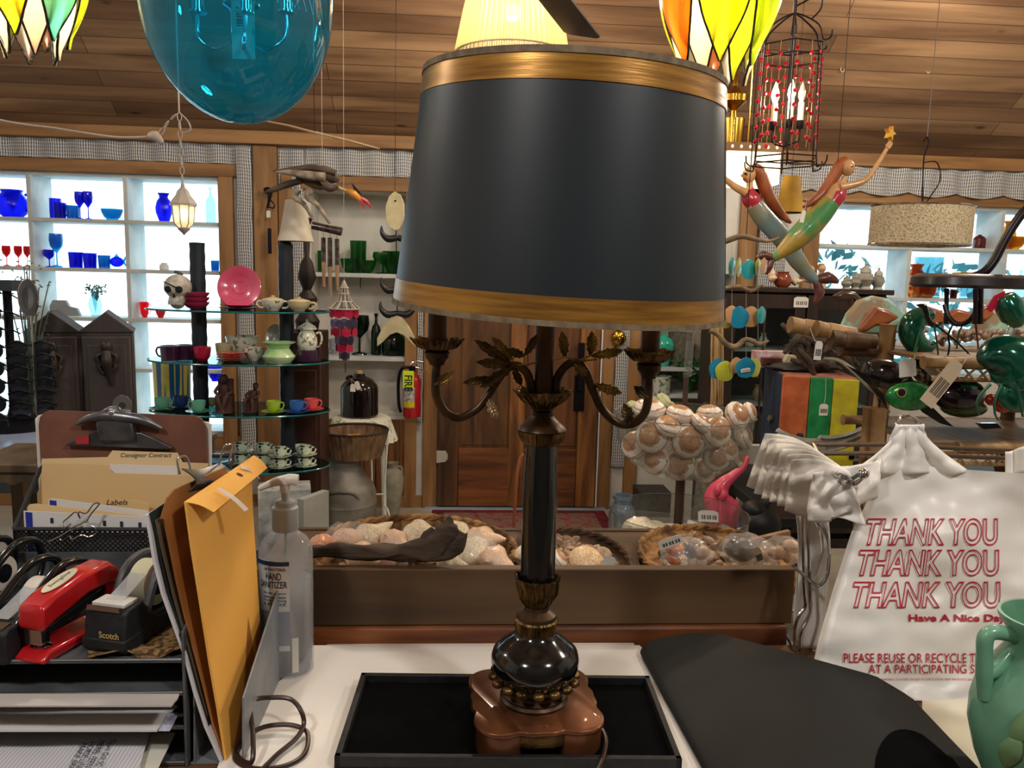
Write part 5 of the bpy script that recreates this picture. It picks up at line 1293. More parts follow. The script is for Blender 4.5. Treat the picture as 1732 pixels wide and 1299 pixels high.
for i, (px, py, lb) in enumerate([(1073,690,'pale green urchin shell by the left rim, inside the curl of the lamp arm'),(1122,678,'topmost pale green urchin shell above the banded shells'),(1135,693,'pale green urchin shell right of and below the topmost'),(1102,684,'half hidden pale green urchin shell behind the lamp arm')]):
    p = OY(px, py, AY-.02+.02*i); mb = MB(); mb.lathe([(0, -.016), (.016, -.013), (.023, 0), (.019, .012), (.006, .017), (0, .016)], 60, mod=lambda t_, u: 1+.05*abs(sin(9*t_)))
    o = mb.build('sea_urchin', ur); o.location = p; o.rotation_euler = (.5*i, .6, .4*i); tag(o, lb, 'shell', 'green urchin shells')
for i, (px, py, lb, s, mt) in enumerate([(1085,868,'large white clam shell in the lower clear bowl',.12,sh2),(1110,880,'cream knobbly shell in the lower clear bowl beside the clam',.09,sh2),(1225,880,'small green-grey shell by the tag in the lower clear bowl',.06,M('grey_green_shell','#8a9a84','#5c6c5c',rough=.5)),(1190,885,'brown shell under the price tags in the lower clear bowl',.07,tanm)]):
    Y = AY-.07; shell(lb, XAT(px, Y, Zl-.02), Y, Zl-.035, s, (1.4, .2, 1+i), mt, i=i)
price_tag('white barcode tag lying in the lower clear bowl', 1198, 873, AY-.12, .055, .030, ang=.05, tilt=-.4); price_tag('second white tag in the lower clear bowl, bent forward', 1175, 890, AY-.14, .045, .022, ang=.4, tilt=-.5)
# ================================================================== left background
WS = WY+.13
cob = glass('cobalt_glass', '#2848e0', .55); teal_g = glass('teal_glass', '#38b4dc', .6); redg = glass('ruby_glass', '#e02838', .55); clearg = glass('clear_glass', '#c8e4ea', .85)
greeng = glass('green_glass', '#58c886', .45); aquag = glass('aqua_glass', '#3cc4d8', .7); pinkg = glass('cranberry_glass', '#ff4868', .55); darkg = glass('dark_green_glass', '#3c7a64', .45)
orangeg = glass('marigold_glass', '#f0a468', .6); yellowg = glass('yellow_glass', '#f4c420', .5); amberg = glass('amber_glass', '#b04428', .5)
s1z, s2z, s3z, s4z = [z+.012 for z in LZ]
g1 = 'blue glassware in the left window'
W_ = [('round','big round cobalt blue pitcher with a ring handle on the top window shelf','pitcher',22,50,46,s1z,cob,dict(handle=1)),
 ('disc','square cobalt blue glass block on the top window shelf, left','vase',95,19,34,s1z,cob,dict(name='block_vase')),
 ('tumbler','dark cobalt glass mug in front of the blue block','mug',103,19,27,s1z,cob,dict(handle=1,name='mug')),
 ('tumbler','paler teal glass mug beside the cobalt mug','mug',124,21,23,s1z,teal_g,dict(handle=-1,name='mug')),
 ('goblet','blue goblet, left one of the pair on the top shelf','goblet',136,16,46,s1z,cob,{}),
 ('goblet','blue goblet, right one of the pair on the top shelf','goblet',150,16,47,s1z,cob,{}),
 ('bowl','shallow teal glass bowl at the right of the middle top cubby','bowl',190,36,19,s1z,teal_g,{}),
 ('vase','blue glass vase beside the white lantern in the right top cubby','vase',278,28,48,s1z,cob,dict(squash=.8)),
 ('bottle','faint clear glass decanter in the right top cubby','bottle',357,16,60,s1z,clearg,dict(name='decanter')),
 ('goblet','red glass goblet at the far left, first of three','goblet',12,14,34,s2z,redg,{}),('goblet','red glass goblet at the far left, second of three','goblet',32,13,34,s2z,redg,{}),('goblet','red glass goblet at the far left, nearest the divider','goblet',47,11,34,s2z,redg,{}),
 ('goblet','tall blue stemmed goblet on the second shelf','goblet',97,22,56,s2z,teal_g,{}),('goblet','small blue cocktail glass left of the tall goblet','goblet',84,17,29,s2z,cob,dict(name='cocktail_glass')),
 ('tumbler','cobalt tumbler, left one on the second shelf','tumbler',129,23,26,s2z,cob,dict(name='glass_tumbler')),('tumbler','cobalt tumbler, right one on the second shelf','tumbler',153,22,25,s2z,cob,dict(name='glass_tumbler')),
 ('tumbler','teal tumbler right of the two cobalt ones','tumbler',177,20,22,s2z,teal_g,dict(name='glass_tumbler')),('tumbler','small blue votive glass at the right end of the second shelf','votive',364,14,18,s2z,teal_g,dict(name='votive_glass')),
 ('cup','pink glass mug on the third window shelf left of the skull','mug',245,15,26,s3z,pinkg,dict(handle=1,name='mug')),('bowl','small red glass bowl seen below the skull','bowl',272,17,14,s3z,redg,{}),
 ('vase','clear glass vase holding a small plant on the third shelf','vase',162,22,42,s3z,clearg,{}),
 ('jar','pale cream jar seen through the grey cubby at the second shelf','jar',278,16,12,s2z,whm,{}),
 ('bowl','blue glass bowl low in the left window behind the etagere','bowl',365,30,26,s4z-.09,cob,{})]
for kd, lb, ct_, px, ww, hh, z, mt, kw in W_:
    kw = dict(kw); put(kd, lb, ct_, px, ww, hh, WS, z, mt, group=None, **kw)
# fish-shaped bits, papers and plant
fb = T('fish_figurine', 'blue and clear glass fish figurine at the right end of the middle second-shelf cubby', 'figurine', (XAT(198, WS, s2z), WS, s2z))
MB().ell((0, 0, .045), (.045, .02, .034)).build('body', cob, fb); MB().prism([(.03, .045), (.06, .085), (.052, .045), (.062, .012)], .008).build('tail', teal_g, fb); MB().prism([(-.02, .07), (.0, .10), (.02, .07)], .006).build('fin', teal_g, fb)
pp = MB(); pp.prism([(0, 0), (.19, 0), (.17, .05), (.12, .06), (.10, .10), (.02, .10), (.0, .06)], .03); o = pp.build('driftwood_slab', M('pale_grey_wood', '#9a9a98', '#84848a', rough=.8)); o.location = (XAT(84, WS, s3z), WS+.02, s3z); tag(o, 'pale grey wooden slab lying in the middle cubby of the third shelf', 'wood')
def leafy(label, px, Y, z, r, h, n, mat, seed, nm='potted_plant', cat='plant', up=False):
    rn = random.Random(seed); X = XAT(px, Y, z); t = T(nm, label, cat, (X, Y, z)); lf = MB(); st = MB()
    for i in range(n):
        a = rn.uniform(0, 2*pi); q = r*sqrt(rn.random()); e = V((q*cos(a), q*sin(a)*.7, h*rn.uniform(.45, 1))); 
        if i % 3 == 0: st.tube([(0, 0, 0), (e.x*.4, e.y*.4, e.z*.6), e], .0018, 5, sub=2)
        d = V((rn.uniform(-1, 1), rn.uniform(-1, 1), rn.uniform(-.4, .9))).normalized(); s_ = d.orthogonal().normalized(); L_ = r*(.3 if not up else .22); W__ = L_*(.35 if not up else .12)
        lf.add([e, e+d*L_*.5+s_*W__, e+d*L_, e+d*L_*.5-s_*W__, e+d*L_*.5+V((0, 0, .004))], [(0, 1, 4), (1, 2, 4), (2, 3, 4), (3, 0, 4)])
    lf.build('foliage', mat, t, flat=True); st.build('stems', mat, t); return t
leafy('small fern-like plant in the clear vase on the third shelf', 164, WS, s3z+.10, .07, .10, 60, M('dull_green_leaf', '#5c7a5c', '#3c5a44', rough=.6), 3)

# ---- niche with green glass
NY = WY+.14
for kd, lb, ct_, px, ww, hh, z, mt, kw in [
 ('tumbler','tall green glass vase on the niche shelf','vase',606,27,54,NZ1,greeng,dict(name='glass_vase',ribs_=(16,.04))),('bowl','green glass bowl at the left below the tall vase','bowl',592,34,24,NZ1,greeng,{}),
 ('bowl','green glass bowl right of the tall vase','bowl',620,34,22,NZ1,greeng,{}),('goblet','green footed glass compote at the right of the niche shelf','compote',648,36,36,NZ1,greeng,{}),
 ('bowl','green glass saucer dish behind the compote','dish',663,32,38,NZ1,greeng,dict(ribs_=(12,.05))),('tumbler','small green glass at the left end of the niche shelf','glass',543,12,36,NZ1,greeng,{}),
 ('goblet','tall dark green goblet on the lower niche shelf','goblet',608,34,66,NZ2,darkg,{}),('bottle','dark green bottle on the lower niche shelf','bottle',636,17,70,NZ2,darkg,{}),('jar','squat dark green glass jug at the right of the lower niche shelf','jug',665,40,42,NZ2,darkg,{}),
 ('cup','grey patterned stoneware mug, left of the shell mobile','mug',546,18,26,NZ2,M('grey_pattern_glaze','#a8acb8','#6a6c80',rough=.3,scale=90),dict(handle=1,name='mug')),('cup','grey patterned stoneware mug behind the shell mobile','mug',566,18,26,NZ2,M('grey_pattern_glaze',''),dict(handle=-1,name='mug'))]:
    kw = dict(kw); put(kd, lb, ct_, px, ww, hh, NY, z, mt, **kw)
MB().tube([(XAT(609, WY-.01, NZ1), WY+.02, NZ1-.03), (XAT(609, WY-.01, NZ1), WY+.01, NZ1-.10)], .004, 6).build('shelf_bracket', black_m)
bpy.data.objects['shelf_bracket']['label'] = 'thin iron bracket under the green glass shelf'; bpy.data.objects['shelf_bracket']['category'] = 'bracket'

# ---- glass etagere
EY = 3.62
EZ = [ZAT(405, p, EY) for p in (523, 608, 691, 783)]
et = T('glass_etagere', 'oval glass shelf unit on two thick black columns before the left window', 'shelf unit', (XAT(405, EY, 1.2), EY, 0)); EX = et.location.x
gsh = glass('etagere_glass', '#6a9a9c', .9, .04); gedge = M('glass_edge_teal', '#2a8c94', '#1c5c66', rough=.15, trans=.3)
for z in EZ:
    def elp(u, r=1, zz_=0): return (.395*r*cos(2*pi*u), .205*r*sin(2*pi*u), zz_)
    N = 64; vs = [elp(k/N, 1, z-.008) for k in range(N)]+[elp(k/N, 1, z) for k in range(N)]
    o = MB().add(vs, [tuple(range(N-1, -1, -1)), tuple(range(N, 2*N))]).build('glass_shelf', gsh, et, flat=True)
    MB().tube([elp(k/N, .998, z-.004) for k in range(N)], .0042, 6, closed=True).build('shelf_edge', gedge, o)
colm = M('blue_black_column', '#1a2430', '#121a24', rough=.4, scale=6)
for px, top in ((336, 410), (484, 408)):
    x = XAT(px, EY+.02, 1.4)-EX; zt_ = ZAT(px, top, EY)
    prof_ = [(.040, 0), (.040, .02), (.031, .03)]
    z = .03
    while z < zt_-.02: prof_ += [(.0315, z), (.0335, z+.03)]; z += .06
    prof_ += [(.031, zt_-.02), (.022, zt_), (0, zt_)]
    MB().lathe(prof_, 24, cx=x, cy=.02).build('column', colm, et, sharp=60)
MB().lathe([(0, 0), (1, 0), (1, .03), (0, .03)], 48).at().build('base', colm, et).scale = (.36, .18, 1)
rose = M('rose_glaze', '#d4587a', '#c84a6c', rough=.2, coat=.6); roseD = M('dark_rose_glaze', '#a03050', '#8c2844', rough=.25, coat=.5); redz = M('red_glaze', '#b01c3c', '#981430', rough=.2, coat=.6)
plum = M('plum_glaze', '#3a1c38', '#2a1428', rough=.2, coat=.6); crm = M('cream_glaze', '#d8c8a0', '#c4b084', rough=.25, coat=.5); flor = M('floral_china', '#dcdccc', '#8a8a6a', rough=.2, coat=.5, scale=42, pos=(.40, .46))
ivy = M('ivy_china', '#d4dcc8', '#1c3c34', rough=.2, coat=.5, scale=34, pos=(.42, .47)); lime = M('lime_glaze', '#a8c43c', '#94b030', rough=.25, coat=.5); bluz = M('blue_glaze', '#3c70b8', '#2c5ca0', rough=.25, coat=.5)
seaf = M('seafoam_glaze', '#6cae98', '#589a84', rough=.25, coat=.5); navyz = M('navy_glaze', '#2c4880', '#203868', rough=.25, coat=.5); coral = M('coral_glaze', '#e0605c', '#cc504c', rough=.25, coat=.5); gch = M('green_white_china', '#c8dcb4', '#8cc070', rough=.2, coat=.5, scale=12)
E1, E2, E3, E4 = [z+.0005 for z in EZ]
# standing pink plate, stacks
t = T('dinner_plate', 'big round pink plate standing upright on the top glass shelf', 'plate', (XAT(404, EY-.05, E1), EY-.05, E1))
rp = 36*mpp((t.location.x, EY, 1.5))
mb = MB(); mb.lathe([(0, 0), (rp*.55, 0), (rp*.62, .006), (rp*.98, .018), (rp, .020), (rp*.97, .022), (rp*.60, .011), (rp*.5, .006), (0, .005)], 48); o = mb.build('plate', rose, t); o.rotation_euler = (R(78), 0, 0); o.location = (0, .03, rp*.98+.002)
for r_ in (.30, .60): 
    q = MB().tube([(rp*r_*cos(2*pi*k/40), rp*r_*sin(2*pi*k/40), .0075+.004*(r_ > .5)) for k in range(40)], .0009, 5, closed=True).build('plate_ring', rose, o)
def stack(kind, label, cat, px, ww, hh, n, Y, z, mt, grp, each=.35, labs=None):
    m = mpp((XAT(px, Y, z), Y, z)); th = hh*m/n
    for k in range(n):
        lb = label % (('bottom', 'second', 'third', 'fourth', 'topmost')[k if k < n-1 else 4])
        put(kind, lb, cat, px, ww, hh/n*(1.0 if kind == 'plate' else 1.5), Y, z+k*th, mt, name={'plate': 'side_plate', 'bowl': 'bowl'}[kind], group=grp, seg=32)
stack('plate', 'pink plate lying below the standing one, %s of its stack', 'plate', 404, 66, 9, 2, EY-.08, E1, roseD, 'pink plates stacked on the top glass shelf')
stack('bowl', 'rose red bowl right of the skull, %s of its stack', 'bowl', 332, 44, 24, 3, EY-.08, E1, roseD, 'rose bowls stacked on the top glass shelf')
put('bowl', 'cream lidded casserole with two ears on the top glass shelf', 'casserole', 462, 38, 18, EY-.08, E1, flor, name='casserole', lid=crm, handle=2)
put('bowl', 'cream lidded casserole with a long handle at the right of the top shelf', 'casserole', 506, 40, 17, EY-.08, E1, crm, name='casserole', lid=crm, handle=1)
put('jar', 'tiny white salt shaker right end of the top glass shelf', 'shaker', 530, 8, 10, EY-.06, E1, whm)
# skull with bird
sk_t = T('skull_ornament', 'white ceramic pirate skull with an eye patch and a bird on its head', 'ornament', (XAT(302, EY-.1, E1), EY-.10, E1+.0005)); m = mpp(sk_t.location)
skm = M('skull_ceramic', '#c4c0b4', '#98948c', rough=.5, scale=40); hm = M('hollow_black', '#14141a', rough=.9)
mb = MB(); mb.ell((0, 0, 37*m), (22*m, 24*m, 21*m), seg=24, ring=16); mb.ell((0, -4*m, 15*m), (14*m, 15*m, 15*m), seg=20, ring=12); mb.build('skull', skm, sk_t)
for s in (-1, 1): MB().ell((s*9*m, -22*m, 33*m), (6.2*m, 4*m, 5.6*m)).build('eye_socket', hm, sk_t)
MB().prism([(-2.4*m, 20*m), (2.4*m, 20*m), (0, 27*m)], 3*m, off=-21*m).build('nose_hole', hm, sk_t)
w = MB()
for k in range(-3, 4): w.box((k*3.2*m, -17.5*m, 11*m), (2.6*m, 3*m, 7*m))
w.build('teeth', skm, sk_t)
MB().tube([(-19*m, -12*m, 45*m), (-5*m, -24*m, 41*m), (8*m, -25*m, 35*m)], .9*m, 6, sub=3).build('patch_strap', hm, sk_t)
mb = MB(); mb.ell((3*m, 0, 60*m), (7*m, 4*m, 3*m), rot=(0, .4, 0)); mb.ell((-3*m, 0, 62*m), (2.6*m,)*3); mb.build('bird', M('grey_bird', '#50545c', rough=.7), sk_t)
# level 2
put('tumbler', 'dark plum pot with a white tag at the left of the second glass shelf', 'pot', 288, 32, 25, EY-.09, E2, plum, name='pot', handle=-1)
put('tumbler', 'dark plum pot beside the red one on the second glass shelf', 'pot', 312, 30, 25, EY-.05, E2, plum, name='pot')
put('cup', 'round bright red pot on the second glass shelf', 'pot', 342, 30, 24, EY-.09, E2, redz, name='pot')
put('cup', 'pale yellow cup behind the stacked pink plates', 'cup', 378, 26, 26, EY+.02, E2, crm, name='teacup', handle=1)
stack('plate', 'coral pink plate on the second glass shelf, %s of its stack', 'plate', 392, 50, 16, 4, EY-.10, E2, coral, 'coral plates stacked on the second glass shelf')
put('bowl', 'wide cream floral dish at the back of the second glass shelf', 'dish', 410, 54, 36, EY+.08, E2, flor, name='serving_dish')
put('bowl', 'cream floral bowl left of the green chamber pot', 'bowl', 430, 36, 22, EY-.04, E2, flor)
put('cham', 'white and green waisted china pot with scalloped rim on the second shelf', 'pot', 472, 54, 35, EY-.10, E2, gch, name='china_pot', ribs_=(14, .03))
put('round', 'cream floral teapot on the second glass shelf', 'teapot', 520, 34, 40, EY+.0, E2+.035, flor, name='teapot', handle=1, lid=flor)
put('disc', 'dark plum covered dish under the teapot', 'dish', 518, 50, 19, EY+.0, E2, plum, name='covered_dish')
t = put('plate', 'grey white oval platter leaning behind the black column', 'platter', 466, 30, 6, EY+.12, E2+.0, flor, name='platter'); t.rotation_euler = (R(78), 0, 0); t.scale = (1, 1.6, 1); t.location.z += .085
put('bowl', 'cream floral sugar bowl at the far back left of the second shelf', 'bowl', 438, 20, 14, EY+.10, E2, flor, name='sugar_bowl')
# level 3
def saucered(label, label2, px, Y, z, cm, sm, ww=24, hh=19, hd=1, sp=0, nm='teacup', cat='cup'):
    put('plate', label2, 'saucer', px, ww*1.75, 4, Y, z, sm, name='saucer', seg=32)
    m_ = mpp((XAT(px, Y, z), Y, z)); return put('cup', label, cat, px, ww, hh, Y, z+2.0*m_, cm, name=nm, handle=hd, spout=sp)
for a in [(274,EY-.07,seaf,'seafoam green cup at the left of the third glass shelf','seafoam saucer at the left of the third glass shelf',1),(306,EY-.02,navyz,'dark blue cup on the third glass shelf left of the column','dark blue saucer left of the column',1),
 (336,EY-.13,seaf,'seafoam green cup with a white band before the left column','seafoam saucer before the left column',-1),(463,EY-.11,lime,'lime green cup on the third glass shelf','lime green saucer on the third glass shelf',1),
 (502,EY-.10,bluz,'bright blue cup right of the lime one','bright blue saucer right of the lime one',1),(527,EY-.04,coral,'coral pink cup with spout at the right end of the third shelf','coral pink saucer at the right end of the third shelf',1)]:
    saucered(a[3], a[4], a[0], a[1], E3, a[2], a[2], hd=a[5], sp=1 if a[0] == 527 else 0)
put('cup', 'pale olive cup behind the seated figurine', 'cup', 358, 16, 14, EY+.05, E3, M('olive_glaze', '#9aa870', rough=.3), name='teacup')
clay = M('brown_clay', '#54342c', '#3a241e', rough=.7, scale=30, bump=.4)
def sitter(label, px, Y, z, hpx, lean=0, name='figurine'):
    t = T(name, label, 'figurine', (XAT(px, Y, z), Y, z)); s = hpx*mpp(t.location)/60; b = MB()
    b.box((0, .008, 14*s), (26*s, 20*s, 28*s)); 
    if not lean: b.box((0, 10*s, 32*s), (24*s, 5*s, 44*s))
    b.tube([(0, 4*s, 26*s), (lean*6*s, 2*s, 38*s), (lean*9*s, 0, 46*s)], [8*s, 8.5*s, 4*s], 12, sub=3)
    b.ell((lean*11*s, -1*s, 54*s), (5.5*s, 6*s, 6.5*s)); b.ell((lean*11*s, -7*s, 53*s), (1.2*s, 2*s, 1.6*s))
    for q in (-1, 1):
        b.tube([(q*8*s+lean*8*s, 2*s, 43*s), (q*13*s+lean*4*s, -5*s, 34*s), (q*5*s+lean*4*s, -13*s, 31*s)], [3.4*s, 2.8*s, 2.2*s], 8, sub=3)
        b.tube([(q*4*s, 0, 27*s), (q*7*s, -15*s, 27*s), (q*(2 if not lean else 8)*s, -16*s, 12*s), (q*-3*s if not lean else q*8*s, -18*s, 2*s)], [4.4*s, 4*s, 3*s, 2.4*s], 8, sub=3)
    b.ell((0, -14*s, 1.5*s), (16*s, 12*s, 1.5*s)); b.build('body', clay, t, sharp=70); MB().ell((lean*11*s, 1*s, 57*s), (6.2*s, 6*s, 5*s), nz=.2).build('hair', M('dark_clay', '#3c2620', rough=.8), t); return t
sitter('brown clay figurine sitting upright in a chair on the third glass shelf', 380, EY-.10, E3, 62)
sitter('brown clay figurine crouching forward on a stump on the third glass shelf', 424, EY-.08, E3, 48, lean=1)
# level 4: ivy cups in stacks of two
for k, (px, Y) in enumerate([(408, EY-.02), (446, EY-.03), (474, EY-.10), (516, EY-.07)]):
    nm_ = ('leftmost', 'second from left', 'frontmost', 'rightmost')[k]; m_ = mpp((XAT(px, Y, E4), Y, E4))
    for lv in range(2):
        z = E4+lv*19*m_; wh = ('lower', 'upper')[lv]
        put('plate', 'ivy patterned saucer, %s of the %s pair' % (wh, nm_), 'saucer', px, 40, 4, Y, z, ivy, name='saucer', seg=28, group='ivy saucers on the bottom glass shelf')
        put('cup', 'ivy patterned teacup, %s of the %s pair' % (wh, nm_), 'cup', px, 25, 15.5, Y, z+2.0*m_, ivy, name='teacup', handle=1, group='ivy teacups on the bottom glass shelf')
put('bowl', 'plain pale ivy bowl at the back right of the bottom glass shelf', 'bowl', 508, 30, 24, EY+.08, E4, ivy)
put('plate', 'pale blue plate with a blue rim at the left of the bottom glass shelf', 'plate', 371, 46, 10, EY-.05, E4, M('pale_blue_glaze', '#6cb8dc', '#58a0c8', rough=.2, coat=.5), name='plate')
put('round', 'small yellow lemon-like ornament at the front of the bottom shelf', 'ornament', 420, 20, 12, EY-.17, E4, M('lemon_glaze', '#c8cc40', '#a0a828', rough=.3), name='lemon')
# striped tall vase behind, on the floor-standing table
strp = M('striped_glaze', '#c8c060', '#205a8c', rough=.2, coat=.5, scale=16, stretch=(3, 3, .02), pos=(.48, .52), detail=1)
put('tumbler', 'tall blue, yellow and white striped vase behind the left etagere column', 'vase', 294, 60, 132, EY+.30, ZAT(294, 742, EY+.30), strp, name='striped_vase', seg=36)
vt = T('side_table', 'white painted box table under the striped vase', 'table', (XAT(294, EY+.3, .8), EY+.32, 0)); zt_ = ZAT(294, 742, EY+.30)
MB().bb((-.16, -.14, zt_-.03), (.16, .14, zt_-.0005)).build('top', white_p, vt, bevel=.004)
for a in (-.13, .13):
    for b in (-.11, .11): MB().bb((a-.018, b-.018, 0), (a+.018, b+.018, zt_-.03)).build('leg', white_p, vt)
# column-top lampshade and candlestick silhouettes
o = put('shade', 'cream cone lampshade sitting on top of the right black column', 'lampshade', 502, 60, 68, EY+.02, ZAT(484, 408, EY)+.001, M('cream_linen', '#cfc6b4', '#c0b6a2', rough=.8), name='cone_lampshade')
o.location.x = XAT(500, EY+.02, 1.75)
cm_ = M('dark_carved_wood', '#2c1c16', '#1e120e', rough=.6)
o = MB().lathe([(.05,0),(.06,.05),(.035,.09),(.05,.16),(.02,.2),(.045,.26),(.03,.33),(.012,.36),(.018,.45),(.012,.5),(.03,.54),(0,.55)], 20).build('carved_post', cm_, loc=(XAT(517, EY+.3, 1.4), EY+.34, ZAT(517, 560, EY+.34))); tag(o, 'dark carved wooden candlestick on the sideboard behind the right column', 'candlestick')
sb = T('sideboard', 'dark sideboard between the niche and the etagere', 'sideboard', (o.location.x, EY+.36, 0)); MB().bb((-.10, -.12, 0), (.08, .12, o.location.z-.0005)).build('body', wood('sideboard_wood', '#4a2a1c', '#301a10', 'z'), sb, bevel=.004)
MB().bb((-.08, -.128, .1), (.06, -.12, 1.1)).build('door', wood('sideboard_wood', '#4a2a1c', '#301a10'), sb, bevel=.004)
# boxes on the floor under the etagere
bxm = M('printed_box_card', '#c4c4bc', '#6c7478', rough=.6, scale=14)
o = MB().box((0, 0, .14), (.20, .14, .28)).build('cardboard_box', bxm, loc=(XAT(488, 3.2, .3), 3.15, .44), rz=.2, bevel=.003); tag(o, 'grey printed box standing on the low plinth below the ivy cups', 'box')
o = MB().box((0, 0, .16), (.03, .15, .32)).build('picture_board', M('grey_board', '#a4a49c', '#94948c', rough=.6), loc=(XAT(520, 3.1, .4)+.04, 3.02, .4005), rz=-.5); tag(o, 'grey canvas board leaning beside the printed box', 'board')
pl_ = MB().bb((-.3, -.18, 0), (.32, .18, .40)).build('plinth', colm, loc=(XAT(490, 3.12, .3), 3.12, 0), bevel=.004); tag(pl_, 'low black plinth in front of the etagere base', 'plinth')
mb = MB(); mb.lathe([(.03,.44-.44),(.06,.0),(.065,.04),(.04,.10),(.03,.13),(.045,.15),(0,.15)], 20); o = mb.build('metal_jug', M('pewter', '#8a8c90', '#5c6064', rough=.3, metal=.8), loc=(XAT(462, 2.95, .4), 3.0, .4005)); tag(o, 'small pewter pot on the plinth beside the printed box', 'pot')

# ---- black jug on its skirted table, milk can, basket, floor vase
JY = 4.75
jt = T('skirted_table', 'small round table with a gathered white flowered cloth', 'table', (XAT(612, JY, .75), JY, 0)); jz = ZAT(612, 704, JY)
MB().lathe([(0, jz-.02), (.15, jz-.02), (.15, jz-.001), (0, jz-.001)], 32).build('tabletop', wood('tbl', '#7a5030', '#5a381e'), jt)
for k in range(3): a = 2*pi*k/3; MB().tube([(.12*cos(a), .12*sin(a), jz-.02), (.14*cos(a), .14*sin(a), 0)], .014, 8).build('leg', M('white_iron', '#dcdcd4', '#c8c8c0', rough=.5), jt)
flc = M('flowered_cloth', '#dedcc8', '#8ea080', rough=.9, scale=26, pos=(.36, .42))
mb = MB(); mb.surf(lambda u, v: ((.0+.165*min(1, v*2.2)+max(0, v-.45)*.07*(1+.35*sin(26*2*pi*u)))*cos(2*pi*u), (.165*min(1, v*2.2)+max(0, v-.45)*.07*(1+.35*sin(26*2*pi*u)))*sin(2*pi*u), jz-max(0, v-.45)*.26+.0008), 150, 12, th=.001)
o = mb.build('tablecloth', flc, loc=jt.location); tag(o, 'white flowered cloth with a gathered edge under the black jug', 'tablecloth')
def jt_(t, Wd, H_):
    MB().tube([(-Wd*.35, -.01, H_*.93), (-Wd*.62, -.01, H_*.92), (-Wd*.66, -.01, H_*.82), (-Wd*.60, -.01, H_*.76)], Wd*.07, 8, sub=3).build('handle', jugm, t)
    MB().lathe([(0, H_*.98), (Wd*.17, H_*.98), (Wd*.18, H_*1.06), (0, H_*1.06)], 16).build('cork', M('cork', '#c8b08c', '#a88c64', rough=.9), t)
jugm = M('black_brown_glaze', '#140c10', '#0c080a', rough=.12, coat=.6)
put('jug', 'glossy black stoneware jug with a cork and two tags on the flowered cloth', 'jug', 608, 63, 72, JY, jz+.0035, jugm, name='stoneware_jug', parts=jt_, seg=36)
price_tag('left paper tag hanging on the black jug', 597, 656, JY-.13, .030, .045, ang=.05, string=(593, 640, JY-.11), code=False); price_tag('right paper tag hanging on the black jug', 605, 652, JY-.13, .026, .05, ang=-.3, string=(594, 640, JY-.11), code=False)
MY = 4.25; galv = M('aged_galvanised', '#98948a', '#6c645a', rough=.5, metal=.35, scale=7, bump=.1)
mz = lambda y: ZAT(585, y, MY); mX = XAT(584, MY, .4); mk = mpp((mX, MY, .4))
mc = T('milk_can', 'old grey metal milk can on the floor carrying a basket', 'can', (mX, MY, 0))
MB().lathe([(0,0),(50*mk,0),(52*mk,.02),(52*mk,mz(850)),(53*mk,mz(848)),(52*mk,mz(845)),(52*mk,mz(832)),(48*mk,mz(820)),(38*mk,mz(806)),(30*mk,mz(797)),(28*mk,mz(790)),(28*mk,mz(778)),(36*mk,mz(774)),(37*mk,mz(770)),(30*mk,mz(770)),(0,mz(776))], 40).build('can_body', galv, mc)
for s in (-1, 1):
    MB().tube([(s*30*mk+.0, -46*mk*.8, mz(842)), (s*22*mk, -.155, mz(822)), (0, -.165, mz(818)), (-s*0+.0, -.165, mz(818))], .008, 8, sub=3).build('handle', galv, mc)
bk = T('basket', 'wide bark basket with orange packets resting on the milk can', 'basket', (XAT(599, MY, mz(770)), MY, mz(770)+.0008))
bw, bh = 57*mk, mz(727)-mz(770)
q = [(0, 0), (.8, 0), (.84, .2), (.9, .5), (.96, .8), (1, 1), (.965, 1), (.92, .75), (.86, .4), (.78, .10), (0, .10)]
MB().lathe([(r*bw, z*bh) for r, z in q], 200, mod=lambda t_, u: 1+.018*abs(sin(20*t_))).build('basket_body', M('bark_weave', '#8a6c4c', '#5c4430', rough=.9, scale=30, stretch=(1, 1, .3), bump=.6), bk, sharp=50)
MB().tube([(bw*.985*cos(2*pi*k/48), bw*.985*sin(2*pi*k/48), bh) for k in range(48)], .007, 6, closed=True).build('dark_rim', M('dark_rim_weave', '#3c3028', '#2a201a', rough=.9), bk)
for k, (dx, c_) in enumerate(((.02, orm), (.055, coral), (-.03, sh2), (.0, M('gold_foil', '#d8a040', rough=.3, metal=.4)))):
    o = MB().ell((0, 0, 0), (.05, .035, .028), rot=(.3*k, .4, k), nz=.25, seed=k).build('packet', c_, loc=(bk.location.x+dx, MY-.02+.02*k, bk.location.z+bh*.55)); tag(o, ('orange packet at the centre of the bark basket', 'coral pink packet at the right in the bark basket', 'pale packet at the left in the bark basket', 'gold foil packet at the back of the bark basket')[k], 'packet')
MB().tube([OY(630, 772, 4.4), OY(630, 800, 4.4)], .004)
ws = T('plant_stand', 'thin white bent-wire plant stand behind the milk can', 'stand', (0, 0, 0)); wi = M('white_iron', '')
MB().tube([OY(656, 735, 4.5), OY(653, 780, 4.5), OY(650, 850, 4.5), OY(657, 866, 4.45), V((OY(668, 872, 4.45).x, 4.45, .012))], .006, 8, sub=4).build('wire_leg', wi, ws)
MB().tube([OY(628, 770, 4.55), OY(629, 800, 4.55), V((OY(629, 800, 4.55).x, 4.56, .01))], .006, 8).build('wire_leg', wi, ws); MB().tube([OY(636, 836, 4.5), OY(651, 836, 4.5)], .005, 8).build('wire_brace', wi, ws)
put('amph', 'tall whitish clay amphora with small handles on the floor beside the door', 'vase', 664, 38, 95, 5.05, .0, M('whitish_clay', '#a4a090', '#84806c', rough=.8, scale=12, bump=.3), name='amphora', handle=0)
am = bpy.data.objects['amphora']; 
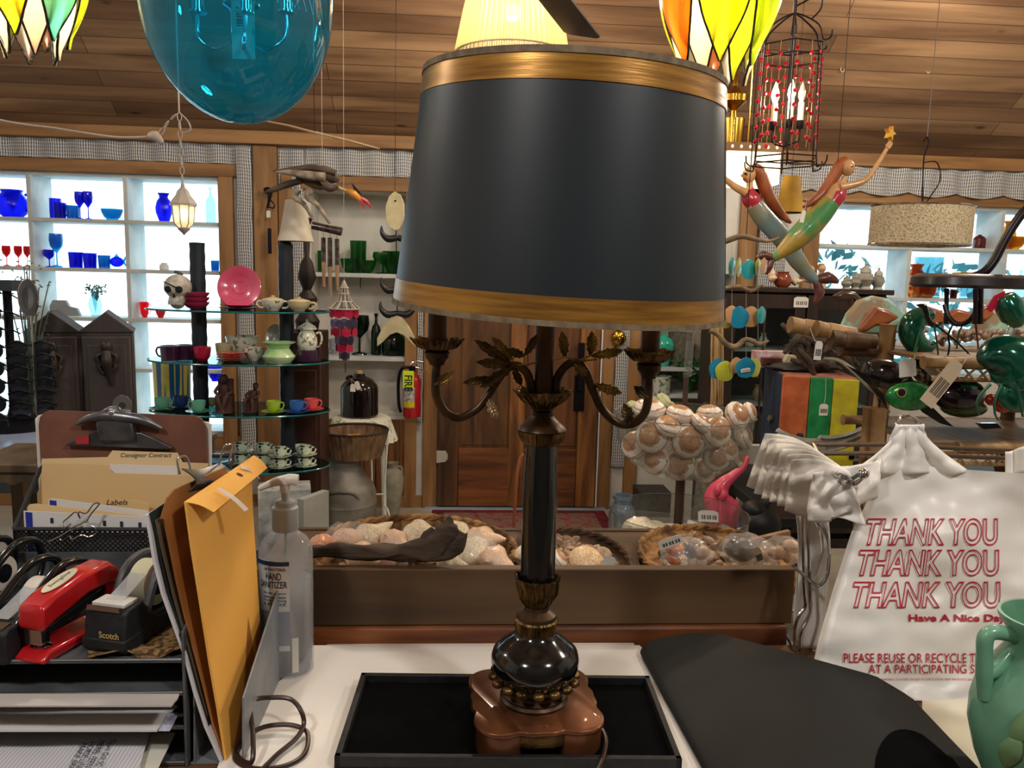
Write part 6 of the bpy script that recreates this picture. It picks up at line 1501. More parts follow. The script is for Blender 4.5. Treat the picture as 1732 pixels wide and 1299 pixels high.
for s in (-1, 1):
    h = MB().tube([(s*.028, 0, .335), (s*.052, 0, .335), (s*.058, 0, .30), (s*.045, 0, .275)], .008, 8, sub=3).build('handle', M('whitish_clay', ''), am)
# rug
rugm = M('red_patterned_rug', '#7a1c2c', '#4c1420', rough=.95, scale=22, bump=.2)
rugt = T('door_mat', 'dark red patterned rug on the floor before the door', 'rug', (.43, 4.86, 0))
MB().bb((-.58, -.36, 0), (.58, .33, .012)).build('rug', rugm, rugt, bevel=.004); MB().bb((-.5, -.28, .012), (.5, .26, .0135)).build('rug_field', M('rug_field', '#8a2c3c', '#7c6454', rough=.95, scale=30, pos=(.52, .6)), rugt)

# ---- fire extinguisher
fe = T('fire_extinguisher', 'red fire extinguisher with a bright yellow tag hanging beside the door', 'fire extinguisher', (XAT(697, 5.1, 1.1), 5.13, ZAT(697, 706, 5.1))); m = mpp(fe.location); H_ = 76*m
redp = M('extinguisher_red', '#c01828', '#a81020', rough=.25, coat=.5); r_ = 15*m
MB().lathe([(0,0),(r_*.9,0),(r_,.01),(r_,H_*.8),(r_*.8,H_*.92),(r_*.35,H_),(0,H_)], 28).build('cylinder', redp, fe)
MB().lathe([(r_*.36,H_*.98),(r_*.4,H_*1.12),(0,H_*1.14)], 14).build('valve', black_m, fe)
MB().tube([(-.01,0,H_*1.16),(.02,0,H_*1.25),(.07,0,H_*1.22)], .007, 8, sub=3).build('lever', chrome, fe); MB().tube([(-.01,0,H_*1.12),(.05,0,H_*1.08),(.09,0,H_*.98)], .006, 8, sub=3).build('carry_handle', chrome, fe)
MB().tube([(-.01,0,H_*1.1),(-r_*1.1,-.01,H_*1.08),(-r_*1.5,-.01,H_*.8),(-r_*1.45,-.01,H_*.3),(-r_*1.2,-.01,H_*.1)], .010, 8, sub=4).build('hose', black_m, fe)
yt_ = M('hi_vis_yellow_tag', '#d8f020', '#c8e010', rough=.5)
cyl = lambda a0, a1, z0, z1, mt, nm, rr=1.02: MB().surf(lambda u, v: (rr*r_*cos(lerp(a0, a1, u)), rr*r_*sin(lerp(a0, a1, u)), lerp(z0, z1, v)), 12, 1, th=.0008).build(nm, mt, fe)
cyl(R(-150), R(-70), H_*.22, H_*.68, M('extinguisher_label', '#d0ccc0', '#58585c', rough=.5, scale=60), 'label'); cyl(R(-150), R(-70), H_*.24, H_*.36, M('yellow_label', '#e0c820', rough=.5), 'label_band', 1.03)
MB().bb((-.055, -r_*1.12, H_*.66), (.015, -r_*1.08, H_*1.05)).build('inspection_tag', yt_, fe, bevel=.002)
letters('FIRE', lambda u, v, w_: (-.045+v*.05, -r_*1.13, H_*.95-u*.10), fe, ink, 'tag_text', size=1, bold=.02)
MB().bb((-.03, r_, H_*.5), (.03, .17, H_*.6)).build('wall_bracket', black_m, fe)

# ---- gabled dark cabinet with figure knockers
GY = 2.75; gw = wood('dark_cabinet_wood', '#4a403c', '#342c2a', 'z', 6, rough=.6, bump=.4)
gX0, gX1 = XAT(50, GY, 1.3), XAT(219, GY, 1.3); gt = T('gabled_cabinet', 'dark wooden cabinet with two gabled doors in front of the left window', 'cabinet', ((gX0+gX1)/2, GY, .0), rz=R(20)); hw = (gX1-gX0)/2
ga, gb_ = ZAT(140, 563, GY), ZAT(110, 527, GY); gbase = .72
MB().bb((-hw, .004, gbase), (hw, .20, ga)).build('case', gw, gt, bevel=.004)
for s in (-1, 1):
    c_ = s*hw*.5
    MB().prism([(c_-hw*.54, ga), (c_+hw*.54, ga), (c_, gb_)], .20, 'xz', off=.10).build('gable', gw, gt, bevel=.003)
    d = MB().bb((c_-hw*.46, -.012, gbase+.10), (c_+hw*.46, .004, ga-.012)).build('door', gw, gt, bevel=.005)
    MB().bb((c_-hw*.36, -.016, gbase+.14), (c_+hw*.36, -.011, ga-.04)).build('door_panel', gw, d, bevel=.003)
    k = MB(); z0 = ZAT(100, 600, GY)
    k.ell((c_, -.032, z0+.03), (.016, .014, .020)); k.tube([(c_, -.03, z0+.02), (c_, -.034, z0-.02), (c_+.005, -.032, z0-.06), (c_+.012, -.03, z0-.10)], [.012, .020, .012, .006], 10, sub=4)
    for q in (-1, 1): k.tube([(c_+q*.012, -.03, z0+.008), (c_+q*.03, -.034, z0-.004), (c_+q*.02, -.034, z0-.03)], .006, 8, sub=3); k.tube([(c_+q*.010, -.03, z0-.03), (c_+q*.026, -.034, z0-.034), (c_+q*.012, -.034, z0-.06)], .006, 8, sub=3)
    k.build('knocker', M('dark_pewter', '#4c4440', '#342e2c', rough=.45, metal=.5), d, sharp=70)
MB().bb((-hw-.02, -.01, .66), (hw+.02, .22, gbase)).build('cabinet_foot', gw, gt, bevel=.004)
MB().bb((-hw-.01, 0, 0), (hw+.01, .21, .66)).build('stand', gw, gt, bevel=.004)

# ---- sunglasses spinner
SGY = 2.45; sX = XAT(18, SGY, 1.3); sg = T('sunglasses_rack', 'revolving black rack of sunglasses at the left edge', 'rack', (sX, SGY, 0))
caseZ = ZAT(40, 722, SGY)
MB().lathe([(.12, caseZ+.001), (.12, caseZ+.02), (.02, caseZ+.03), (.012, caseZ+.06), (.012, ZAT(18, 478, SGY)), (0, ZAT(18, 478, SGY))], 20).build('pole', black_m, sg)
for dx in (-.06, .075): MB().tube([(dx, -.02, caseZ+.04), (dx, -.02, ZAT(18, 485, SGY))], .003, 6).build('wire_upright', chrome, sg)
MB().bb((-.09, -.03, ZAT(18, 492, SGY)), (.03, .03, ZAT(18, 474, SGY))).build('header', M('grey_header', '#3c4650', '#2c343c', rough=.5), sg)
lens = M('dark_lens', '#1c2228', '#10141a', rough=.08, coat=.6); lensR = M('maroon_lens', '#3c1420', '#280c14', rough=.1, coat=.5)
def shades(label, dx, dy, z, ml, rz=0):
    t = T('sunglasses', label, 'sunglasses', (sX+dx, SGY+dy, z), rz=rz, group='sunglasses on the revolving rack')
    for s in (-1, 1):
        MB().at((s*.032, 0, 0), (pi/2, 0, 0)).lathe([(0, -.002), (.024, -.002), (.026, 0), (.024, .002), (0, .003)], 16).build('lens', ml, t)
        MB().tube([(s*.058, 0, .008), (s*.062, .04, .006), (s*.060, .09, -.01)], .0022, 6).build('temple', black_m, t)
    MB().tube([(-.06, 0, .010), (-.03, -.003, .022), (0, -.003, .010), (.03, -.003, .022), (.06, 0, .010)], .003, 6, sub=3).build('frame_front', black_m, t); return t
zt0 = ZAT(18, 500, SGY); s0 = shades('dark sunglasses, topmost in the front column of the rack', -.045, -.06, zt0, lens); nn = ('second', 'third', 'fourth', 'fifth', 'sixth', 'seventh', 'bottom')
for i in range(1, 8): dup(s0, (sX-.045, SGY-.06, zt0-i*.052), label='dark sunglasses in the front column of the rack, %s from the top' % nn[i-1] if i < 7 else 'maroon-black sunglasses at the bottom of the front column of the rack')
for i in range(7): dup(s0, (sX+.055, SGY+.0, ZAT(55, 590, SGY)-i*.036), rz=.45, label='glossy sunglasses in the right-hand column of the rack, %s' % (('topmost',)+nn[:5]+('lowest',))[i])
mr = T('oval_mirror', 'small oval mirror at the top right of the sunglasses rack', 'mirror', (sX+.075, SGY-.03, ZAT(35, 503, SGY)))
MB().surf(lambda u, v: (.026*v*cos(2*pi*u), 0, .052*v*sin(2*pi*u)), 28, 3, th=.003).build('mirror_glass', M('mirror_grey', '#8c9094', '#80848a', rough=.1, metal=.8), mr); MB().tube([(.027*cos(2*pi*k/28), 0, .053*sin(2*pi*k/28)) for k in range(28)], .003, 6, closed=True).build('mirror_frame', chrome, mr)
dc = T('display_case', 'dark display case with a pale top under the sunglasses rack', 'case', (0, 0, 0)); e1_ = XAT(64, 2.1, caseZ)
MB().bb((-1.9, 2.15, caseZ-.03), (e1_-.02, 2.56, caseZ)).build('case_top', M('pale_blue_laminate', '#8c98b4', '#7884a0', rough=.2), dc, bevel=.004); MB().bb((-1.88, 2.18, caseZ-.13), (e1_-.04, 2.54, caseZ-.03)).build('case_side', M('slate_paint', '#3c4c50', '#2e3c40', rough=.5), dc, bevel=.003)
for x in (-1.85, e1_-.08):
    for y in (2.2, 2.48): MB().bb((x, y, 0), (x+.04, y+.04, caseZ-.13)).build('leg', gw, dc)
cs = T('carved_stool', 'low carved wooden table with a scalloped apron at the left edge', 'table', (XAT(36, 2.0, .8), 2.02, 0)); cw_ = wood('olive_brown_wood', '#5c4c38', '#3e3224', 'z', 6); cz0 = ZAT(30, 795, 1.85)
MB().bb((-.07, -.12, cz0-.02), (.16, .12, cz0)).build('tabletop', cw_, cs, bevel=.003)
MB().prism([(-.06, cz0-.02)]+[(-.06+.02*i, cz0-.045-.008*(i % 2)) for i in range(11)]+[(.14, cz0-.02)], .015, 'xz', off=-.10).build('apron', cw_, cs)
for x in (-.05, .13):
    for y in (-.1, .09): MB().bb((x-.015, y-.015, 0), (x+.015, y+.015, cz0-.02)).build('leg', cw_, cs)
leafy('sprig of dry eucalyptus stems rising behind the sunglasses rack', 56, 2.54, caseZ+.0005, .07, .50, 60, M('sage_sprig', '#6c7c70', '#4c5c54', rough=.7), 8, up=True, nm='dried_sprig')
# ================================================================== right background
RY = WY+.12
turq = M('turquoise_glaze', '#3cc8b0', '#2cb09a', rough=.2, coat=.5); stone = M('stone_grey', '#6c6a5c', '#4c4a40', rough=.8, scale=40, bump=.3)
put('cask', 'smooth turquoise egg-shaped vase on the cream shelf behind the lamp', 'vase', 1121, 34, 58, RY-.04, RN1, turq, name='egg_vase')
put('tumbler', 'mottled grey stone cylinder vase on the cream shelf', 'vase', 1148, 40, 56, RY, RN1, stone, name='stone_vase')
put('jug', 'dark maroon jar on the cream shelf right of the acrylic sign', 'jar', 1203, 36, 70, RY-.03, RN1, M('maroon_glaze', '#4a2430', '#381a24', rough=.3, coat=.3), name='maroon_jar')
put('tumbler', 'cream pot painted with red and green flowers on the low cream shelf', 'pot', 1117, 34, 30, RY-.10, RN2, M('flower_pot_glaze', '#c8c8b8', '#5c8068', rough=.3, scale=34, pos=(.4, .5)), name='flower_pot')
leafy('bushy green leafy plant on the low cream shelf', 1165, RY-.06, RN2, .14, .22, 170, M('fresh_green_leaf', '#2c7a34', '#14461c', rough=.5), 21)
brass = M('polished_brass', '#c89c40', '#9a7228', rough=.2, metal=1)
bmk = T('brass_mask', 'shiny brass masks mounted one above the other on the striped strip beside the door', 'mask', (XAT(1048, WY-.08, 1.25), WY-.065, ZAT(1048, 572, WY-.06)))
for i, (dz, s) in enumerate(((0, 1.1), (.12, .8))):
    mb = MB(); mb.ell((0, 0, dz), (.045*s, .025, .05*s)); mb.ell((0, -.025, dz-.005), (.008, .012, .014)); mb.ell((-.02*s, -.022, dz+.012), .008); mb.ell((.02*s, -.022, dz+.012), .008); mb.build('mask_face', brass, bmk)
put('amph', 'small speckled grey-green owl jar at the left of the blue cupboard', 'jar', 1236, 24, 40, WY+.09, RN2, M('speckled_glaze', '#7c8474', '#3c443c', rough=.4, scale=60), name='owl_jar')
put('jar', 'pale blue-grey stoneware jar on the floor right of the door', 'jar', 1050, 46, 84, 4.55, 0, M('blue_grey_glaze', '#6c8498', '#58708a', rough=.25, coat=.5), name='stoneware_jar')
put('jar', 'dark maroon glazed floor pot behind the acrylic stand', 'pot', 1192, 50, 60, 4.2, .0, M('maroon_glaze', ''), name='floor_pot')
bb_ = MB().bb((-.10, -.10, 0), (.10, .10, .26)); o = bb_.build('brass_lantern_box', M('dark_lattice', '#3c3c34', '#1c1c18', rough=.5, scale=40), loc=(XAT(1105, 4.8, .2), 4.85, 0), bevel=.004); tag(o, 'dark lattice box on the floor behind the acrylic stand', 'box')

# dark glazed display cabinet against the back wall
CY = 4.45; cX0 = XAT(1226, CY, 1.4); cX1 = XAT(1500, CY, 1.4); cZ = ZAT(1360, 487, CY)
dkw = wood('black_walnut', '#33221c', '#1e1410', 'z', 6, rough=.4); cab = T('china_cabinet', 'dark wood cabinet with glazed doors topped by figurines below the mermaids', 'cabinet', (cX0, CY, 0)); Wc = cX1-cX0
w = MB(); w.bb((0, .02, 0), (.03, .42, cZ-.03)); w.bb((Wc-.03, .02, 0), (Wc, .42, cZ-.03)); w.bb((.03, .40, 0), (Wc-.03, .42, cZ-.03)); w.bb((.03, .02, 0), (Wc-.03, .40, .06)); w.build('carcass', dkw, cab, bevel=.003)
MB().bb((-.03, -.01, cZ-.03), (Wc+.03, .44, cZ)).build('cornice', dkw, cab, bevel=.005)
for i in range(2):
    a, b = i*Wc/2+.006, (i+1)*Wc/2-.006; d = MB(); 
    for lo, hi in (((a, 0, .1), (a+.06, .02, cZ-.04)), ((b-.06, 0, .1), (b, .02, cZ-.04)), ((a+.06, 0, cZ-.12), (b-.06, .02, cZ-.04)), ((a+.06, 0, .1), (b-.06, .02, .2))): d.bb(lo, hi)
    d.bb(((a+b)/2-.006, .003, .2), ((a+b)/2+.006, .014, cZ-.12)); 
    for z in (cZ-.42, cZ-.75): d.bb((a+.06, .003, z-.006), (b-.06, .014, z+.006))
    do = d.build('glazed_door', dkw, cab, bevel=.002); MB().bb((a+.05, .008, .2), (b-.05, .011, cZ-.11)).build('door_glass', dglass, do, flat=True)
for z in (cZ-.36, cZ-.68, cZ-1.0): MB().bb((.031, .04, z-.012), (Wc-.031, .39, z)).build('inner_shelf', M('pale_shelf', '#a8a498', '#908c80', rough=.6), cab)
wk = [('cup','blue-grey bowl behind the cabinet glass, upper left',1268,20,14),('vase','pale vase behind the cabinet glass, upper left',1290,14,24),('bowl','teal bowl behind the cabinet glass, right door',1350,34,14),('tumbler','white cup behind the cabinet glass, far right',1425,18,20),('vase','brown vase behind the cabinet glass, left door middle',1280,16,26)]
for i, (k_, lb, px, a, b) in enumerate(wk): put(k_, lb, 'vase' if k_ == 'vase' else 'bowl', px, a, b, CY+.2, cZ-(.36 if i < 4 else .68)+.001, (whm, flor, turq, whm, tanm)[i], name='china_'+k_)
price_tag('white barcode sticker on the cabinet door', 1355, 511, CY-.005, .085, .060, code=True)
def cherub(label, px, Y, z, h, mat, seed):
    t = T('cherub_figurine', label, 'figurine', (XAT(px, Y, z), Y, z+.0005)); m = h*mpp(t.location)/50; mb = MB()
    mb.tube([(0, 0, 0), (0, 0, 12*m), (2*m, 0, 24*m), (1*m, -1*m, 32*m)], [13*m, 11*m, 9*m, 4*m], 14, sub=4); mb.ell((1*m, -2*m, 39*m), (8*m, 8*m, 8.5*m)); mb.ell((1*m, -10*m, 38*m), (1.5*m, 2*m, 1.5*m))
    for s in (-1, 1): mb.tube([(s*7*m, 0, 26*m), (s*13*m, -5*m, 18*m), (s*4*m, -11*m, 14*m)], [4*m, 3.4*m, 2.6*m], 8, sub=3)
    mb.build('body', mat, t, sharp=80); MB().ell((1*m, 1*m, 42*m), (8.8*m, 8.5*m, 7.5*m), nz=.25, nf=6, seed=seed).build('hair', M('curly_gold', '#b09048', '#8a6a30', rough=.7), t)
cherub('golden-haired cherub bust on the cabinet between the mermaid tails', 1386, CY+.05, cZ, 42, M('flesh_ceramic', '#d0b49c', '#b8988044'[:7], rough=.4), 3)
pg = M('piggy_pink', '#d8b8a8', '#c8a494', rough=.35, coat=.3)
cherub('pale seated figurine behind the cherub', 1368, CY+.15, cZ, 38, pg, 5)
put('round', 'glossy brown round ornament on the cabinet below the shell mobile', 'ornament', 1323, 30, 26, CY+.03, cZ, M('brown_ball', '#8a3c24', '#6c2c18', rough=.2, coat=.6), name='ball_ornament')
shell('white and pink branching shell upright on the cabinet', XAT(1306, CY, cZ+.05), CY+.0, cZ+.06, .07, (0, 0, 1), sh1); shell('cream spotted shell lying on the cabinet behind the tail', XAT(1352, CY, cZ+.03), CY+.05, cZ+.035, .06, (1.4, 0, 1.4), sh2)
def fig(label, px, h, mt, kind='cham', w_=34, extra=None): return put(kind, label, 'figurine', px, w_, h, CY+.06, cZ, mt, name='figurine', handle=0)
gfig = M('pale_stone_figure', '#a8a498', '#7c7a70', rough=.6, scale=20)
for (px, h, w_, lb) in ((1431, 24, 18, 'small round grey ornament at the left of the cabinet-top row'), (1446, 30, 20, 'grey ring-shaped ornament on the cabinet before the window'), (1462, 46, 28, 'tall grey lidded urn figurine on the cabinet before the window'), (1484, 38, 22, 'grey pagoda figurine at the right of the cabinet top')):
    t = T('urn_ornament', lb, 'ornament', (XAT(px, CY+.06, cZ), CY+.06, cZ+.0005)); m = mpp(t.location)
    MB().lathe([(0, 0), (w_*.4*m, 0), (w_*.3*m, h*.1*m), (w_*.5*m, h*.35*m), (w_*.42*m, h*.55*m), (w_*.2*m, h*.62*m)], 20).build('body', gfig, t); MB().lathe([(w_*.34*m, h*.60*m), (w_*.28*m, h*.75*m), (w_*.08*m, h*.86*m), (w_*.1*m, h*.93*m), (0, h*m)], 20).build('cap', gfig, t)

# right window ware
r1, r2, r3 = [z+.012 for z in RZ]
for kd, lb, ct_, px, ww, hh, z, mt, kw in [
 ('jug','small reddish brown bottle on the upper shelf of the right window','bottle',1655,20,24,r1,amberg,dict(name='brown_bottle')),('bowl','shallow brown basket dish below the woven pendant','dish',1598,20,10,r1,M('bark_weave',''),dict(name='dish')),
 ('bowl','yellow petalled glass bowl in the upper right window','bowl',1712,40,22,r1,yellowg,dict(ribs_=(10,.08))),('vase','tall yellow glass vase in the upper right window','vase',1703,24,48,r1,yellowg,dict(name='yellow_vase')),
 ('vase','tall marigold carnival glass vase at the left of the lower cubby','vase',1546,30,56,r2,orangeg,dict(ribs_=(12,.10), dy=-.03)),('cup','marigold ruffled glass bowl in the lower cubby','bowl',1567,32,34,r2,orangeg,dict(ribs_=(9,.12),name='ruffled_bowl', dy=-.07)),
 ('tumbler','big clear glass vase behind the marigold ones','vase',1566,46,68,r2,clearg,dict(name='clear_vase', dy=.06)),('bowl','golden yellow glass bowl behind the iron chair arm','bowl',1634,44,20,r2+.10,yellowg,dict(ribs_=(12,.06))),
 ('tumbler','clear glass block under the yellow bowl','block',1634,24,36,r2-.0,clearg,dict(name='glass_block')),('tumbler','small amber glass cup low at the right of the second shelf','cup',1612,12,14,r2,amberg,dict(name='amber_cup')),
 ('tumbler','pale yellow-green glass by the right end of the cabinet','glass',1510,20,22,r3+.02,M('pale_lime_glass','#b8d088','#a0c070',rough=.2,trans=.5),dict(name='lime_glass')),
 ('bottle','clear glass bottle on the far right of the second window shelf','bottle',1722,18,50,r2,clearg,{})]:
    kw = dict(kw); put(kd, lb, ct_, px, ww, hh, WY+.14+kw.pop('dy', 0), z, mt, **kw)

# low black display table holding the crates and bamboo shelf
TBZ = .72; tb_ = T('display_table', 'black display table behind the bag rack', 'table', (0, 0, 0))
MB().bb((1.17, 2.75, TBZ-.04), (2.6, 3.6, TBZ)).build('tabletop', M('black_paint', '#1c1c1e', '#121214', rough=.5), tb_, bevel=.004)
for x in (1.19, 2.5):
    for y in (2.8, 3.5): MB().bb((x, y, 0), (x+.06, y+.06, TBZ-.04)).build('leg', M('black_paint', ''), tb_)
# painted cupboard: blue side, striped front
pc0 = OY(1325, 636, 3.0); pz = pc0.z; bx = T('painted_cupboard', 'small cupboard with a dark blue side and orange, green and yellow front boards', 'cupboard', (pc0.x, 3.0, TBZ+.0005), rz=R(-12))
Hc = pz-TBZ; Wf = 122*mpp(pc0)*1.0; bl = M('dark_blue_paint', '#1c3450', '#14263c', rough=.55, scale=8, bump=.05)
MB().bb((0, .02, 0), (.012, .42, Hc*1.0)).build('side_board', bl, bx, bevel=.002); MB().bb((.012, .40, 0), (Wf, .42, Hc)).build('back_board', bl, bx)
MB().bb((.012, .02, Hc-.012), (Wf, .42, Hc)).build('top_board', M('salmon_paint', '#b87868', '#9c6054', rough=.6), bx, bevel=.002)
c3 = (M('orange_paint', '#c4683c', '#a85430', rough=.6, scale=20, bump=.1), M('green_paint', '#1c8a4c', '#147040', rough=.6, scale=20, bump=.1), M('yellow_paint', '#c8bc1c', '#a8a030', rough=.6, scale=20, bump=.1))
for i, (a, b) in enumerate(((0, .36), (.365, .66), (.665, 1))):
    MB().bb((a*Wf, -.004-.004*i, 0), (b*Wf, .02, Hc-.002*i)).build('front_board', c3[i], bx, bevel=.003)
MB().prism([(.205*Wf, .10), (.345*Wf, .10), (.345*Wf, .24), (.31*Wf, .27), (.24*Wf, .27), (.205*Wf, .24)], .003, 'xz', off=-.0065).build('blue_patch', bl, bx)
MB().bb((Wf*.94, -.016, .18), (Wf*1.01, .0, .21)).build('latch', black_m, bx)
MB().at((-.004, .15, Hc*.6), (0, -pi/2, 0)).lathe([(0, 0), (.014, 0), (.018, .012), (0, .02)], 16).build('side_knob', stone, bx)
price_tag('white string tag hanging down the green board of the painted cupboard', 1393, 693, 2.93, .034, .045, string=(1397, 640, 2.95)); 
# items on top of the painted cupboard
tk = T('toy_truck', 'small cream and brown toy pickup on top of the painted cupboard', 'toy truck', (OY(1312, 612, 3.25).x, 3.25, pz+.001), rz=R(-8)); trm = M('toy_cream', '#d0c8a4', '#b8b08c', rough=.3, coat=.4)
MB().prism([(.02,.012),(.11,.012),(.11,.03),(.085,.036),(.075,.06),(.04,.06),(.03,.036),(.02,.036)], .042, 'xz').build('cab', trm, tk, bevel=.004); MB().bb((-.06,-.024,.016),(.02,.024,.046)).build('truck_bed', M('toy_brown', '#5c2c20', '#44201a', rough=.4), tk, bevel=.002)
for x in (-.035, .085):
    for s in (-1, 1): MB().at((x, s*.022, .012), (pi/2, 0, 0)).lathe([(0, -.004), (.012, -.004), (.012, .004), (0, .004)], 14).build('wheel', black_m, tk)
o = MB().ell((0, 0, 0), (.16, .07, .018), nz=.25, nf=4, seed=4).build('slate_slab', M('dark_slate', '#3c3e3c', '#242624', rough=.7, scale=20, bump=.4), loc=(OY(1360, 625, 3.2).x, 3.18, pz+.0165)); tag(o, 'dark rough slate slab on top of the painted cupboard', 'stone')
o = MB().bb((-.07, -.03, 0), (.07, .03, .07)).build('gift_box', M('pink_print_box', '#a85c74', '#c8b8b8', rough=.6, scale=25), loc=(OY(1255, 600, 3.5).x, 3.3, pz+.001), bevel=.002); o.location.x = pc0.x+.06; tag(o, 'small pink patterned box behind the capiz discs', 'box')
pw = T('winged_plaque', 'white carved wing ornament below the painted boards', 'ornament', (OY(1385, 752, 2.7).x, 2.70, ZAT(1385, 775, 2.7))); wm = M('chalky_white', '#c8c8c0', '#a8a8a0', rough=.8, scale=20, bump=.4)
for s in (-1, 1): MB().surf(lambda u, v: (s*u*.155, -.01*sin(v*14), .02+.055*v*(1-.3*u)+.05*u*u), 14, 12, th=.012).build('wing', wm, pw)
MB().ell((0, 0, .02), (.03, .02, .05)).build('centre', wm, pw); MB().bb((-.02, .0, -(pw.location.z-TBZ)), (.02, .03, .02)).build('stand_post', wm, pw)

# flamingo and black bunny in front of a white cabinet
FY = 2.75; fm_ = M('flamingo_pink', '#e0506c', '#cc3c58', rough=.35, coat=.3); q = lambda x, y, d=0: OY(x, y, FY+d)
fl = T('flamingo_ornament', 'bright pink flamingo ornament with its neck bent down behind the acrylic stand', 'ornament', (q(1230, 850).x, FY, 0))
rel = lambda p: p-V((fl.location.x, FY, 0))
mb = MB(); mb.tube([rel(q(1266,772)), rel(q(1256,790)), rel(q(1238,806)), rel(q(1222,820)), rel(q(1213,842)), rel(q(1224,868)), rel(q(1240,900)), rel(q(1248,925))], [.006, .014, .018, .028, .050, .062, .050, .02], 18, sub=5)
mb.ell(rel(q(1222, 838, -.05)), (.018, .02, .022)); mb.ell(rel(q(1214, 830, -.05)), (.014, .016, .02)); mb.build('body', fm_, fl, sharp=80)
for s in (-1, 1): MB().surf(lambda u, v: rel(q(1232+s*16*sin(pi*v), 845+u*62, -.05-.015*sin(pi*u)*(1-abs(v-.5)))), 8, 6, th=.006).build('wing', fm_, fl)
for dx in (-.02, .03): MB().tube([(dx, 0, rel(q(1240, 915)).z), (dx, .01, .25), (dx, 0, .012)], .006, 8).build('leg', fm_, fl)
MB().lathe([(0, 0), (.08, 0), (.08, .012), (0, .014)], 24).build('stand', black_m, fl)
wcX0, wcX1 = XAT(1243, 3.75, .5), XAT(1312, 3.75, .5); wc = T('white_cupboard', 'white cupboard with a green leaf painting behind the flamingo', 'cupboard', (wcX0, 3.7, 0))
MB().bb((0, 0, 0), (.23, .04, ZAT(1280, 752, 3.72))).build('body', M('white_cupboard_paint', '#c0bcb4', '#b0aca4', rough=.6), wc, bevel=.003)
o = MB()
for i in range(6): o.prism([(.14+.008*i, .42+.02*(i % 2)), (.146+.008*i, .46), (.14+.008*i, .60+.01*i)], .002, 'xz', off=-.002-.0004*i)
o.build('painted_leaves', M('leaf_green_paint', '#3c7a24', '#2a5818', rough=.7), wc)
bn2 = T('bunny_figurine', 'matte black rabbit figurine behind the lower clear bowl', 'figurine', (OY(1283, 880, 2.6).x, 2.60, 0)); zb2 = ZAT(1283, 895, 2.6)
mb = MB(); q = lambda x, y, d=0: OY(x, y, 2.6+d)-bn2.location
mb.ell(q(1285, 885), (.075, .06, .06)); mb.ell(q(1275, 862), (.042, .04, .034)); mb.tube([q(1290, 858), q(1298, 848), q(1303, 838)], [.014, .016, .004], 10, sub=3); mb.tube([q(1285, 858, .02), q(1290, 850, .03), q(1290, 842, .03)], [.012, .012, .004], 10, sub=3); mb.build('body', M('matte_black_ceramic', '#161618', '#0e0e10', rough=.5), bn2, sharp=80)
MB().bb((-.08, -.06, 0), (.09, .06, zb2-.045)).build('pedestal', black_m, bn2, bevel=.004)

# bamboo shelf unit
bmb = M('bamboo', '#b08c5c', '#7c5c38', rough=.5, scale=9, stretch=(2, 1, 1), bump=.15); bmd = M('scorched_bamboo', '#6c4c30', '#3c281a', rough=.55, scale=30)
UZ = ZAT(1600, 585, 2.5); LZ_ = ZAT(1650, 735, 2.2); ux0 = XAT(1462, 2.4, UZ); ux1 = 2.2
bs_ = T('bamboo_shelf', 'scorched bamboo shelf unit crowded with metal frogs and carved fish', 'shelf unit', (0, 2.3, 0))
def bam(p0, p1, r, name, mt=bmb):
    p0, p1 = V(p0), V(p1); n = max(2, int((p1-p0).length/.13)); pts = []; rs = []
    for i in range(n): 
        for f_, g_ in ((0, 1.14), (.06, .96), (.5, .93), (.94, .96)): pts.append(p0.lerp(p1, (i+f_)/n)); rs.append(r*g_)
    pts.append(p1); rs.append(r*1.1); return MB().tube(pts, rs, 12).build(name, mt, bs_, sharp=60)
for z, tag_ in ((UZ, 'u'), (LZ_, 'l')):
    bam((ux0 if tag_ == 'u' else ux0+.12, -.22, z-.014), (ux1, -.22, z-.014), .016, 'front_rail'); bam((ux0, .20, z-.014), (ux1, .20, z-.014), .016, 'back_rail')
    o = MB().bb((ux0+.02, -.215, z-.012), (ux1, .20, z-.002)).build('shelf_board', wood('shelf_reed', '#8a6c44', '#5c4428', 'y', 9), bs_)
    cr = MB()
    for i in range(22):
        x = ux0+.05+i*(ux1-ux0-.05)/22; d_ = .014; cr.tube([(x-d_, -.225, z-.03), (x+d_, -.225, z-.058)], .0035, 5); cr.tube([(x+d_, -.225, z-.03), (x-d_, -.225, z-.058)], .0035, 5)
    cr.tube([(ux0+.03, -.22, z-.028), (ux1, -.22, z-.028)], .004, 6); cr.tube([(ux0+.03, -.22, z-.060), (ux1, -.22, z-.060)], .006, 6); cr.build('cross_fretwork', bmb, bs_)
for x in (ux0+.12, ux0+.55): bam((x, .18, 0), (x, .18, UZ+.02), .022, 'post', bmd)
bam((XAT(1490, 2.32, 1.2), .02, 0), (XAT(1490, 2.32, 1.2), .02, ZAT(1490, 548, 2.32)), .024, 'post', bmb); bam((XAT(1470, 2.12, 1.1), -.17, 0), (XAT(1470, 2.12, 1.1), -.17, ZAT(1470, 690, 2.12)), .022, 'post', bmb)
bam((XAT(1478, 2.10, 1.1), -.21, 0), (XAT(1478, 2.10, 1.1), -.21, ZAT(1478, 690, 2.10)), .020, 'post', bmb)
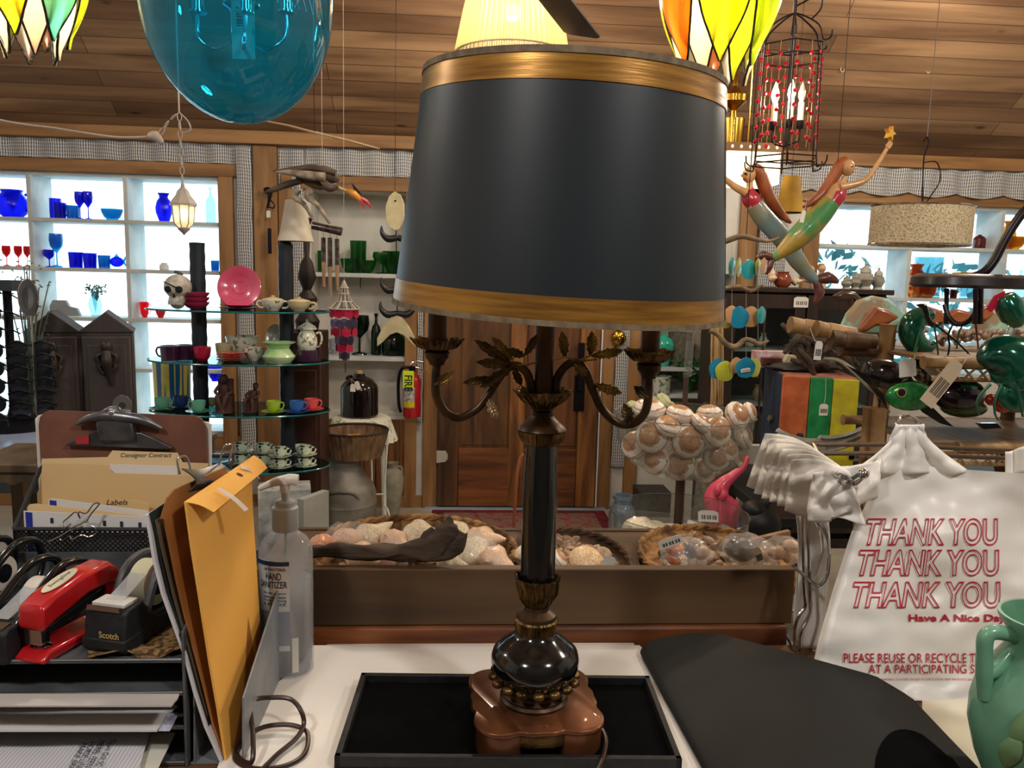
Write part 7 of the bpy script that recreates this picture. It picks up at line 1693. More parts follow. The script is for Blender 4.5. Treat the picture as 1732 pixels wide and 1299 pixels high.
# carved bamboo handles sticking out at the left
for i, (a, b, lb) in enumerate((((1336, 549, 2.35), (1412, 560, 2.35), 'frayed bamboo root end pointing left, upper one'), ((1380, 556, 2.30), (1445, 566, 2.30), 'thick bamboo stub beside the frayed root'), ((1405, 572, 2.28), (1480, 578, 2.28), 'scorched lettered bamboo piece'), ((1420, 588, 2.32), (1480, 592, 2.32), 'lower scorched bamboo piece'))):
    mb = MB(); p0, p1 = OY(*a), OY(*b); n0 = len(mb.v); mb.tube([p0, p0.lerp(p1, .3), p0.lerp(p1, .33), p1], [.026, .022, .025, .022], 14, sub=2)
    o = mb.build('bamboo_piece', (bmb, bmb, bmd, bmd)[i], sharp=60); tag(o, lb, 'bamboo')
cane = T('cane', 'cream curved cane handle arching down from the tagged driftwood heap', 'cane', (0, 0, 0)); MB().tube([OY(1394, 606, 2.3), OY(1420, 610, 2.3), OY(1445, 628, 2.28), OY(1465, 650, 2.26), OY(1490, 672, 2.25)], [.004, .006, .007, .006, .004], 8, sub=5).build('shaft', M('cream_cane', '#c8c0a8', '#a8a088', rough=.4), cane)
rnd = random.Random(31)
hm_ = MB()
for i in range(16):
    p = OY(rnd.uniform(1340, 1440), rnd.uniform(570, 630), 3.1+rnd.uniform(-.1, .1)); p.z = max(p.z, pz+.02); d = V((rnd.uniform(-.1, .1), rnd.uniform(-.05, .05), rnd.uniform(-.08, .05)))
    hm_.tube([p-d, p+V((.01, 0, .012)), p+d], [.008, .016, .006], 8, sub=3)
tag(hm_.build('driftwood_heap', M('dark_driftwood', '#54463a', '#28201a', rough=.9, scale=20, bump=.6)), 'tangled heap of dark driftwood roots with a long white tag', 'driftwood')
price_tag('long white barcode tag hanging on the driftwood heap', 1384, 593, 2.24, .022, .055, ang=.06, string=(1370, 555, 2.28))

# metal animals
gmet = M('green_enamel_metal', '#0c6c54', '#06463a', rough=.15, metal=.55, coat=.7, scale=5); blkmet = M('black_enamel_metal', '#2a2422', '#141214', rough=.18, metal=.5, coat=.7); fgm = M('scaly_green', '#2c8c44', '#166434', rough=.25, metal=.3, coat=.6, scale=45, bump=.25); plm = M('purple_black_enamel', '#241828', '#140c1c', rough=.15, metal=.4, coat=.7)
wirem = M('green_wire', '#3c6c58', '#28503f', rough=.35, metal=.5); yl = M('yellow_trim', '#c8a860', '#a88848', rough=.4)
def animal(name, label, cat, px, py, Y): 
    p = OY(px, py, Y); return T(name, label, cat, p), p
def A_(t, p, nm, fn, mt, sharp=70):
    mb = MB(); fn(mb, lambda x, y, d=0: OY(x, y, p.y+d)-p, mpp(p)); return mb.build(nm, mt, t, sharp=sharp)
FYY = 2.08
t, p = animal('metal_fish', 'green scaly metal fish with a big round eye and black tail fin', 'ornament', 1540, 670, FYY)
A_(t, p, 'body', lambda b, q, m: b.ell((0, 0, 0), (44*m, 12*m, 25*m), seg=28, ring=18), fgm)
A_(t, p, 'tail_fin', lambda b, q, m: b.prism([(q(1503, 672).x, q(0, 672).z)]+[(q(x, y).x, q(x, y).z) for x, y in ((1494, 668), (1462, 632), (1432, 618), (1470, 652), (1492, 680))], 5*m), blkmet)
A_(t, p, 'eye', lambda b, q, m: b.ell(q(1525, 664, -.018), (6*m, 4*m, 6*m)), hm)
A_(t, p, 'eye_ring', lambda b, q, m: b.tube([q(1525+7.5*cos(a*.4), 664+7.5*sin(a*.4), -.020) for a in range(16)], .9*m, 6, closed=True), yl)
A_(t, p, 'back_fin', lambda b, q, m: b.prism([(q(x, y).x, q(x, y).z) for x, y in ((1515, 652), (1535, 640), (1560, 648), (1552, 655))], 3*m), blkmet)
t, p = animal('metal_turtle', 'black and green metal turtle behind the long white price tag', 'ornament', 1620, 672, FYY+.05)
A_(t, p, 'shell', lambda b, q, m: b.ell(q(1622, 668), (44*m, 30*m, 30*m), seg=28, ring=18), plm)
A_(t, p, 'shell_top', lambda b, q, m: b.ell(q(1625, 655), (30*m, 27*m, 18*m), seg=24, ring=14), gmet)
A_(t, p, 'belly', lambda b, q, m: b.ell(q(1630, 690), (40*m, 24*m, 16*m)), M('bronze_green', '#4c6040', '#2c3c28', rough=.3, metal=.6))
A_(t, p, 'flipper', lambda b, q, m: b.prism([(q(x, y).x, q(x, y).z) for x, y in ((1545, 676), (1575, 688), (1600, 712), (1612, 722), (1590, 716), (1562, 698))], 8*m), blkmet)
A_(t, p, 'flipper', lambda b, q, m: b.prism([(q(x, y).x, q(x, y).z) for x, y in ((1640, 712), (1672, 712), (1680, 720), (1650, 722))], 8*m, off=-.03), blkmet)
t, p = animal('metal_frog', 'black rounded metal frog above and left of the green fish', 'ornament', 1500, 640, FYY+.07)
A_(t, p, 'body', lambda b, q, m: b.tube([q(1464, 628), q(1480, 630), q(1500, 634), q(1526, 646), q(1545, 660)], [16*m, 24*m, 26*m, 18*m, 6*m], 20, sub=5), blkmet)
A_(t, p, 'leg', lambda b, q, m: b.tube([q(1480, 660), q(1488, 680), q(1480, 705)], 2.5*m, 8, sub=3), blkmet)
t, p = animal('metal_frog', 'curled green metal frog tail piece left of the iron chair legs', 'ornament', 1560, 562, 2.30)
A_(t, p, 'body', lambda b, q, m: b.tube([q(1578, 534), q(1562, 534), q(1546, 544), q(1541, 562), q(1548, 578), q(1562, 586), q(1574, 584), (q(1580, 578))], [8*m, 16*m, 20*m, 20*m, 19*m, 15*m, 10*m, 5*m], 18, sub=5), gmet)
A_(t, p, 'white_mouth', lambda b, q, m: b.prism([(q(x, y).x, q(x, y).z) for x, y in ((1566, 572), (1582, 562), (1578, 574))], 6*m, off=-.03), whm)
for (a, b_) in (((1555, 562), (1545, 600)), ((1552, 585), (1547, 610))): A_(t, p, 'wire_leg', lambda b, q, m: b.tube([q(*a, -.04), q(*b_, -.05)], 1.4*m, 6), wirem)
t, p = animal('metal_frog', 'large glossy green metal frog body at the right edge with thin wire legs', 'ornament', 1710, 635, 1.92)
A_(t, p, 'body', lambda b, q, m: b.tube([q(1664, 618), q(1672, 610), q(1690, 604), q(1715, 612), q(1738, 640), (q(1745, 665))], [10*m, 24*m, 38*m, 46*m, 42*m, 25*m], 24, sub=5), gmet)
A_(t, p, 'belly', lambda b, q, m: b.ell(q(1722, 665), (34*m, 24*m, 34*m)), gmet)
for pts in (((1675, 650), (1655, 672), (1652, 690), (1657, 702)), ((1695, 652), (1683, 675), (1683, 700), (1690, 712)), ((1720, 652), (1726, 680), (1730, 705))): A_(t, p, 'wire_leg', lambda b, q, m: b.tube([q(x, y, -.05) for x, y in pts], [3*m, 2.2*m, 1.8*m, 1.2*m][:len(pts)], 8, sub=4), wirem)
t, p = animal('metal_frog', 'green metal frog with a red wing above, at the right edge', 'ornament', 1718, 530, 2.25)
A_(t, p, 'body', lambda b, q, m: b.tube([q(1700, 500), q(1706, 515), q(1716, 535), q(1722, 552)], [14*m, 22*m, 22*m, 8*m], 18, sub=5), gmet)
A_(t, p, 'red_fin', lambda b, q, m: b.prism([(q(x, y).x, q(x, y).z) for x, y in ((1668, 522), (1682, 500), (1700, 492), (1694, 508), (1676, 528))], 4*m), redz)
for a, b_ in (((1708, 548), (1698, 578)), ((1716, 550), (1712, 582))): A_(t, p, 'wire_leg', lambda b, q, m: b.tube([q(*a), q(*b_)], 1.5*m, 6), chrome)
t, p = animal('metal_ladybird', 'round red metal bug under the large green frog', 'ornament', 1697, 682, 2.05)
A_(t, p, 'body', lambda b, q, m: b.ell((0, 0, 0), (17*m, 14*m, 17*m)), M('red_metal', '#a83420', '#84200f'.strip(), rough=.2, metal=.4, coat=.6)); A_(t, p, 'head', lambda b, q, m: b.ell(q(1676, 676), (9*m, 9*m, 10*m)), M('red_metal', ''))
t, p = animal('metal_bird', 'dark metal crow head on a wire leaning on the iron chair', 'ornament', 1568, 530, 2.2)
A_(t, p, 'body', lambda b, q, m: b.tube([q(1550, 516), q(1562, 518), q(1566, 526), q(1570, 540), q(1580, 550), q(1592, 546)], [1*m, 5*m, 5*m, 4*m, 5*m, 3*m], 10, sub=4), blkmet)
for k, pts in enumerate((((1580, 550), (1586, 590), (1587, 618)), ((1614, 545), (1604, 565), (1606, 585), (1600, 615)), ((1632, 545), (1622, 562), (1618, 590)), ((1650, 545), (1655, 590), (1658, 612)), ((1586, 552), (1620, 580), (1640, 600)))):
    A_(t, p, 'wire', lambda b, q, m: b.tube([q(x, y, -.02) for x, y in pts], 1.5*m, 6, sub=3), (wirem, black_m, wirem, M('red_wire', '#6c2820', rough=.4), black_m)[k])
t, p = animal('metal_lizard', 'brown and white spotted metal lizard head between frog and turtle', 'ornament', 1562, 640, 2.22)
A_(t, p, 'body', lambda b, q, m: b.tube([q(1545, 628), q(1558, 636), q(1572, 650), q(1590, 662)], [6*m, 11*m, 12*m, 6*m], 12, sub=4), M('spotted_brown', '#a48c78', '#3c2820', rough=.3, coat=.5, scale=50, pos=(.45, .5)))
t, p = animal('metal_beetle', 'dark green metal beetle behind the white tags', 'ornament', 1560, 616, 2.40)
A_(t, p, 'body', lambda b, q, m: b.ell((0, 0, 0), (26*m, 14*m, 15*m)), gmet)
price_tag('long cream barcode tag slanting over the metal turtle', 1594, 648, 1.95, .042, .135, ang=.62, mat=M('cream_tag', '#d8c4a8', '#ccb898', rough=.6), string=(1640, 598, 2.05))
price_tag('square grey-white tag with a handwritten letter hanging between the frogs', 1535, 622, 2.10, .048, .050, ang=-.12, code=False, string=(1548, 600, 2.12)); price_tag('blank white square tag turned on its corner right of the lettered tag', 1582, 622, 2.12, .052, .050, ang=.7, code=False, string=(1588, 605, 2.14))
# carved fish on the upper bamboo shelf
def carved(label, pts, Y, th, mt, name='carved_fish'):
    P = [OY(x, y, Y) for x, y in pts]; c = sum(P, V((0, 0, 0)))/len(P); mb = MB(); mb.prism([(p.x-c.x, p.z-c.z) for p in P], th, 'xz'); o = mb.build(name, mt, loc=c, bevel=th*.3); return tag(o, label, 'carving')
msf = M('mosaic_fish', '#9cc4b4', '#a08c70', rough=.7, scale=10, pos=(.46, .52), bump=.3); orf = M('orange_brown_wood', '#b0683c', '#6c3420', rough=.35, coat=.4, scale=6)
carved('big carved fish with turquoise mosaic patches on the top bamboo shelf', [(1420,556),(1432,530),(1450,508),(1475,500),(1500,505),(1522,522),(1540,545),(1530,560),(1500,566),(1450,566)], 2.42, .03, msf)
carved('orange-brown wooden fish in front of the mosaic fish', [(1460,540),(1478,518),(1500,525),(1520,536),(1500,548),(1478,552),(1462,562),(1450,560)], 2.36, .03, orf)
carved('dark arched wooden leaf carving behind the mosaic fish', [(1408,500),(1425,492),(1445,494),(1460,510),(1452,520),(1442,510),(1444,583),(1436,583),(1434,508),(1420,510)], 2.47, .03, M('dark_gloss_wood', '#5c4434', '#34241a', rough=.3, coat=.4))
carved('second turquoise mosaic fish at the right of the top bamboo shelf', [(1640,560),(1655,535),(1690,520),(1720,530),(1745,555),(1740,575),(1680,578)], 2.45, .03, msf)
for i, pts in enumerate(([(1535,535),(1560,515),(1590,525),(1600,545),(1570,552)],[(1590,540),(1615,522),(1640,528),(1650,545),(1615,552)],[(1640,530),(1665,514),(1680,530),(1662,545)],[(1545,555),(1552,545),(1558,552),(1572,560),(1556,566)])):
    carved(('brown wooden fish behind the curled green frog','brown wooden fish under the iron chair','small brown wooden fish right of the chair legs','small orange starfish on the shelf behind the crow')[i], pts, 2.44, .03, orf)
hp = MB(); rr = random.Random(9)
for i in range(60): hp.ell(OY(rr.uniform(1590, 1760), rr.uniform(560, 578), 2.36+rr.uniform(0, .1)), (rr.uniform(.01, .02), .012, .010), rot=(0, rr.uniform(-1, 1), 0), seg=8, ring=6)
tag(hp.build('shell_scatter', M('mixed_small_shells', '#c8b09c', '#6c5c50', rough=.5, scale=60)), 'scatter of small shells along the front of the top bamboo shelf', 'shells', kind='stuff')
# ---- iron chair back / seat at the right edge
IY = 1.95; irn = M('black_iron', '#2a2224', '#1a1416', rough=.35, metal=.6); ic = T('iron_chair', 'small black wrought iron chair with a curved arm on the top bamboo shelf', 'chair', OY(1700, 480, IY)); p = V(ic.location); m = mpp(p); q = lambda x, y, d=0: OY(x, y, IY+d)-p
mb = MB(); mb.lathe([(0, -8*m), (104*m, -9*m), (110*m, -4*m), (108*m, 8*m), (95*m, 14*m), (0, 15*m)], 48); mb.v = [(a+q(1702, 0).x, b*.75, c) for a, b, c in mb.v]; mb.build('seat', M('black_seat_leather', '#2c2628', '#1e181a', rough=.3, coat=.3), ic)
MB().tube([q(1640, 470, .02), q(1665, 460, .02), q(1682, 440, .02), q(1695, 415, .02), q(1712, 385, .02), q(1735, 355, .02), q(1770, 330, .02)], 7.5*m, 12, sub=5).build('arm', irn, ic)
for x, d in ((1601, -.04), (1650, -.12), (1659, -.12)): MB().tube([q(x, 488, d), q(x, 515, d), q(x-1, 548, d)], [4*m, 3.5*m, 4*m], 8, sub=2).build('leg', irn, ic)
MB().tube([q(1598, 515, -.04), q(1604, 535, -.05), q(1618, 548, -.06), q(1635, 545, -.08), q(1650, 528, -.1), q(1656, 510, -.12)], 4*m, 8, sub=4).build('curved_stretcher', irn, ic); MB().tube([q(1780, 488, 0), q(1780, 550, 0)], 4*m, 8).build('leg', irn, ic)
# ================================================================== things hanging from the ceiling
def ceil_z(y): return CEZ+max(0, WY-y)*tan(CS) if WY-y < CLEN*cos(CS) else zt
def hang(parent, p_local, Y, mt, r=.002, name='hanging_cord', x=0):
    z = ceil_z(Y)-parent.location.z-.0; return MB().tube([p_local, V((p_local[0], p_local[1], z-.005))], r, 6).build(name, mt, parent)
# blue glass egg with chrome candelabra
EGY = 1.55; c = OY(402, -12, EGY); m = mpp(c); egg = T('glass_pendant', 'large turquoise blue glass egg pendant hanging upper left with chrome arms inside', 'pendant lamp', c)
eg = glass('turquoise_pendant_glass', '#56d0ee', .80, .03); R_ = 158*m*1.0; Hh = 213*m
q = []
for i in range(41):
    a = pi*i/40*.82; q.append((R_*sin(a)*(1+.02*cos(a)), -Hh*cos(a)*(1 if a < pi/2 else 1.15)))
MB().open_lathe(q, 72).build('glass_shell', eg, egg, sharp=180)
MB().tube([(q[-1][0]*cos(2*pi*k/40), q[-1][0]*sin(2*pi*k/40), q[-1][1]) for k in range(40)], .004, 8, closed=True).build('shell_rim', chrome, egg)
P = lambda x, y, d=0: OY(x, y, EGY+d)-c
for k, (xo, xi, d) in enumerate(((335, 393, -.02), (484, 421, -.02), (400, 402, .08), (414, 408, -.09))):
    MB().tube([P(xi, -40, 0), P(xi, 20, 0), P(xi, 62, d*.3), P((xi*1.3+xo*.7)/2, 80, d*.6), P((xo*1.3+xi*.7)/2, 80, d), P(xo, 60, d), P(xo, 20, d)], 3.4*m, 10, sub=5).build('chrome_arm', chrome, egg)
    MB().lathe([(0, 0), (14*m, 0), (14*m, 3*m), (10*m, 4*m), (10*m, 60*m), (0, 60*m)], 20).build('candle_sleeve', chrome, egg).location = P(xo, 22, d)
MB().tube([P(404, -160), P(404, 15), P(404, 60), P(417, 104)], [4*m, 5*m, 4*m, 3*m], 10, sub=3).build('centre_stem', chrome, egg)
MB().lathe([(0, -12*m), (16*m, -8*m), (30*m, 0), (30*m, 4*m), (6*m, 8*m)], 24).build('hub_dish', chrome, egg).location = P(408, 10)
lb = MB().bb((-17*m, -.001, -42*m), (20*m, .001, 50*m)).build('paper_label', M('barcode_label', '#b8dcc8', '#a8ccb8', rough=.6), egg, flat=True); lb.location = P(410, 55, -.04)
w = MB()
for i in range(9): w.bb((-9*m, -.002, 10*m+i*3.4*m), (3*m, -.0012, 10*m+i*3.4*m+(1.2+.5*(i % 3))*m))
w.build('barcode', barcode, lb, flat=True)
w = MB()
for k in range(5):
    for s in (-1, 1):
        pts = []
        for i in range(12):
            v = i/11; ang = -.9+.10*k+s*(v*.45-.22); zz_ = 70*m-v*120*m; rr = R_*sqrt(max(0, 1-(zz_/Hh)**2))*1.001; pts.append((rr*cos(ang), rr*sin(ang), zz_))
        w.tube(pts, .0006, 4)
w.build('etched_lattice', M('etched_white', '#a8dce4', rough=.5), egg)
hang(egg, V((0, 0, q[-1][1])), EGY, chrome, .003, 'hanging_rod')
MB().lathe([(q[-1][0], q[-1][1]), (.03, q[-1][1]+.05), (0, q[-1][1]+.06)], 32).build('cap', chrome, egg)

# lotus glass pendants
def petal(t, ang, r0, ztop, zbot, wd, mt, lead, bulge=.25, rough=1, name='petal'):
    def fn(u, v):
        s = (u-.5)*2; prof_ = pl([(0, .55), (.25, .95), (.5, 1), (.72, .78), (.89, .40), (1, .03)], v); a = s*prof_*wd
        rr = r0*(1+bulge*sin(pi*min(1, v*1.1))-.25*v*v)*(1-.10*abs(s)**2); return (rr*cos(ang+a), rr*sin(ang+a), lerp(ztop, zbot, v))
    o = MB().surf(fn, 10, 20, th=.0).build(name, mt, t, sharp=180)
    e = [fn(0, v/16) for v in range(17)]+[fn(1, v/16) for v in range(16, -1, -1)]
    MB().tube([V(x) for x in e], .0028, 6, sub=1).build('lead_edge', lead, o)
lead = M('dark_lead_came', '#2c241c', '#14100c', rough=.6, metal=.4, scale=80, bump=.8)
def sglass(nm, c): return glass(nm, c, .25, .25)
def lotus(label, px, py, Y, rad, ztip, ztop_px, mats, inner, phase, watt, tips=None, innerz=26):
    c = OY(px, py, Y); m = mpp(c); t = T('lotus_pendant', label, 'pendant lamp', c); n = 6; r = rad*m
    for k in range(n):
        petal(t, phase+2*pi*k/n, r*.86, 110*m, -ztip*m, .50, mats[k % len(mats)], lead)
        petal(t, phase+2*pi*(k+.5)/n, r*.66, 60*m, -(ztip+innerz)*m, .44, inner[k % len(inner)], lead, name='inner_petal')
    MB().lathe([(.01, 112*m), (r*.55, 108*m), (r*.8, 95*m), (r*.55, 113*m), (.02, 125*m)], 28).build('metal_crown', lead, t); hang(t, V((0, 0, 120*m)), Y, lead, .004, 'chain')
    bl = MB().ell((0, 0, 30*m), (.022, .022, .03)).build('bulb', M('glowing_bulb', '#fff0d0', emit='#ffdf9a', es=5), t)
    lamp('lotus_bulb_light', c+V((0, 0, -10*m)), watt, (1, .85, .58), .05); return t
ylg = sglass('lime_yellow_stained_glass', '#d8dc28'); ylg2 = sglass('green_yellow_stained_glass', '#b4cc28'); org = sglass('orange_stained_glass', '#f07818'); crg = sglass('cream_stained_glass', '#f8e8c0'); tlg = sglass('teal_stained_glass', '#58b8a0'); pkg = sglass('pink_stained_glass', '#e8b898')
lotus('lit lotus pendant with lime yellow and orange glass petals, upper right', 1218, 0, 2.05, 104, 114, 0, [ylg, ylg2, ylg, org, ylg, org], [ylg, crg, crg, crg, crg, crg], -pi/2-.22, 1.7)
lotus('lit lotus pendant with yellow and teal glass petals, upper left corner', 48, -25, 1.95, 92, 94, 0, [ylg, tlg, ylg2, org, ylg, org], [pkg, crg, crg], -pi/2+.05, 1.6)

# pleated cream shade behind the main lamp
PY = 2.95; c = OY(866, 84, PY); m = mpp(c); t = T('pleated_pendant', 'lit pleated cream fabric shade hanging behind the main lamp', 'pendant lamp', c)
o = MB().open_lathe([(96*m, -10*m), (94*m, 0), (82*m, 60*m), (66*m, 130*m), (48*m, 190*m)], 240, mod=lambda a, u: 1+.022*sin(60*a)).build('pleated_shade', sglass('cream_pleated_fabric', '#e8cf98'), t, sharp=180)
MB().tube([(96*m*cos(2*pi*k/40), 96*m*sin(2*pi*k/40), -10*m) for k in range(40)], .003, 6, closed=True).build('shade_rim', M('cream_tape', '#d8c8a0', rough=.8), t); MB().ell((0, 0, 60*m), .03).build('bulb', M('glowing_bulb', ''), t)
lamp('pleated_shade_light', c+V((0, 0, 40*m)), 3, (1, .8, .5), .04); hang(t, V((0, 0, 185*m)), PY, brass, .003)
MB().lathe([(0, 186*m), (49*m, 189*m), (10*m, 196*m)], 24).build('shade_cap', brass, t)

# ceiling fan
fan = T('ceiling_fan', 'dark ceiling fan whose black blade reaches in above the lamp shade', 'fan', OZ(815, -160, 2.36)); fz_ = fan.location; tip = OZ(985, 60, 2.36); dv_ = tip-fz_; L_ = dv_.length; a0_ = atan2(dv_.y, dv_.x)
fbm = M('black_fan_blade', '#1c1818', '#121010', rough=.45); 
MB().lathe([(0, -.08), (.05, -.075), (.09, -.03), (.10, .02), (.09, .06), (.02, .08), (.014, .12), (.014, ceil_z(fz_.y)-2.36)], 28).build('motor', fbm, fan)
for k in range(5):
    w = MB(); w.prism([(.14, -.035), (L_*.55, -.055), (L_-.02, -.066), (L_, -.05), (L_+.002, .045), (L_-.02, .060), (L_*.5, .052), (.14, .035)], .007, 'xy'); w.v = [(x, y*cos(.2)-z*sin(.2), y*sin(.2)+z) for x, y, z in w.v]
    o = w.build('blade', fbm, fan, bevel=.002); o.rotation_euler.z = a0_+2*pi*k/5
    MB().box((.12, 0, 0), (.12, .03, .006)).build('blade_iron', fbm, o)

# red bead cage chandelier
CHY = 2.6; c = OY(1340, 80, CHY); m = mpp(c); ch = T('cage_chandelier', 'black wire birdcage chandelier with strings of red beads and candle bulbs', 'chandelier', c)
zb_ = (ZAT(1325, 268, CHY)-c.z); zt2 = ZAT(1340, 22, CHY)-c.z; rt, rb = 52*m, 56*m
for nm, z, r in (('top_ring', 0, rt), ('mid_ring', -20*m, rt*1.0), ('bottom_ring', zb_, rb), ('bottom_ring', zb_-10*m, rb*.96)):
    MB().tube([(r*cos(2*pi*k/6+.2), r*sin(2*pi*k/6+.2), z) for k in range(6)], 1.3*m, 6, closed=True).build(nm, irn, ch)
redb = M('red_bead_glass', '#d8203c', '#b01430', rough=.1, trans=.4, coat=.5); bwire = M('copper_bead_wire', '#c89878', rough=.3, metal=.7)
for k in range(6):
    a = 2*pi*k/6+.2; e = V((cos(a), sin(a), 0))
    MB().tube([V((0, 0, zt2)), e*rt*.35+V((0, 0, zt2-8*m)), e*rt*.85+V((0, 0, 28*m)), e*rt*1.02+V((0, 0, 4*m)), e*rt*1.25+V((0, 0, 4*m)), e*rt*1.3+V((0, 0, 16*m))], 1.5*m, 6, sub=4).build('dome_wire', irn, ch)
    MB().tube([e*rt, e*rb+V((0, 0, zb_)), e*rb*1.12+V((0, 0, zb_-16*m)), e*rb*1.30+V((0, 0, zb_-12*m)), e*rb*1.34+V((0, 0, zb_))], 1.3*m, 6, sub=3).build('cage_wire', irn, ch)
    for j, f_ in enumerate((.0, .5)):
        a2 = a+.12+f_; p0 = V((cos(a2), sin(a2), 0))*rt*.95; p1 = V((cos(a2), sin(a2), 0))*rb*.92
        s_ = MB().tube([p0, p1+V((0, 0, zb_+12*m))], .5*m, 5).build('bead_string', bwire, ch)
        for b_ in range(7):
            f2 = (b_+.6+.3*(j))/7.6; MB().ell(p0.lerp(p1+V((0, 0, zb_+12*m)), f2), 3.8*m, seg=8, ring=6).build('red_bead', redb, s_, flat=True)
for k, (px, yb, yt_) in enumerate(((1304, 214, 150), (1327, 212, 138), (1353, 210, 140))):
    x = OY(px, yb, CHY).x-c.x; zb2 = ZAT(px, yb, CHY)-c.z; dy = (-.02, -.04, .0)[k]
    MB().tube([(0, 0, zb_+20*m), (x*.5, dy*.5, zb2-32*m), (x, dy, zb2-26*m), (x, dy, zb2)], 1.6*m, 8, sub=4).build('candle_arm', irn, ch)
    MB().lathe([(5*m, zb2-8*m), (6.5*m, zb2-6*m), (6.5*m, zb2+6*m), (5*m, zb2+6*m)], 14, cx=x, cy=dy).build('candle_cup', irn, ch)
    MB().lathe([(5*m, zb2+4*m), (5*m, zb2+36*m), (0, zb2+36*m)], 14, cx=x, cy=dy).build('candle_sleeve', M('ivory_sleeve', '#d8cca8', rough=.5), ch)
    MB().lathe([(3*m, zb2+36*m), (6.5*m, zb2+46*m), (6*m, zb2+54*m), (2*m, zb2+66*m), (0, zb2+72*m)], 14, cx=x, cy=dy).build('flame_bulb', M('flame_bulb_glow', '#fff4e0', emit='#ffe2b0', es=9) if k < 2 else M('flame_bulb_unlit', '#e8e0d0', rough=.1, trans=.5), ch)
MB().tube([V((0, 0, zt2)), V((0, 0, zb_+20*m))], 1.5*m, 8).build('centre_rod', irn, ch)
lamp('candle_bulb_light', c+V((-10*m, -.05, -90*m)), 3, (1, .8, .55), .02)
hang(ch, V((0, 0, zt2)), CHY, irn, .006, 'chain'); MB().tube([V((0, 0, zt2+10*m)), V((40*m, 0, zt2+30*m)), V((45*m, 0, zt2+10*m)), V((30*m, 0, zt2-8*m))], .003, 6, sub=4).build('spare_cord', irn, ch)
# white mobile strings w/ driftwood + capiz shells
CPY = 2.45; cp_ = T('capiz_mobile', 'driftwood mobile with turquoise, lime and tan capiz discs right of the lamp shade', 'mobile', OY(1265, 410, CPY)); p = V(cp_.location); m = mpp(p); q = lambda x, y, d=0: OY(x, y, CPY+d)-p
dwl = M('pale_driftwood', '#8c7658', '#5c4a34', rough=.85, scale=25, bump=.5)
MB().tube([q(1205,418), q(1235,405), q(1255,400), q(1275,404), q(1300,408), q(1318,402)], [4*m,5*m,4.5*m,4*m,3*m,1.5*m], 9, sub=4).build('driftwood_branch', dwl, cp_)
MB().tube([q(1222,488), q(1250,485), q(1270,492), q(1290,482)], [3*m,4*m,4*m,2*m], 9, sub=4).build('driftwood_branch', dwl, cp_)
MB().tube([q(1200,560), q(1214,566), q(1228,582), q(1245,586), q(1262,574), q(1285,582), q(1300,576)], [3*m,4.5*m,5*m,5*m,4.5*m,4*m,2*m], 9, sub=4).build('driftwood_branch', dwl, cp_)
tq = M('turquoise_capiz', '#20a8b0', '#148a94', rough=.25, coat=.5, sss=.1); lm_ = M('lime_capiz', '#c0c040', '#a0a82c', rough=.3, coat=.4); tn = M('tan_capiz', '#d0a070', '#b88858', rough=.3, coat=.4); bl_ = M('blue_capiz', '#1890b8', '#107090', rough=.25, coat=.5)
for (x, y, r, mt, rz_) in ((1238,452,17,tq,.9),(1250,452,17,lm_,1.0),(1267,456,17,tq,.4),(1282,452,15,lm_,.9),(1292,450,14,tn,.8),(1227,540,16,lm_,.3),(1237,532,15,tn,.3),(1250,537,19,bl_,.2),(1270,536,18,tn,.15),(1288,533,15,tq,.7),(1214,624,18,bl_,.3),(1226,628,18,lm_,.1),(1261,622,18,bl_,.1),(1277,622,17,lm_,.6),(1245,618,14,tn,.4)):
    mb = MB(); mb.lathe([(0, -.0008), (r*m*.95, -.0008), (r*m, 0), (r*m*.95, .0008), (0, .0012)], 24, mod=lambda a, u: 1+.03*sin(5*a)); o = mb.build('capiz_disc', mt, cp_); o.rotation_euler = (pi/2, 0, rz_); o.location = q(x, y, .015*sin(x))
for x in (1238, 1262, 1282): MB().tube([q(x, 404), q(x, 640)], .35*m, 5).build('string', M('clear_string', '#b8b0a0', rough=.6), cp_)
hang(cp_, q(1262, 402), CPY, black_m, .0012)
price_tag('small white price tag on the lowest blue capiz disc', 1261, 626, CPY-.03, .030, .012, ang=-.2)
# straw broom / reed bundle
rd = T('reed_bundle', 'upright bundle of pale reeds behind the capiz mobile', 'reeds', (OY(1213, 560, 3.3).x, 3.3, 0))
rr = random.Random(2)
for i in range(11):
    x = 1203+i*2; MB().tube([OY(x+rr.uniform(-3, 3), 690, 3.3)-rd.location, OY(x, 600, 3.3+.02*sin(i))-rd.location, OY(x+rr.uniform(-3, 3), 500+rr.uniform(0, 20), 3.3)-rd.location], .0035, 6, sub=2).build('reed', M('pale_reed', '#c0a070', '#9c7c50', rough=.7), rd)
MB().lathe([(0, 0), (.05, 0), (.06, .3), (.045, ZAT(1213, 690, 3.3)), (.04, ZAT(1213, 690, 3.3)+.02), (0, .5)], 20).build('floor_vase', stone, rd)

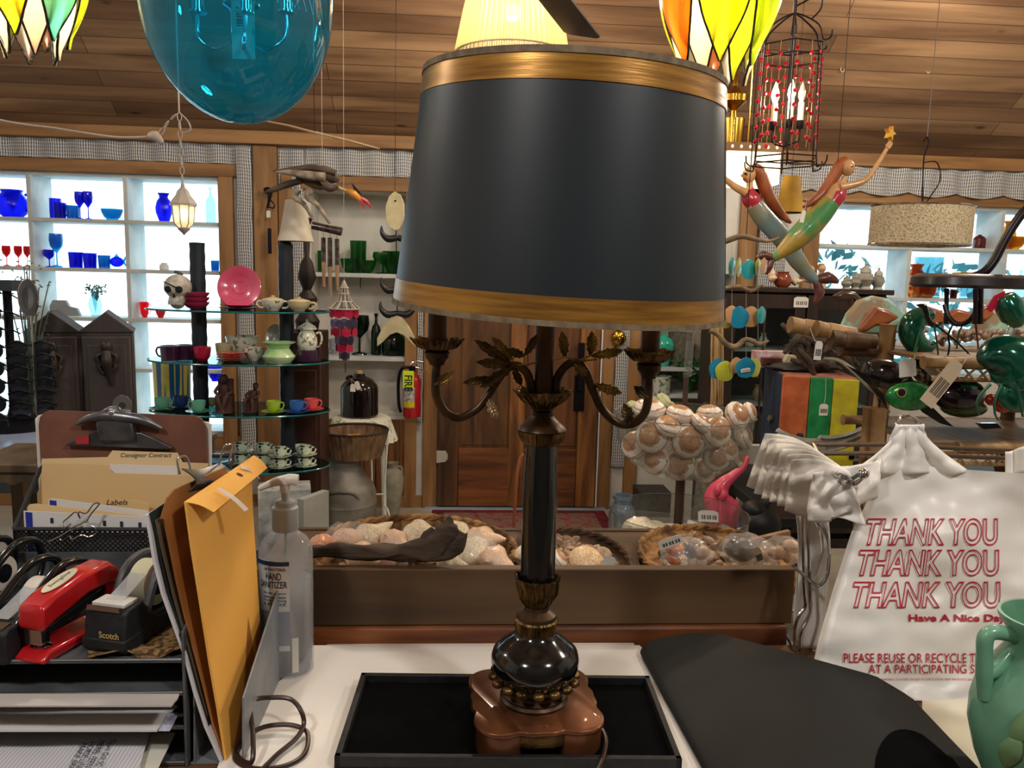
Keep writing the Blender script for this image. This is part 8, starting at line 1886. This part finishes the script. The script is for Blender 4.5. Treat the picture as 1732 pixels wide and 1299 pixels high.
# ---- mermaids
skin_ = M('painted_flesh', '#c89c6c', '#b08454', rough=.4, coat=.3, scale=20); hairm = M('painted_auburn_hair', '#a85c28', '#6c2c1c', rough=.4, coat=.3, scale=12, stretch=(1, 1, .4)); topm = M('painted_red_top', '#b02c3c', '#981c30', rough=.3, coat=.5)
tailA = M('green_gold_tail', '#3c8048', '#9c7c30', rough=.4, coat=.3, scale=9, bump=.2, bscale=60, pos=(.42, .58)); tailB = M('grey_blue_tail', '#6c8890', '#7c7450', rough=.4, coat=.3, scale=8, bump=.2, bscale=60); finm = M('brown_fin', '#6c3c34', '#4c2824', rough=.4, coat=.3)
def mermaid(label, Y, S, head, arm, torso, tail, tailr, fins, bod, hair, tm, star=None, hr=11):
    p = OY(*S, Y); t = T('mermaid_carving', label, 'carving', p); m = mpp(p); q = lambda x, y, d=0: OY(x, y, Y+d)-p
    b = MB(); b.tube([q(*a) for a in torso], [r*m for r in (5, 5.5, 13, 14, 13)][:len(torso)], 16, sub=5)
    b.ell(q(*head), (hr*m, hr*1.0*m, hr*1.25*m), seg=20, ring=14)
    dx = 1 if head[0] > torso[-1][0] else -1
    b.ell(q(head[0]+dx*hr*.95, head[1]+1, 0), (4.4*m, 2.4*m, 2.6*m)); b.ell(q(head[0]+dx*hr*.75, head[1]+7), (2.4*m, 3*m, 2.4*m)); b.build('body', skin_, t, sharp=80)
    MB().ell(q(head[0]+dx*hr*.72, head[1]+6.5, -.5*hr*m), (2.6*m, 3*m, 1.3*m)).build('lips', topm, t)
    MB().ell(q(head[0]+dx*hr*.55, head[1]-2, -.86*hr*m), (3*m, 1.6*m, 1.6*m)).build('eye', hm, t)
    for d in (-.02, .02):
        a = MB(); a.tube([q(x, y, d*(1-.4*i/len(arm))) for i, (x, y) in enumerate(arm)], [7*m, 6*m, 4.8*m, 3.8*m, 3*m][:len(arm)], 12, sub=4)
        hx, hy = arm[-1]; px_, py_ = arm[-2]; L_ = sqrt((hx-px_)**2+(hy-py_)**2); ux, uy = (hx-px_)/L_, (hy-py_)/L_
        for f_ in range(4): 
            o_ = (f_-1.5)*1.9; a.tube([q(hx+o_*-uy, hy+o_*ux, d), q(hx+ux*7+o_*-uy*1.2, hy+uy*7+o_*ux*1.2, d), q(hx+ux*(13-abs(f_-1.3))+o_*-uy, hy+uy*(13-abs(f_-1.3))+o_*ux, d*.7)], [1.5*m, 1.2*m, .8*m], 7, sub=2)
        a.tube([q(hx, hy, d), q(hx+ux*4+uy*5, hy+uy*4-ux*5, d*.5)], [1.6*m, 1*m], 7)
        a.build('arm', skin_, t, sharp=80)
    MB().tube([q(*a) for a in tail], [r*m for r in tailr], 20, sub=5).build('tail', tm, t, sharp=80)
    MB().tube([q(*a[:2], 0) for a in bod], [r[2]*m for r in bod], 18, sub=4).build('bodice', topm, t, sharp=80)
    MB().tube([q(x, y, .012) for x, y, r in hair], [r*m for x, y, r in hair], 14, sub=5).build('hair', hairm, t, sharp=80)
    for f_ in fins: MB().tube([q(x, y) for x, y, r in f_], [r*m for x, y, r in f_], 12, sub=4).build('tail_fluke', finm, t, sharp=80)
    if star:
        o = MB().prism([( (13 if k % 2 == 0 else 5.5)*m*cos(pi/2+pi*k/5), (13 if k % 2 == 0 else 5.5)*m*sin(pi/2+pi*k/5)) for k in range(10)], 8*m, 'xz').build('star', M('gold_star_paint', '#d8a83c', '#c84838', rough=.4, scale=9, pos=(.4, .5)), t, bevel=.001); o.location = q(*star); o.rotation_euler = (0, .25, .5)
    hang(t, q(torso[2][0], torso[2][1]-10), Y, black_m, .0012); return t
mermaid('auburn-haired mermaid carving with a green tail reaching up and holding a gold star', 3.0, (1385, 360), (1434, 284), [(1420, 317), (1445, 312), (1466, 303), (1484, 278), (1501, 250)], [(1430, 300), (1426, 308), (1414, 322), (1404, 340), (1392, 355)],
  [(1404, 342), (1390, 360), (1368, 384), (1345, 406), (1322, 426), (1306, 438)], [17, 19, 21, 18, 11, 6], [[(1308, 436, 5), (1290, 432, 8), (1278, 438, 2)], [(1306, 440, 5), (1300, 452, 7), (1296, 464, 2)]],
  [(1422, 318, 11), (1416, 330, 16), (1406, 343, 15)], [(1433, 272, 9), (1422, 280, 11), (1408, 302, 10), (1392, 325, 9), (1374, 342, 6), (1358, 350, 2)], tailA, star=(1505, 226))
mermaid('auburn-haired mermaid carving with a grey-blue tail facing left behind the lamp shade', 3.25, (1300, 380), (1267, 296), [(1262, 326), (1246, 318), (1230, 306), (1212, 292), (1195, 280)], [(1268, 308), (1268, 316), (1268, 332), (1275, 345), (1285, 358)],
  [(1276, 346), (1290, 366), (1312, 390), (1332, 414), (1348, 440), (1366, 462), (1382, 476)], [15, 17, 17, 16, 14, 11, 6], [[(1380, 474, 6), (1400, 470, 11), (1418, 477, 3)], [(1380, 476, 6), (1386, 495, 9), (1377, 514, 2)]],
  [(1264, 322, 10), (1270, 336, 15), (1280, 350, 14)], [(1272, 284, 9), (1284, 292, 11), (1294, 318, 11), (1308, 345, 10), (1324, 365, 7), (1338, 377, 2)], tailB)
price_tag('thin white tag tied to the back of the star-holding mermaid', 1358, 366, 2.93, .016, .045, ang=.15, string=(1364, 335, 2.93), code=False)

# ---- woven drum pendant
WPY = 3.2; c = OY(1557, 382, WPY); m = mpp(c); wd_ = T('woven_pendant', 'oval woven cream drum pendant before the right window', 'pendant lamp', c)
wvm = M('loose_woven_fibre', '#cfc0a0', '#94866a', rough=.8, scale=150, bump=.5, pos=(.36, .56)); 
mb = MB().open_lathe([(82*m, -32*m), (82*m, 32*m), (80*m, 32*m), (80*m, -32*m), (82*m, -32*m)], 64); mb.v = [(a, b*.85, e) for a, b, e in mb.v]; o = mb.build('woven_drum', wvm, wd_, sharp=40)
for z in (-32*m, 32*m): MB().tube([(82*m*cos(2*pi*k/48), 70*m*sin(2*pi*k/48), z) for k in range(48)], 1.5*m, 6, closed=True).build('wire_rim', chrome, wd_)
MB().lathe([(0, -24*m), (74*m, -24*m), (74*m, -22*m), (0, -22*m)], 40).build('diffuser', sglass('frosted_diffuser', '#dce8e8'), wd_).scale = (1, .85, 1)
for s in (-1, 1): MB().tube([(0, 0, 34*m), (s*60*m, 0, 32*m)], m, 6).build('spider_arm', black_m, wd_)
MB().tube([OY(1560, 345, WPY)-c, OY(1561, 300, WPY)-c, OY(1563, 265, WPY)-c, OY(1570, 245, WPY)-c, OY(1568, 232, WPY)-c, OY(1562, 240, WPY)-c], 1.2*m, 6, sub=4).build('hook_wire', black_m, wd_)
MB().tube([OY(1562, 275, WPY)-c, OY(1585, 275, WPY)-c, OY(1590, 305, WPY)-c, OY(1575, 330, WPY)-c, OY(1566, 344, WPY)-c], 1.0*m, 6, sub=4).build('power_flex', black_m, wd_)
hang(wd_, OY(1568, 233, WPY)-c, WPY, chrome, .0015)

# ---- brass lamp and lit parchment shade behind right
BLY = 3.9; c = OY(1262, 282, BLY); m = mpp(c); t = T('parchment_pendant', 'glowing square parchment lantern with a cut-out cross border', 'pendant lamp', c)
w = MB(); w.bb((-45*m, -.10, -32*m), (45*m, .10, 30*m)); w.build('parchment_shade', M('lit_parchment', '#f0e4c0', emit='#ffe8b8', es=1.0), t, bevel=.003)
MB().bb((-46*m, -.105, 20*m), (46*m, .105, 34*m)).build('wood_border', orange_x, t, bevel=.002)
w = MB()
for i in range(6): x = (-38+i*15)*m; w.bb((x-2*m, -.107, 26*m), (x+2*m, -.1055, 28*m)); w.bb((x-1*m, -.107, 24.5*m), (x+1*m, -.1055, 29.5*m))
w.build('cross_cutouts', M('lit_parchment', ''), t, flat=True); hang(t, V((0, 0, 34*m)), BLY, brass, .004)
c = OY(1240, 200, 4.2); m = mpp(c); t = T('brass_oil_lamp', 'hanging brass oil lamp behind the bead chandelier', 'lamp', c)
MB().lathe([(0, -46*m), (20*m, -46*m), (18*m, -44*m), (20*m, -5*m), (20*m, -2*m), (6*m, 0), (5*m, 12*m), (12*m, 18*m), (22*m, 26*m), (23*m, 36*m), (16*m, 46*m), (5*m, 52*m), (4*m, 70*m), (2*m, 74*m)], 28).build('brass_body', brass, t); hang(t, V((0, 0, 70*m)), 4.2, brass, .003)
put('shade', 'golden brown hat-shaped shade hanging behind the mermaids', 'lampshade', 1335, 50, 60, 3.9, ZAT(1335, 360, 3.9), M('golden_cloth', '#a8801c', '#84600c', rough=.7), name='gold_shade')
o = [x for x in COL.objects if x.name.startswith('gold_shade')][0]; hang(o, V((0, 0, .10)), 3.9, black_m, .0012)

# ---- lantern pendant at the left with swag cord
LNY = 3.1; c = OY(310, 350, LNY); m = mpp(c); ln = T('lantern_pendant', 'small white glass lantern pendant on a swagged white chain, left', 'pendant lamp', c); wpl = M('off_white_enamel', '#b8b0a8', '#a09890', rough=.5)
MB().lathe([(23*m, -16*m), (23*m, -13*m), (20*m, -8*m), (12*m, 2*m), (10*m, 8*m), (4*m, 14*m), (3*m, 20*m), (0, 21*m)], 8).build('cap', wpl, ln, flat=True).location.z = 18*m
MB().lathe([(8*m, -36*m), (16*m, -28*m), (19*m, 0)], 8).build('glass_panels', sglass('frosted_lantern_glass', '#f4f4f0'), ln, flat=True)
for k in range(8): a = 2*pi*k/8; MB().tube([(19.5*m*cos(a), 19.5*m*sin(a), 2*m), (16.5*m*cos(a), 16.5*m*sin(a), -28*m), (8*m*cos(a), 8*m*sin(a), -37*m)], .9*m, 5).build('cage_rib', wpl, ln)
MB().lathe([(0, -48*m), (3*m, -44*m), (10*m, -38*m), (11*m, -35*m), (0, -34*m)], 10).build('finial', wpl, ln); MB().ell((0, 0, -12*m), (7*m, 7*m, 10*m)).build('bulb', M('glowing_bulb', ''), ln)
def chain(pts, r, name, mt, parent=None):
    P_ = [V(x) for x in pts]; w = MB(); 
    for a, b in zip(P_, P_[1:]):
        n = max(1, int((b-a).length/.028))
        for i in range(n):
            c0 = a.lerp(b, (i+.5)/n); d = (b-a).normalized(); s = d.cross(V((0, 1, 0)) if i % 2 else V((1, 0, 0))).normalized(); w.tube([c0+d*.016*cos(t_)+s*.008*sin(t_) for t_ in [2*pi*k/8 for k in range(8)]], r, 5, closed=True)
    return w.build(name, mt, parent)
A0 = OY(303, 190, LNY); chain([V((0, 0, 38*m)), OY(306, 250, LNY)-c, A0-c], .0022, 'chain', wpl, ln); chain([A0-c, OY(285, 205, LNY)-c, OY(270, 228, LNY)-c], .0022, 'chain', wpl, ln)
MB().tube([A0-c, V((A0.x-c.x, 0, ceil_z(LNY)-c.z-.004))], .003, 6).build('ceiling_hook', wpl, ln)
MB().tube([A0-c, OY(318, 205, LNY)-c, OY(322, 220, LNY)-c, OY(308, 226, LNY)-c], .003, 6, sub=4).build('cord_loop', wpl, ln)
MB().tube([OY(252, 232, LNY)-c, OY(262, 230, LNY)-c, OY(275, 243, LNY)-c], [.012, .02, .008], 10, sub=3).build('plug_knot', wpl, ln)
MB().tube([OY(250, 231, LNY)-c, OY(200, 232, LNY)-c, OY(140, 224, LNY)-c, OY(90, 216, LNY)-c, OY(40, 210, LNY)-c, OY(-20, 198, LNY)-c, OY(-90, 175, LNY)-c], .0035, 6, sub=4).build('swag_cord', wpl, ln)

# ---- bow rod
rdw = M('pale_bow_wood', '#b09878', '#94795c', rough=.6); bw_ = T('wooden_rod', 'thin pale wooden rod hanging slanted on a string from the ceiling', 'rod', OY(535, 226, 4.2)); p = V(bw_.location); q = lambda x, y: OY(x, y, 4.2)-p
MB().tube([q(450, 205), q(490, 213), q(535, 225), q(590, 238), q(642, 252)], [.004, .006, .007, .006, .004], 8, sub=3).build('rod', rdw, bw_); MB().tube([q(532, 222), q(531, 165), q(531, 138)], .0018, 5).build('string', black_m, bw_); hang(bw_, q(531, 140), 4.2, M('white_string', ''), .0015)
for i in range(5): MB().tube([q(536+i*5, 222+i*1.3), q(539+i*5, 230+i*1.3)], .004, 6).build('wrapping', rdw, bw_)

# ---- driftwood heron
HY = 3.45; her = T('heron_sculpture', 'feathered driftwood heron with an orange and red beak hanging before the niche', 'sculpture', OY(545, 300, HY)); p = V(her.location); m = mpp(p); q = lambda x, y, d=0: OY(x, y, HY+d)-p
fth = M('brown_feather_wood', '#5c4c40', '#342a24', rough=.7, scale=30, stretch=(.3, 1, 1), bump=.5); pale = M('pale_bark', '#a89c88', '#6c6054', rough=.8, scale=30, bump=.4)
mb = MB(); mb.tube([q(500,300), q(522,296), q(546,294), q(562,300), q(570,308)], [3*m, 11*m, 14*m, 13*m, 5*m], 14, sub=4); mb.build('body', fth, her, sharp=80)
for pts, r, d, mt in (([(568,292),(530,284),(500,286),(462,289)], [5,6,5,1], -.03, fth), ([(550,300),(520,296),(490,292),(465,291)], [8,7,5,1], -.05, pale), ([(510,306),(485,312),(465,320),(449,325)], [5,6,5,2], .0, fth), ([(548,312),(560,318),(572,314)], [9,7,3], -.03, fth), ([(505,300),(530,310),(545,318)], [6,9,5], .02, fth)):
    MB().tube([q(x, y, d) for x, y in pts], [a*m for a in r], 10, sub=4).build('feather', mt, her, sharp=80)
for pts, d in (([(504,320),(498,333),(514,345),(530,371)], 0), ([(526,320),(520,333),(537,347),(558,378)], -.03)): MB().tube([q(x, y, d) for x, y in pts], [7*m, 6*m, 4*m, 2.4*m], 10, sub=3).build('leg', pale, her, sharp=80)
MB().tube([q(562, 308), q(572, 317), q(590, 324)], [4*m, 2.6*m, 2.2*m], 8, sub=3).build('neck', M('bone', '#c8b898', '#9c8c6c', rough=.6), her)
MB().tube([q(586, 322), q(598, 328), q(610, 338)], [3*m, 7*m, 4*m], 12, sub=3).build('head', M('orange_beak_paint', '#d89434', '#c07820', rough=.35, coat=.3), her)
for e_ in ((616, 354), (628, 353)): MB().tube([q(606, 334), q((606+e_[0])/2+3*(e_[0] > 620), 341), q(*e_)], [4*m, 3.4*m, 1*m], 8, sub=3).build('beak', M('red_beak_paint', '#c43c44', '#a82c38', rough=.35, coat=.3), her)
MB().prism([(q(x, y).x, q(x, y).z) for x, y in ((594, 308), (603, 318), (613, 330), (600, 325))], 3*m).build('crest', black_m, her)
MB().tube([q(528, 381), q(550, 386), q(578, 392)], [7*m, 6.4*m, 7.4*m], 14).build('perch_log', M('glossy_ribbed_log', '#4c3c34', '#241a16', rough=.3, coat=.4, scale=30, stretch=(4, 1, 1)), her)
for x, y0, y1 in ((547, 402, 485), (558, 402, 500), (570, 404, 492)):
    MB().tube([q(x, y0), q(x, (y0+y1)/2)], 4*m, 10).build('chime_tube', M('dark_mottled_glass', '#5c4c48', '#241c1c', rough=.15, coat=.6, scale=40), her); MB().tube([q(x, (y0+y1)/2), q(x+1, y1)], [3.6*m, 2.4*m], 8).build('chime_slat', M('pale_slat_wood', '#a8886c', '#8c6c50', rough=.6), her)
    MB().tube([q(x, y0), q(x, 390)], .4*m, 5).build('string', black_m, her)
hang(her, q(545, 284), HY, M('white_string', ''), .001)
# iron hook chime on the post
ih = T('iron_hook', 'black iron hook with a short dark bar hanging on the pine post', 'hook', OY(452, 325, 5.2)); p = V(ih.location); m = mpp(p); q = lambda x, y: OY(x, y, 5.2)-p
MB().tube([q(447, 322), q(456, 322), q(455, 340), q(452, 352)], [4*m, 5*m, 2.5*m, 2*m], 8, sub=3).build('scroll', black_m, ih); MB().tube([q(455, 336), q(464, 346), q(462, 352), q(455, 350)], 1.2*m, 6, sub=3).build('hook_curl', black_m, ih); MB().bb((q(447,0).x, -.008, q(0, 417).z), (q(453,0).x, .008, q(0, 373).z)).build('bar', black_m, ih, bevel=.002); MB().tube([q(450, 352), q(449, 375)], .002, 6).build('string', black_m, ih); MB().bb((-.012, -.02, -.02), (.012, .07, 0)).build('bracket', black_m, ih).location = q(452, 322)
price_tag('tiny white tag on the iron hook of the pine post', 454, 362, 5.17, .026, .042, code=False)
# pink and clear shell mobile
SMY = 3.95; sm = T('shell_mobile', 'conical hanging mobile of magenta and clear capiz discs under a beaded white crown', 'mobile', OY(582, 520, SMY)); p = V(sm.location); m = mpp(p)
wht = M('white_bead_string', '#c8c0b0', '#a89c8c', rough=.7)
for r, y in ((7, 487), (9, 497), (14, 510), (27, 522)): z = ZAT(582, y, SMY)-p.z; MB().tube([(r*m*cos(2*pi*k/20), r*m*sin(2*pi*k/20), z) for k in range(20)], 1.2*m, 5, closed=True).build('crown_ring', wht, sm)
for k in range(10): a = 2*pi*k/10; MB().tube([(0, 0, ZAT(582, 474, SMY)-p.z)]+[(r*m*cos(a), r*m*sin(a), ZAT(582, y, SMY)-p.z) for r, y in ((6, 487), (8, 498), (13, 510), (27, 522))], 1.1*m, 5).build('crown_strand', wht, sm)
mg = M('magenta_capiz', '#c01c48', '#981438', rough=.3, coat=.4); clz = glass('clear_capiz', '#c8c8e0', .6)
for r, y, mt, n in ((26, 530, mg, 9), (24, 547, clz, 9), (24, 561, mg, 8), (16, 575, clz, 7), (15, 588, mg, 6), (9, 602, clz, 4), (2, 622, mg, 1)):
    for k in range(n):
        a = 2*pi*k/n+.3; mb = MB(); rad_ = 7.6*m if n > 1 else 10*m; mb.lathe([(0, -.0006), (rad_, 0), (0, .0006)], 14); o = mb.build('capiz_disc', mt, sm); o.rotation_euler = (pi/2, 0, a+pi/2); o.location = (r*m*cos(a)*.9, r*m*sin(a)*.9, ZAT(582, y, SMY)-p.z)
for k in range(6): a = 2*pi*k/6; MB().tube([(22*m*cos(a), 22*m*sin(a), ZAT(582, 524, SMY)-p.z), (14*m*cos(a), 14*m*sin(a), ZAT(582, 585, SMY)-p.z), (0, 0, ZAT(582, 612, SMY)-p.z)], .3*m, 5).build('string', wht, sm)
hang(sm, V((0, 0, ZAT(582, 474, SMY)-p.z)), SMY, wht, .001)
# cream fish and horn chain
FHY = 4.0; fc = T('fish_mobile', 'hanging chain of cream wooden fish, black horns and cream tail left of the shade', 'mobile', OY(670, 450, FHY)); p = V(fc.location); m = mpp(p); q = lambda x, y: OY(x, y, FHY)-p
crf = M('cream_painted_wood', '#cfc49c', '#b8ac84', rough=.6, scale=20); pf_ = lambda pts, th, nm, mt: MB().prism([(q(x, y).x, q(x, y).z) for x, y in pts], th, 'xz').build(nm, mt, fc, bevel=.002)
pf_([(668,324),(678,330),(684,345),(684,370),(676,388),(668,390),(658,384),(653,370),(652,350),(658,332)], .02, 'cream_fish', crf); MB().tube([q(656, 338), q(670, 347), q(684, 346)], .9*m, 5, sub=2).build('gill_line', hm, fc); MB().ell(q(669, 340)+V((0, -.012, 0)), 1.6*m).build('fish_eye', hm, fc)
for yy, w_ in ((386, 28), (473, 28), (514, 30)):
    for s in (-1, 1): MB().tube([q(672, yy+16), q(672+s*w_*.55, yy+18), q(672+s*w_*.92, yy+8), q(672+s*w_*.95, yy-4)], [5*m, 6.5*m, 4*m, .8*m], 10, sub=4).build('horn', M('black_horn', '#1c1c20', '#121216', rough=.4), fc)
pf_([(671,530),(680,536),(692,552),(702,572),(703,586),(694,578),(682,566),(671,562),(660,566),(648,578),(638,586),(638,572),(648,552),(662,536)], .02, 'cream_tail', crf)
MB().tube([q(670, 390), q(671, 470), q(672, 532)], 1.0*m, 6).build('cord', black_m, fc); hang(fc, q(668, 326), FHY, black_m, .0015)
# small ceiling hooks
for px, py, Y, lb in ((1422, 118, 3.2, 'small clear hook in the ceiling right of the bead chandelier'), (1567, 120, 2.9, 'small clear hook in the ceiling at the upper right')):
    p = OY(px, py, Y); Y2 = Y
    for _ in range(60):
        if p.z > ceil_z(p.y)-.03: break
        Y2 += .05; p = OY(px, py, Y2)
    o = MB().tube([(0, 0, .03), (0, 0, 0), (.012, 0, -.012), (.022, 0, -.002), (.02, 0, .006)], .0022, 6, sub=3).build('ceiling_hook', M('clear_hook_plastic', '#c8b8a0', rough=.2), loc=p); tag(o, lb, 'hook')
